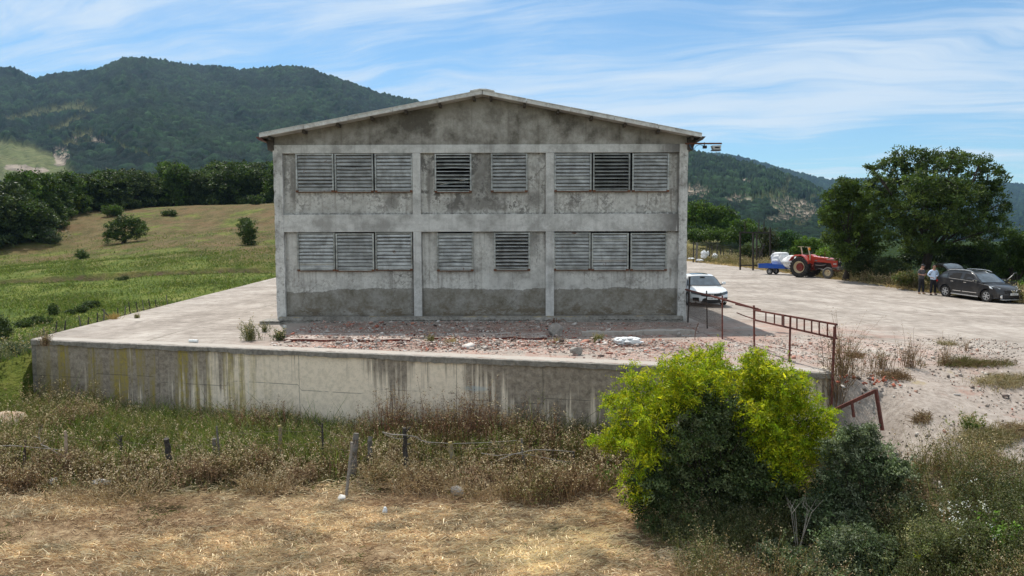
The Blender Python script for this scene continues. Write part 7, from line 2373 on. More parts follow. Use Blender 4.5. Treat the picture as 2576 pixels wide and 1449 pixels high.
# bushes along the far end of the yard
for k, (u, vb, Y, L, cols, lab, lf) in enumerate([
        (1752, 605, 112, [(1745, 540, 30, 26), (1770, 530, 30, 26), (1755, 560, 40, 30), (1735, 520, 22, 16)], BRT + OAK[:1], 'bright green tree beside the building edge at the far end of the yard', .30),
        (1815, 606, 110, [(1810, 540, 28, 24), (1832, 550, 24, 22), (1815, 570, 40, 28)], BRT[:3] + OAK[:2], 'rounded green tree next in line at the far end of the yard', .30),
        (1868, 612, 106, [(1865, 578, 28, 26), (1885, 572, 20, 20), (1875, 595, 30, 18)], BRT[:2] + OAK[:2], 'lower green tree left of the steel frame', .28),
        (1790, 612, 105, [(1785, 590, 36, 18), (1830, 595, 34, 16), (1750, 592, 30, 16)], BRT[1:2] + OAK[:2], 'low green thicket in front of the far trees', .26),
        (1930, 650, 76, [(1922, 590, 18, 18), (1940, 600, 22, 24), (1930, 625, 24, 24), (1915, 640, 20, 18), (1945, 645, 20, 16)], [(.03, .045, .014), (.045, .055, .018), (.06, .065, .025)], 'dark leggy tree wrapped round the back of the steel frame', .17),
        (1990, 625, 88, [(1975, 600, 26, 22), (2000, 610, 26, 20), (1960, 615, 24, 16)], [(.05, .10, .03), (.035, .075, .025)], 'green bush behind the trailer sacks', .22),
        (2035, 640, 74, [(2030, 615, 26, 20), (2055, 625, 24, 18), (2010, 628, 20, 14)], BRT, 'bright green bush behind the tractor roll bars', .18),
        (2090, 668, 64, [(2080, 640, 22, 18), (2105, 646, 22, 18), (2095, 658, 26, 12), (2060, 648, 18, 12)], [(.11, .19, .015), (.15, .23, .02), (.08, .14, .015)], 'vivid light green bush behind the tractor bonnet', .15),
        (1872, 655, 80, [(1878, 632, 14, 16), (1872, 645, 16, 10)], [(.05, .075, .02), (.07, .09, .025)], 'small green bush at the left leg of the steel frame', .17)]):
    bushy('bush' if 'bush' in lab or 'thicket' in lab else 'broadleaf_tree', lab, 'bush' if 'bush' in lab or 'thicket' in lab else 'tree', u, vb, L, 130 + k, cols, hf=verge1, Y=Y, leaf=lf, rc=lf * 2.1, nc=230, nl=26, r=.09, stems=2, dy=1.4)
# ============================================================ plants of the foreground
M_STRAW = leaf_mat('straw', .15, .7, .2)
STRAW = [(.58, .42, .20), (.68, .52, .28), (.42, .28, .13), (.30, .19, .09)]
BROWN = [(.17, .105, .06), (.24, .155, .09), (.11, .07, .045), (.30, .20, .12)]
TAN = [(.36, .28, .16), (.44, .35, .21), (.28, .20, .11), (.50, .42, .28)]
GREEN = [(.115, .165, .032), (.16, .205, .045), (.08, .12, .025), (.22, .235, .08)]
OLIVE = [(.12, .125, .04), (.17, .16, .06), (.09, .09, .03), (.22, .20, .08)]

def ribbon(P0, P1, P2, W, col, b):
    """bent blades through three points, widths W at the foot, tapering"""
    n = len(P0); d = unit(P2 - P0)
    side = unit(np.cross(d, np.tile([[.13, -.95, .28]], (n, 1)) + 1e-3)) * W[:, None] * .5
    V = np.stack([P0 - side, P0 + side, P1 - side * .8, P1 + side * .8, P2 - side * .25, P2 + side * .25], 1).reshape(-1, 3)
    k = np.arange(n)[:, None] * 6
    F = np.concatenate([k + np.array([[0, 1, 3, 2]]), k + np.array([[2, 3, 5, 4]])], 0)
    b.add(V, F, np.repeat(col, 6, 0))

def weeds(b, rs, X, Y, Z, H, stem_c, leaf_c, tip_c, nleaf, leaf, lean=.18, stemw=.008, tipn=3, tipsize=.02, spread=.5, low=.12):
    """branching weed stalks: stem, leaves up the stem, pale seed heads near the top"""
    n = len(X)
    P0 = np.stack([X, Y, Z - .03], -1)
    L = rs.normal(0, lean, (n, 2)) * H[:, None]
    P2 = P0 + np.stack([L[:, 0], L[:, 1], H], -1)
    P1 = P0 + np.stack([L[:, 0] * .35, L[:, 1] * .35, H * .55], -1)
    ribbon(P0, P1, P2, np.full(n, stemw) * rs.lognormal(0, .3, n), palette(rs, n, stem_c, .2), b)
    m = n * nleaf
    f = (low + (1 - low) * rs.random((n, nleaf)) ** .8)
    base = np.where(f[..., None] < .55, P0[:, None] + (P1 - P0)[:, None] * (f[..., None] / .55), P1[:, None] + (P2 - P1)[:, None] * ((f[..., None] - .55) / .45))
    az = rs.random((n, nleaf)) * 6.283
    r = rs.random((n, nleaf)) * spread * H[:, None] * .3 * (1.15 - f)
    off = np.stack([np.cos(az) * r, np.sin(az) * r, r * .5], -1)
    C = (base + off).reshape(-1, 3)
    A = unit(np.stack([np.cos(az), np.sin(az), .5 + 0 * az], -1).reshape(-1, 3) + rs.normal(0, .4, (m, 3)))
    pc = palette(rs, n, leaf_c, .2)
    col = np.repeat(pc, nleaf, 0) * rs.lognormal(0, .2, (m, 1))
    b.leaves(C, A, leaf * rs.lognormal(0, .35, m), leaf * .42 * rs.lognormal(0, .25, m), col, rs)
    if tipn:
        m = n * tipn
        C = (P2[:, None] + rs.normal(0, 1, (n, tipn, 3)) * np.array([.035, .035, .04])[None, None]).reshape(-1, 3)
        b.leaves(C, rdir(rs, m, .6), tipsize * rs.lognormal(0, .3, m), tipsize * .8 * np.ones(m), np.repeat(palette(rs, n, tip_c, .15), tipn, 0) * rs.lognormal(0, .15, (m, 1)), rs)

def scatter(rs, n, x0, x1, y0, y1, dens, hf=low_z):
    X, Y = [], []
    tot = 0
    while tot < n:
        x = rs.uniform(x0, x1, n * 2); y = rs.uniform(y0, y1, n * 2)
        ok = rs.random(n * 2) < dens(x, y)
        X.append(x[ok]); Y.append(y[ok]); tot += ok.sum()
    X = np.concatenate(X)[:n]; Y = np.concatenate(Y)[:n]
    return X, Y, hf(X, Y)
def clump(x, y, s, seed): return fbm(x * s, y * s, 4, seed)
def infront(x, y): return (y < front_y(x) - .10)
HAYLINE = lambda x: 16.9 + .9 * (fbm(np.asarray(x) * .35, 0 * np.asarray(x), 3, 77) - .5) * 2 - .7 * sst(x, -2, 3) + .0

rs = np.random.default_rng(101)
# --- mown hay lying in swaths
b = Bush()
def hay(n, seed, zoff, cols, dens, ln=.34, w=.0095, up=.05):
    rs = np.random.default_rng(seed)
    X, Y, Z = scatter(rs, n, -15, 5.6, 10.2, 18.6, dens)
    a = 6.283 * fbm(X * .28, Y * .34, 3, 12) * 1.5 + rs.normal(0, .8, n)
    L = ln * rs.lognormal(0, .35, n)
    d = np.stack([np.cos(a), np.sin(a) * .45, rs.normal(0, up, n)], -1)
    hump = zoff * rs.random(n) + .16 * np.maximum(0, fbm(X * .8, Y * 1.3, 3, 19) - .45) * 2
    P0 = np.stack([X, Y, Z + .01 + hump * .7], -1)
    P2 = P0 + d * L[:, None]; P2[:, 2] = np.maximum(P2[:, 2], low_z(P2[:, 0], P2[:, 1]) + .01)
    P1 = (P0 + P2) / 2 + rs.normal(0, .03, (n, 3)); P1[:, 2] += .008 + .35 * up * rs.random(n)
    pal = palette(rs, n, cols, .18) * np.clip(-.1 + 1.3 * fbm(X * 1.6, Y * 2.4, 4, 33) + .95 * fbm(X * 7, Y * 8, 3, 34), .3, 1.3)[:, None]
    ribbon(P0, P1, P2, np.full(n, w) * rs.lognormal(0, .3, n), pal, b)
bright = lambda x, y: np.clip(sst(fbm(x * .38, y * .75, 4, 41), .28, .54), 0, 1)
inhay = lambda x, y: (y < HAYLINE(x) + .25) * (.30 + .70 * sst(fbm(x * .55 + 9, y * .9, 4, 83), .32, .48))
hay(30000, 1, .06, [(.42, .27, .16), (.28, .17, .10), (.54, .37, .22), (.17, .105, .065)], lambda x, y: inhay(x, y) * (.4 + .6 * (1 - bright(x, y))), .15, .010)
hay(86000, 2, .10, [(.84, .66, .42), (.90, .76, .53), (.68, .48, .29), (.36, .22, .13)], lambda x, y: inhay(x, y) * bright(x, y) * (1 - .75 * sst(y, 15.2, 16.6)), .21, .011)
hay(5000, 3, .06, [(.88, .75, .50), (.78, .62, .38)], lambda x, y: np.exp(-(((x - .4 - .35 * (y - 13.2)) / 1.0) ** 2 + ((y - 13.4) / 1.0) ** 2)), .32, .010)
hay(4500, 4, .05, [(.10, .13, .035), (.16, .17, .05)], lambda x, y: inhay(x, y) * sst(fbm(x * .9, y * .9, 4, 61), .55, .68), .10, .012, .06)
tag(b.build('mown_hay', M_STRAW), kind='stuff')

# --- dry brown weeds on both sides of the stake fence
def reg_brown(x, y):
    h = HAYLINE(x)
    return infront(x, y) * sst(y, h - .25, h + .25) * (1 - sst(y, 19.0, 20.4) * .85) * (.35 + .65 * sst(clump(x, y, .8, 7), .35, .55)) * (1 - sst(x, 3.2, 4.4))
b = Bush(); rs = np.random.default_rng(102)
n = 5200
X, Y, Z = scatter(rs, n, -21, 4.6, 15.6, 21.5, reg_brown)
H = (.18 + .30 * clump(X, Y, .6, 3)) * rs.lognormal(0, .28, n) * (.55 + .45 * sst(Y, HAYLINE(X), HAYLINE(X) + .8))
k = sst(fbm(X * .5, Y * .5, 3, 51), .4, .6)
i1 = rs.random(n) < k
for msk, lc, tc in ((i1, BROWN, TAN), (~i1, OLIVE + BROWN[:2], TAN)):
    weeds(b, rs, X[msk], Y[msk], Z[msk], H[msk], BROWN, lc, tc, 15, .052, .22, .011, 5, .036, .9)
tag(b.build('brown_weeds', M_DRY), kind='stuff')
b = Bush(); n = 2600
X, Y, Z = scatter(rs, n, -23, 4.4, 15.8, 21.8, lambda x, y: reg_brown(x, y) * sst(fbm(x * .7, y * .7, 3, 91), .45, .6))
weeds(b, rs, X, Y, Z, (.26 + .36 * clump(X, Y, .6, 3)) * rs.lognormal(0, .25, n), BROWN, BROWN[1:] + OLIVE, [(.46, .37, .24), (.52, .42, .29)], 12, .040, .25, .008, 8, .036, 1.1)
tag(b.build('pale_seed_weeds', M_DRY), kind='stuff')

# --- green grass band between the fence and the wall
b = Bush()
def blades(n, seed, dens, x0, x1, y0, y1, h0, cols, w=.011, hf=low_z, lean=.35, hv=.35):
    rs = np.random.default_rng(seed)
    X, Y, Z = scatter(rs, n, x0, x1, y0, y1, dens, hf)
    H = h0 * rs.lognormal(0, hv, n) * (.6 + .8 * clump(X, Y, .9, seed))
    L = rs.normal(0, lean, (n, 2)) * H[:, None]
    P0 = np.stack([X, Y, Z - .02], -1); P2 = P0 + np.stack([L[:, 0], L[:, 1], H * .95], -1)
    P1 = P0 + np.stack([L[:, 0] * .25, L[:, 1] * .25, H * .6], -1)
    ribbon(P0, P1, P2, np.full(n, w) * rs.lognormal(0, .25, n), palette(rs, n, cols, .2) * (.7 + .6 * clump(X, Y, .5, seed + 5))[:, None], b)
grn = lambda x, y: infront(x, y) * sst(y, 17.4, 19.3) * (.5 + .5 * sst(clump(x, y, .5, 8), .35, .55)) * (1 - sst(x, 4.5, 6))
blades(46000, 11, grn, -20, 6, 17.2, 23.8, .38, GREEN, .015)
blades(16000, 12, grn, -20, 6, 17.2, 23.8, .44, OLIVE + TAN[:1], .010)
tag(b.build('tall_grass', M_LEAF), kind='stuff')
b = Bush(); n = 3600; rs = np.random.default_rng(103)
X, Y, Z = scatter(rs, n, -20, 6, 18.0, 23.6, grn)
weeds(b, rs, X, Y, Z, (.35 + .3 * clump(X, Y, .6, 13)) * rs.lognormal(0, .2, n), OLIVE, GREEN + OLIVE, TAN + GREEN[:1], 12, .045, .2, .008, 4, .028, .9)
tag(b.build('green_weeds', M_LEAF), kind='stuff')

# --- weeds standing against the retaining wall; tall red-brown ones in the middle
b = Bush(); n = 2600; rs = np.random.default_rng(104)
near = lambda x, y: (y < front_y(x) - .12) * (y > front_y(x) - 1.5) * (.25 + .75 * sst(clump(x, y, .7, 17), .40, .6))
X, Y, Z = scatter(rs, n, -15, 5, 17, 23.6, near)
mid = np.exp(-((X + 3.2) / 1.1) ** 2) + np.exp(-((X + .9) / 1.3) ** 2) + .7 * np.exp(-((X - 1.0) / .5) ** 2) + .5 * np.exp(-((X + 7.2) / 1.4) ** 2)
H = (.45 + .62 * mid) * rs.lognormal(0, .22, n)
rb = rs.random(n) < np.clip(mid, .25, .95)
weeds(b, rs, X[rb], Y[rb], Z[rb], H[rb], [(.16, .085, .055), (.22, .12, .07), (.11, .06, .045)], [(.17, .095, .06), (.24, .14, .085), (.12, .07, .05)], TAN + BROWN[:2], 20, .040, .09, .010, 6, .030, .7, .05)
weeds(b, rs, X[~rb], Y[~rb], Z[~rb], H[~rb] * .85, OLIVE, OLIVE + GREEN[:2], TAN, 14, .045, .15, .009, 5, .028, .9)
tag(b.build('wall_foot_weeds', M_DRY), kind='stuff')

# --- left corner tangle and lower right tangle
b = Bush(); n = 3000; rs = np.random.default_rng(105)
X, Y, Z = scatter(rs, n, -24, -11, 17, 25.5, lambda x, y: (infront(x, y) | (x < A_.x - .2)) * sst(-x, 10.5, 14) * (.3 + .7 * sst(clump(x, y, .6, 23), .35, .55)))
weeds(b, rs, X, Y, Z, (.45 + .5 * clump(X, Y, .5, 29)) * rs.lognormal(0, .25, n), BROWN, OLIVE + TAN[:2], TAN, 16, .050, .2, .010, 7, .036, 1.1)
tag(b.build('olive_weeds', M_DRY), kind='stuff')
b = Bush(); n = 9500; rs = np.random.default_rng(106)
def low_right(x, y):
    e = 15.4 - .95 * (x - 6.8) + 1.2 * (fbm(x * .9, y * .9, 3, 55) - .5)
    return sst(x, 2.4, 3.8) * (1 - .8 * (x < 6.6) * (y < 13.4) * (x > 3.6)) * (y < 17) * (1 - sst(y, e - .3, e + .4)) * (.35 + .65 * sst(clump(x, y, .8, 31), .35, .52))
X, Y, Z = scatter(rs, n, 2.4, 11.5, 9.6, 16.8, low_right)
gi = rs.random(n) < .25 + .75 * sst(fbm(X * .6, Y * .6, 3, 71), .32, .52)
H = (.34 + .52 * clump(X, Y, .7, 37)) * rs.lognormal(0, .25, n)
weeds(b, rs, X[gi], Y[gi], Z[gi], H[gi], OLIVE, [(.075, .095, .035), (.11, .125, .045), (.05, .07, .025)], [(.20, .19, .10), (.28, .26, .16)], 18, .040, .25, .007, 4, .018, 1.0)
weeds(b, rs, X[~gi], Y[~gi], Z[~gi], H[~gi] * .9, BROWN, OLIVE[:2] + BROWN[:2], TAN, 14, .036, .3, .007, 5, .024, 1.0)
tag(b.build('slope_weeds', M_LEAF), kind='stuff')
b = Bush(); n = 26
q = [on_ground(2385 + rs.normal(0, 55), 1395 + rs.normal(0, 35), low1, 9, 20) for _ in range(n)]
X = np.array([p.x for p in q]); Y = np.array([p.y for p in q]); Z = low_z(X, Y)
weeds(b, rs, X, Y, Z, .72 * rs.lognormal(0, .12, n), OLIVE, OLIVE, [(.78, .78, .76)], 8, .03, .15, .006, 9, .026, .6)
tag(b.build('white_flowers', M_LEAF), kind='stuff')

# --- dead weeds drooping over the hay edge
b = Bush(); n = 1500; rs = np.random.default_rng(108)
X, Y, Z = scatter(rs, n, -16, 4.2, 15.4, 17.6, lambda x, y: np.exp(-((y - HAYLINE(x)) / .45) ** 2) * sst(clump(x, y, .7, 41), .45, .6))
weeds(b, rs, X, Y, Z, .36 * rs.lognormal(0, .3, n), [(.42, .31, .19), (.30, .21, .12)], [(.26, .17, .10), (.34, .24, .14)], TAN, 8, .035, .95, .010, 4, .026, 1.0)
tag(b.build('fallen_stalks', M_DRY), kind='stuff')

# --- denser bramble clumps standing out of the weeds along the hay edge
b = Bush(); rs = np.random.default_rng(109)
for k, (u, v, w_, h_) in enumerate([(60, 1235, 1.3, .55), (150, 1190, 1.0, .6), (235, 1200, .9, .5), (350, 1190, .8, .5), (510, 1215, 1.1, .6), (600, 1205, 1.2, .65), (660, 1190, .9, .65), (760, 1215, .8, .5), (965, 1225, .9, .5), (1080, 1235, 1.0, .5),
                                   (1210, 1230, 1.0, .55), (1345, 1270, 1.3, .85), (1420, 1260, 1.1, .8), (1480, 1250, .9, .7), (1290, 1180, .9, .6), (120, 1110, 1.4, .8), (200, 1080, 1.4, .75), (40, 1160, 1.2, .7), (1000, 1170, .9, .55), (850, 1160, .8, .5)]):
    q = on_ground(u, v, low1, 12, 30); m_ = int(90 * w_)
    X = q.x + rs.normal(0, .26, m_) * w_; Y = q.y + rs.normal(0, .16, m_) * w_; Y = np.minimum(Y, front_y(X) - .15)
    c_ = [BROWN, [(.26, .17, .11), (.34, .23, .15), (.16, .10, .065)], OLIVE + BROWN[:2]][k % 3]
    weeds(b, rs, X, Y, low_z(X, Y), h_ * .85 * rs.lognormal(0, .22, m_), BROWN, c_, TAN, 20, .050, .3, .010, 5, .036, 1.1, .02)
tag(b.build('bramble_weeds', M_DRY), kind='stuff')

# ---------- the bright shrub with the dark bush grown into it
Yb = 14.9
gb_ = at(1790, 1380, Yb); gb_.z = low1(gb_.x, Yb)
rs = np.random.default_rng(201)
Lb = [(1555, 1005, 26, 22), (1600, 955, 46, 30), (1640, 1010, 74, 46), (1585, 1075, 56, 44), (1545, 1115, 36, 34), (1630, 1130, 40, 40), (1700, 930, 44, 36), (1760, 905, 48, 34), (1800, 935, 60, 40), (1700, 985, 60, 34), (1905, 915, 40, 40), (1900, 955, 62, 44), (1965, 955, 46, 36),
      (2000, 990, 30, 36), (1925, 1010, 74, 44), (1985, 1050, 66, 44), (2055, 1045, 34, 30), (2030, 1105, 58, 54), (2000, 1160, 46, 34), (1965, 1190, 22, 16), (1600, 1190, 26, 26), (1590, 1235, 20, 22), (1950, 1090, 50, 40), (1965, 1120, 50, 50, -.8), (1900, 1040, 40, 36, -.7), (1985, 1180, 34, 30, -.9), (1650, 1060, 46, 34, -.8), (1620, 1130, 34, 30, -.8), (1700, 1010, 50, 26, -.6), (1790, 960, 60, 22, -.5)]
Ld = [(1790, 1010, 90, 60), (1730, 1070, 96, 76), (1850, 1080, 104, 90), (1660, 1160, 86, 70), (1780, 1170, 120, 90), (1900, 1180, 96, 84), (1700, 1250, 100, 66), (1830, 1270, 120, 80), (1620, 1230, 60, 50), (1950, 1250, 80, 66), (1760, 1330, 110, 60), (1880, 1340, 90, 60), (1650, 1310, 60, 44)]
ac = thing('acacia_shrub', 'big bright yellow-green shrub in front of the right end of the retaining wall', 'shrub', tuple(gb_))
lob = px_lobes(gb_, Yb, Lb, .7, rs, .9)
limbs('trunk', M_BARK, ac, (0, 0, 0), lob[::2], .07, rs, 2, .25, 4)
b = Bush()
Pc, dc, i = ell_points(rs, lob, 560, .30)
kk = np.repeat(np.arange(len(Pc)), 20)
off = rdir(rs, len(kk)) * (rs.random((len(kk), 1)) ** .5) * .19; off[:, 2] *= .6
P = Pc[kk] + off; D = unit(off * 3 + dc[kk] * .6 + rdir(rs, len(kk), .1))
Pc2 = None
sprigs(b, rs, P, D, 8, .17, .052, [(.25, .33, .012), (.36, .40, .015), (.14, .22, .012), (.50, .46, .02)], .3, .35, .5)
# long free shoots standing out of the outline
sh = []
for k in range(46):
    l = lob[int(rs.integers(0, len(lob)))]; dd_ = unit(np.array([rs.normal(0, .8), rs.normal(0, .5), abs(rs.normal(.5, .5))]))
    c0 = np.array(l[:3]) + dd_ * np.array(l[3:6]) * .7; ln_ = .22 + .3 * rs.random()
    f = rs.random(26); pp = c0 + dd_ * (f * ln_)[:, None] + rs.normal(0, .025, (26, 3)); sh.append((pp, np.tile(dd_, (26, 1)) * .5 + rdir(rs, 26, .2)))
PP = np.concatenate([a for a, _ in sh]); DD = unit(np.concatenate([a for _, a in sh]))
sprigs(b, rs, PP, DD, 8, .13, .045, [(.25, .33, .012), (.36, .40, .015), (.18, .27, .012)], .25, .3, .5)
b.build('crown', M_LEAFBRIGHT, ac)
db = thing('evergreen_bush', 'dense dark green bush filling the middle and foot of the bright shrub', 'bush', tuple(gb_ + Vector((.05, .1, 0))))
lob = px_lobes(gb_ + Vector((.05, .1, 0)), Yb, Ld, .35, rs, .85)
lob = [(x, y - .25, z, a, b2, c) for (x, y, z, a, b2, c) in lob]
limbs('trunk', M_BARK, db, (0, 0, 0), lob, .06, rs, 3, .25, 4)
b = Bush()
crown(b, rs, lob, 2000, 46, .15, .058, [(.075, .112, .036), (.10, .14, .05), (.045, .072, .024), (.17, .20, .10)], .45, .7, .15, .5)
b.build('crown', M_LEAF, db)
Yr_ = 13.4
gr_ = at(2170, 1440, Yr_); gr_.z = low1(gr_.x, Yr_)
Lr = [(2140, 1095, 46, 26), (2180, 1085, 30, 20), (2120, 1135, 56, 36), (2190, 1130, 60, 40), (2150, 1190, 96, 50), (2230, 1190, 56, 44), (2110, 1250, 90, 60), (2220, 1260, 90, 60), (2060, 1290, 60, 46), (2160, 1330, 120, 60), (2270, 1320, 50, 50), (2040, 1370, 70, 50), (2140, 1410, 120, 50), (2250, 1400, 60, 50), (2290, 1230, 16, 14), (2010, 1420, 70, 40, -.9), (1950, 1400, 50, 34, -.7), (2320, 1400, 60, 50, -.8), (2080, 1430, 90, 50, -1.3), (2230, 1430, 90, 50, -1.3), (2260, 1180, 44, 36), (2285, 1290, 50, 50, -.4), (2150, 1370, 90, 50, -1.1)]
rb_ = thing('evergreen_bush', 'grey-green bush right of the bright shrub, below the collapsed gate', 'bush', tuple(gr_))
lob = px_lobes(gr_, Yr_, Lr, .35, rs, .85)
limbs('trunk', M_BARK, rb_, (0, 0, 0), lob, .05, rs, 3, .25, 4)
b = Bush()
crown(b, rs, lob, 3000, 42, .12, .050, [(.085, .12, .052), (.12, .155, .075), (.05, .078, .032), (.21, .235, .15)], .42, .7, .15, .5)
for k in range(60):
    l = lob[int(rs.integers(0, len(lob)))]; dd_ = unit(np.array([rs.normal(0, .8), rs.normal(0, .5), abs(rs.normal(.5, .5))]))
    c0 = np.array(l[:3]) + dd_ * np.array(l[3:6]) * .8; ln_ = .18 + .25 * rs.random()
    pp = c0 + dd_ * (rs.random(40) * ln_)[:, None] + rs.normal(0, .02, (40, 3))
    b.leaves(pp, rdir(rs, 40, .4), .045, .024, palette(rs, 40, [(.085, .12, .052), (.12, .155, .075), (.21, .235, .15)], .3), rs)
b.build('crown', M_LEAF, rb_)
q2 = at(2400, 1440, 11.9); q2.z = low1(q2.x, 11.9)
L2 = [(2340, 1350, 70, 50), (2420, 1370, 80, 50), (2500, 1390, 70, 44), (2380, 1420, 110, 44), (2540, 1420, 60, 40), (2300, 1440, 60, 40), (2460, 1330, 44, 30)]
sb = thing('scrub', 'sprawling olive-green scrub filling the bottom right corner of the photo', 'shrub', tuple(q2))
lob = px_lobes(q2, 11.9, L2, .5, rs, .9)
limbs('trunk', M_BARK, sb, (0, 0, 0), lob, .03, rs, 3, .25, 5)
b = Bush(); crown(b, rs, lob, 900, 26, .13, .036, [(.10, .125, .045), (.14, .155, .06), (.065, .085, .03), (.22, .20, .10)], .45, .8, .1, .45)
b.build('crown', M_LEAF, sb)
# bare twigs between the two bushes
mb = MB(); p0 = at(2010, 1330, 12.7)
for k in range(6):
    a = rs.normal(0, .5); e = p0 + Vector((math.sin(a) * .55, rs.normal(0, .15), .35 + .55 * rs.random())) * (1 if k % 2 else .8)
    mb.tube([p0 + Vector((rs.normal(0, .03), 0, -.4)), p0.lerp(e, .5) + Vector((rs.normal(0, .06), 0, .03)), e], [.006, .004, .002], 5)
    mb.tube([p0.lerp(e, .6), p0.lerp(e, .6) + Vector((rs.normal(0, .15), 0, .18))], [.005, .002], 4)
tag(mb.build('dead_twigs', W_BRANCH), 'fan of bleached dead twigs between the two dark bushes', 'twigs')

def small(name, label, u, v, w, h, cols, seed, hf, leaf=.05, n=60, kind='leafy', stem=BROWN, y0=10, y1=80, group=None, bright=False, tip=TAN):
    """a small plant of many stalks round one spot (w, h in metres)"""
    rs_ = np.random.default_rng(seed)
    q = on_ground(u, v, hf, y0, y1)
    b = Bush(); n_ = n
    r = np.abs(rs_.normal(0, .42, n_)) * w * .5; a = rs_.random(n_) * 6.283
    X, Y = np.cos(a) * r, np.sin(a) * r * .8
    H = h * rs_.lognormal(0, .25, n_) * (1 - .35 * r / w)
    nl = {'leafy': 14, 'dry': 9, 'grass': 0}[kind]
    if kind == 'grass':
        L = np.stack([X, Y], -1) * 1.1 + rs_.normal(0, .15, (n_, 2)) * h
        P0 = np.stack([X, Y, 0 * X - .01], -1); P2 = P0 + np.stack([L[:, 0], L[:, 1], H], -1); P1 = P0 + np.stack([L[:, 0] * .3, L[:, 1] * .3, H * .6], -1)
        ribbon(P0, P1, P2, np.full(n_, .012), palette(rs_, n_, cols, .2), b)
    else:
        weeds(b, rs_, X, Y, 0 * X, H, stem, cols, tip, nl, leaf, .30, .010, 3, leaf * .7, 1.0)
    o = b.build(name, M_LEAFBRIGHT if bright else (M_LEAF if kind == 'leafy' else M_DRY))
    o.location = q
    return tag(o, label, 'plant' if kind != 'grass' else 'grass tuft', group)
RD = [(.20, .13, .085), (.28, .19, .12), (.14, .10, .07)]
small('dry_bush', 'tall grey-brown dead bush beside the steel post at the wall end', 2122, 945, 1.15, .95, RD + OLIVE[:1], 301, yard1, .035, 110, 'dry', group='dead weeds along the top of the ramp')
small('dry_bush', 'brown bramble hanging down beside the end of the retaining wall', 2108, 1040, .8, 1.0, RD + OLIVE[:1], 330, low1, .035, 100, 'dry', group='dead weeds along the top of the ramp')
small('dry_bush', 'second clump of dead weed along the top of the ramp, low and wide', 2215, 928, 1.0, .42, RD + OLIVE[:1], 302, yard1, .03, 70, 'dry', group='dead weeds along the top of the ramp')
small('dry_bush', 'reddish dead weed with upright stalks near the middle of the ramp top', 2290, 928, .75, .60, RD, 303, yard1, .03, 70, 'dry', group='dead weeds along the top of the ramp')
small('dry_bush', 'thin dead weed on the ramp top, right of the reddish one', 2378, 922, .6, .5, RD + TAN[:1], 304, yard1, .03, 40, 'dry', group='dead weeds along the top of the ramp')
small('dry_bush', 'small spiky dead weed alone on the yard beyond the ramp top', 2430, 885, .4, .35, RD, 305, yard1, .025, 16, 'dry', group='dead weeds along the top of the ramp')
small('grass_tuft', 'olive grass tuft at the right of the ramp top near the photo edge', 2425, 918, .9, .18, OLIVE, 306, yard1, kind='grass', n=220)
small('green_weed', 'low green weed clump alone on the ramp at the right', 2440, 1085, .75, .26, GREEN, 307, yard1, .05, 70, 'leafy', GREEN)
small('dry_bush', 'tall bare-stemmed weed on the ramp nearest the grey-green bush', 2310, 1240, .8, .95, RD + OLIVE, 308, low1, .026, 34, 'dry', OLIVE, group='bare-stemmed weeds at the foot of the ramp')
small('dry_bush', 'tall bare-stemmed weed on the ramp nearer the right edge of the photo', 2432, 1240, .9, .95, RD + OLIVE, 309, low1, .026, 44, 'dry', OLIVE, group='bare-stemmed weeds at the foot of the ramp')
small('green_weed', 'grey-green weed bush at the left end of the demolished strip', 630, 858, .85, .50, [(.07, .09, .035), (.10, .12, .05)], 310, yard1, .045, 90, 'leafy', OLIVE)
small('green_weed', 'small grey-green weed just right of the larger weed bush', 667, 836, .45, .26, [(.07, .09, .035), (.10, .12, .05)], 311, yard1, .04, 36, 'leafy', OLIVE)
small('green_weed', 'dark green broad-leaved weed on the rubble below the first panel', 703, 858, .40, .28, [(.035, .065, .015), (.055, .09, .02)], 312, yard1, .05, 60, 'leafy', OLIVE)
small('green_weed', 'pale green weed growing from the rubble below the left pilaster', 1083, 862, .40, .22, OLIVE, 313, yard1, .03, 40, 'leafy', OLIVE)
small('green_weed', 'olive weed mound on the rubble left of the white plastic bag', 1504, 862, .55, .22, OLIVE + GREEN[:1], 314, yard1, .03, 90, 'leafy', OLIVE)
small('dry_tuft', 'straw-coloured tuft on the rubble below the fourth shutter', 1140, 868, .35, .2, TAN, 315, yard1, kind='grass', n=90)
small('dry_tuft', 'straw-coloured tuft right of the concrete stump', 1400, 866, .5, .16, TAN + OLIVE[:1], 316, yard1, kind='grass', n=120)
small('dry_tuft', 'rust-coloured grass tuft on the left rim of the platform', 287, 803, .55, .2, [(.35, .24, .09), (.42, .30, .12)], 317, yard1, kind='grass', n=160, y1=50)
small('green_weed', 'tiny pale green weed on the platform right of the rust-coloured tuft', 345, 801, .35, .16, OLIVE, 318, yard1, .03, 40, 'leafy', OLIVE, y1=50)
small('ivy_tuft', 'dry climber hanging over the coping near the left corner of the wall', 116, 868, .45, .3, BROWN + OLIVE[:2], 319, yard1, .04, 60, 'dry', y1=40)
small('sapling', 'fresh yellow-green sapling at the bottom right, under the grey-green bush', 2340, 1425, .55, .42, YEL[:3] + BRT[1:2], 320, low1, .06, 34, 'leafy', OLIVE, y0=9, bright=True, tip=YEL)
small('sapling', 'vivid green leafy sapling near the bottom right corner', 2520, 1395, .7, .45, [(.10, .20, .02), (.14, .26, .03)], 321, low1, .075, 26, 'leafy', OLIVE, y0=9, bright=True, tip=[(.14, .26, .03)])
small('sapling', 'low vivid green creeper in the very bottom right of the photo', 2450, 1435, .8, .2, [(.09, .17, .02), (.13, .22, .03)], 322, low1, .05, 50, 'leafy', OLIVE, y0=9, bright=True, tip=[(.14, .26, .03)])
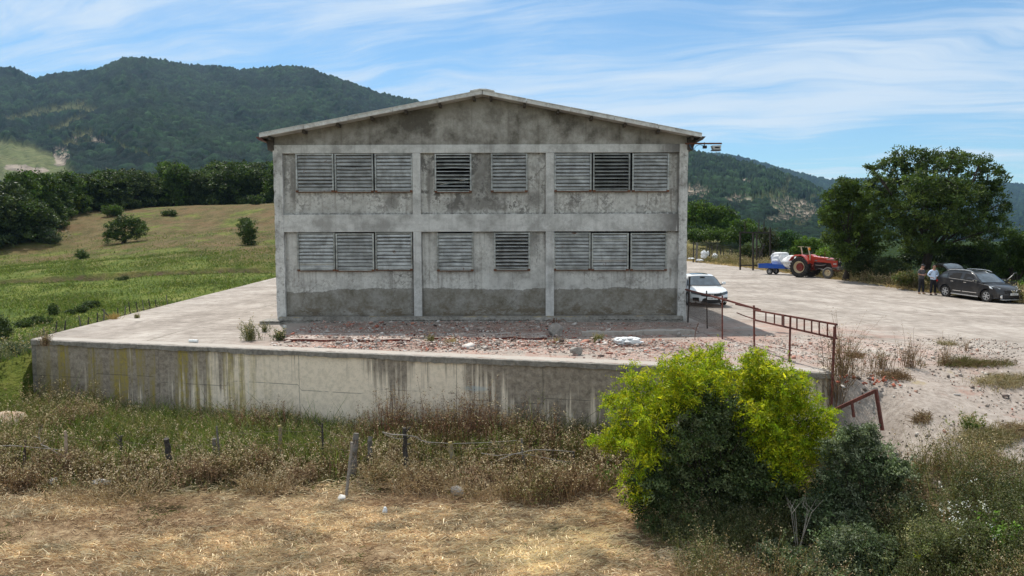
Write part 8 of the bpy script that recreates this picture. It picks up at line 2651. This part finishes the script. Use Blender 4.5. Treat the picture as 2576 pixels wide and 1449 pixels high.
small('sapling', 'small fresh green climber at the left foot of the bright shrub', 1520, 1235, .5, .5, [(.07, .15, .02), (.10, .19, .03)], 323, low1, .055, 26, 'leafy', OLIVE, y0=9, tip=[(.14, .26, .03)])
# loose gravel on the ramp and yard
rs = np.random.default_rng(601); n = 5500
X = rs.uniform(7.6, 16, n); Y = 10 + 14 * rs.random(n) ** 1.2
ok = (X < 1.05 * Y) & (fbm(X * .8, Y * .8, 4, 5) > .38); X, Y = X[ok], Y[ok]; n = len(X)
Z = np.where(Y < B_.y, low_z(X, Y), yard_z(X, Y)) + .14 * (fbm(X * .7, Y * .7, 3, 61) - .5) * sst(Y, 19.5, 17.5)
sz = rs.lognormal(math.log(.022), .5, n)
tag(inst_boxes('gravel', np.stack([X, Y, Z + .012], -1), np.stack([sz * 1.4, sz, sz * .6], -1), rs.uniform(0, 6, (n, 3)), np.array([(.42, .36, .31), (.30, .25, .21), (.50, .45, .40), (.34, .20, .15), (.16, .13, .11)])[rs.choice(5, n, p=[.3, .25, .18, .12, .15])], M_CHIP, seed=9), kind='stuff')
# dry grass patches on the ramp and the edge litter along the yard
b = Bush()
def patch(cu, cv, ru, rv, n, seed, cols, h=.10, w=.012):
    rs_ = np.random.default_rng(seed); q0 = [on_ground(cu + rs_.normal(0, ru * .5), cv + rs_.normal(0, rv * .5), low1, 9, 60) for _ in range(n // 12)]
    X = np.repeat([p.x for p in q0], 12) + rs_.normal(0, .07, (n // 12) * 12); Y = np.repeat([p.y for p in q0], 12) + rs_.normal(0, .07, (n // 12) * 12)
    n_ = len(X); Z = np.where(Y < B_.y, low_z(X, Y), yard_z(X, Y)); L = rs_.normal(0, .10, (n_, 2)); H = h * rs_.lognormal(0, .35, n_)
    P0 = np.stack([X, Y, Z], -1); P2 = P0 + np.stack([L[:, 0], L[:, 1], H], -1); P1 = P0 + np.stack([L[:, 0] * .3, L[:, 1] * .3, H * .7], -1)
    ribbon(P0, P1, P2, np.full(n_, w), palette(rs_, n_, cols, .2), b)
for a in ((2490, 1110, 70, 22, 2600, 1, TAN + OLIVE), (2560, 1090, 40, 10, 900, 2, BROWN + TAN), (2530, 965, 60, 12, 1500, 3, TAN + OLIVE[:1]), (2450, 920, 90, 5, 1300, 4, OLIVE + BROWN), (2320, 1062, 14, 5, 260, 5, BROWN + TAN[:1]),
          (2250, 950, 50, 8, 500, 6, BROWN), (2160, 900, 20, 5, 200, 7, BROWN), (2390, 868, 22, 3, 160, 8, OLIVE + TAN), (2530, 1180, 40, 10, 400, 9, OLIVE), (2470, 1150, 46, 12, 700, 10, TAN + OLIVE)):
    patch(*a[:6], a[6])
tag(b.build('dry_grass_patches', M_DRY), kind='stuff')

# ---------- verge: weeds along the far edge of the yard
b = Bush(); n = 9000; rs = np.random.default_rng(401)
def vd(x, y):
    d = x - right_edge(y); return ((d > -.3) & (d < 4.5)) * np.exp(-np.maximum(0, d - 1.6)) * (.4 + .6 * sst(clump(x, y, .5, 3), .35, .55)) * (1.0 - .6 * sst(y, 60, 80))
X, Y, Z = scatter(rs, n, 21, 34, 30, 98, vd, verge_z)
weeds(b, rs, X, Y, Z, (.35 + .5 * clump(X, Y, .35, 5)) * rs.lognormal(0, .2, n), TAN, OLIVE + TAN[:2] + GREEN[:1], TAN, 9, .10, .2, .016, 3, .06, 1.0)
n = 9000
X, Y, Z = scatter(rs, n, 8, 24.5, 88, 118, lambda x, y: (y > 93.5 + 1.5 * clump(x, y, .3, 4)) * (.5 + .5 * sst(clump(x, y, .25, 9), .35, .55)) * (x / y > .18), verge_z)
weeds(b, rs, X, Y, Z, (.5 + .6 * clump(X, Y, .2, 6)) * rs.lognormal(0, .2, n), TAN, OLIVE + [(.17, .18, .06), (.24, .22, .10)], TAN, 8, .17, .2, .025, 3, .09, 1.0)
n = 5000
X, Y, Z = scatter(rs, n, 22.5, 40, 60, 100, lambda x, y: (x > right_edge(y) + .3) * np.exp(-np.maximum(0, x - right_edge(y) - 5) * .3) * (.4 + .6 * sst(clump(x, y, .25, 9), .35, .55)), verge_z)
weeds(b, rs, X, Y, Z, (.5 + .5 * clump(X, Y, .2, 6)) * rs.lognormal(0, .2, n), TAN, OLIVE + [(.17, .18, .06), (.24, .22, .10)], TAN, 8, .15, .2, .02, 3, .08, 1.0)
tag(b.build('verge_weeds', M_DRY), kind='stuff')
b = Bush(); n = 3500
X, Y, Z = scatter(rs, n, 9, 25.5, 40, 97, lambda x, y: np.where(y > 92, 1.0, np.exp(-((x - right_edge(y) + .25) / .35) ** 2)) * (x < right_edge(y)) * (y < 95.5) * (.3 + .7 * sst(clump(x, y, .5, 19), .4, .6)), yard_z)
L = rs.normal(0, .2, (n, 2)); P0 = np.stack([X, Y, Z], -1); P2 = P0 + np.stack([L[:, 0], L[:, 1], .12 * rs.lognormal(0, .4, n)], -1)
ribbon(P0, (P0 + P2) / 2 + np.array([0, 0, .05]), P2, np.full(n, .05), palette(rs, n, [(.52, .40, .20), (.42, .30, .15)], .2), b)
tag(b.build('straw_litter', M_STRAW), kind='stuff')

# ---------- meadow grass tufts
b = Bush()
md = lambda x, y: (x < left_edge(y) - .1) * (.35 + .65 * sst(clump(x, y, .3, 3), .35, .6)) * np.clip(1.6 - y / 62, .05, 1) * (np.abs(y - gully_y(x) + .8) > 1.3) * (.25 + .75 * sst(fbm(x * .12, y * .2, 3, 87), .38, .55)) * (x > -.78 * y)
blades(60000, 61, md, -75, -8, 21, 112, .13, [(.10, .15, .024), (.14, .185, .034), (.07, .11, .02), (.20, .20, .07)], .045, meadow_z, .6, .4)
n = 2500; rs = np.random.default_rng(62)
X, Y, Z = scatter(rs, n, -24, -15.2, 21, 36, lambda x, y: (x < left_edge(y) - .1) * sst(clump(x, y, .4, 33), .3, .5), meadow_z)
weeds(b, rs, X, Y, Z, (.4 + .5 * clump(X, Y, .3, 6)) * rs.lognormal(0, .2, n), OLIVE, GRY + OLIVE[:1], TAN, 12, .06, .2, .010, 4, .04, 1.0)
tag(b.build('meadow_tufts', M_LEAF), kind='stuff')
# ============================================================ air
m = bpy.data.materials.new('air'); m.use_nodes = True
t = NT(m.node_tree)
vo = t.n('ShaderNodeVolumePrincipled'); ou = t.n('ShaderNodeOutputMaterial')
vo.inputs['Color'].default_value = (.36, .62, 1.0, 1)
vo.inputs['Density'].default_value = HAZE
vo.inputs['Anisotropy'].default_value = 0.0
t.link(vo.outputs[0], ou.inputs['Volume'])
mb = MB(); mb.box(-4600, 4600, -300, 4800, -33, 900)
hz = mb.build('haze', m); tag(hz, kind='stuff')
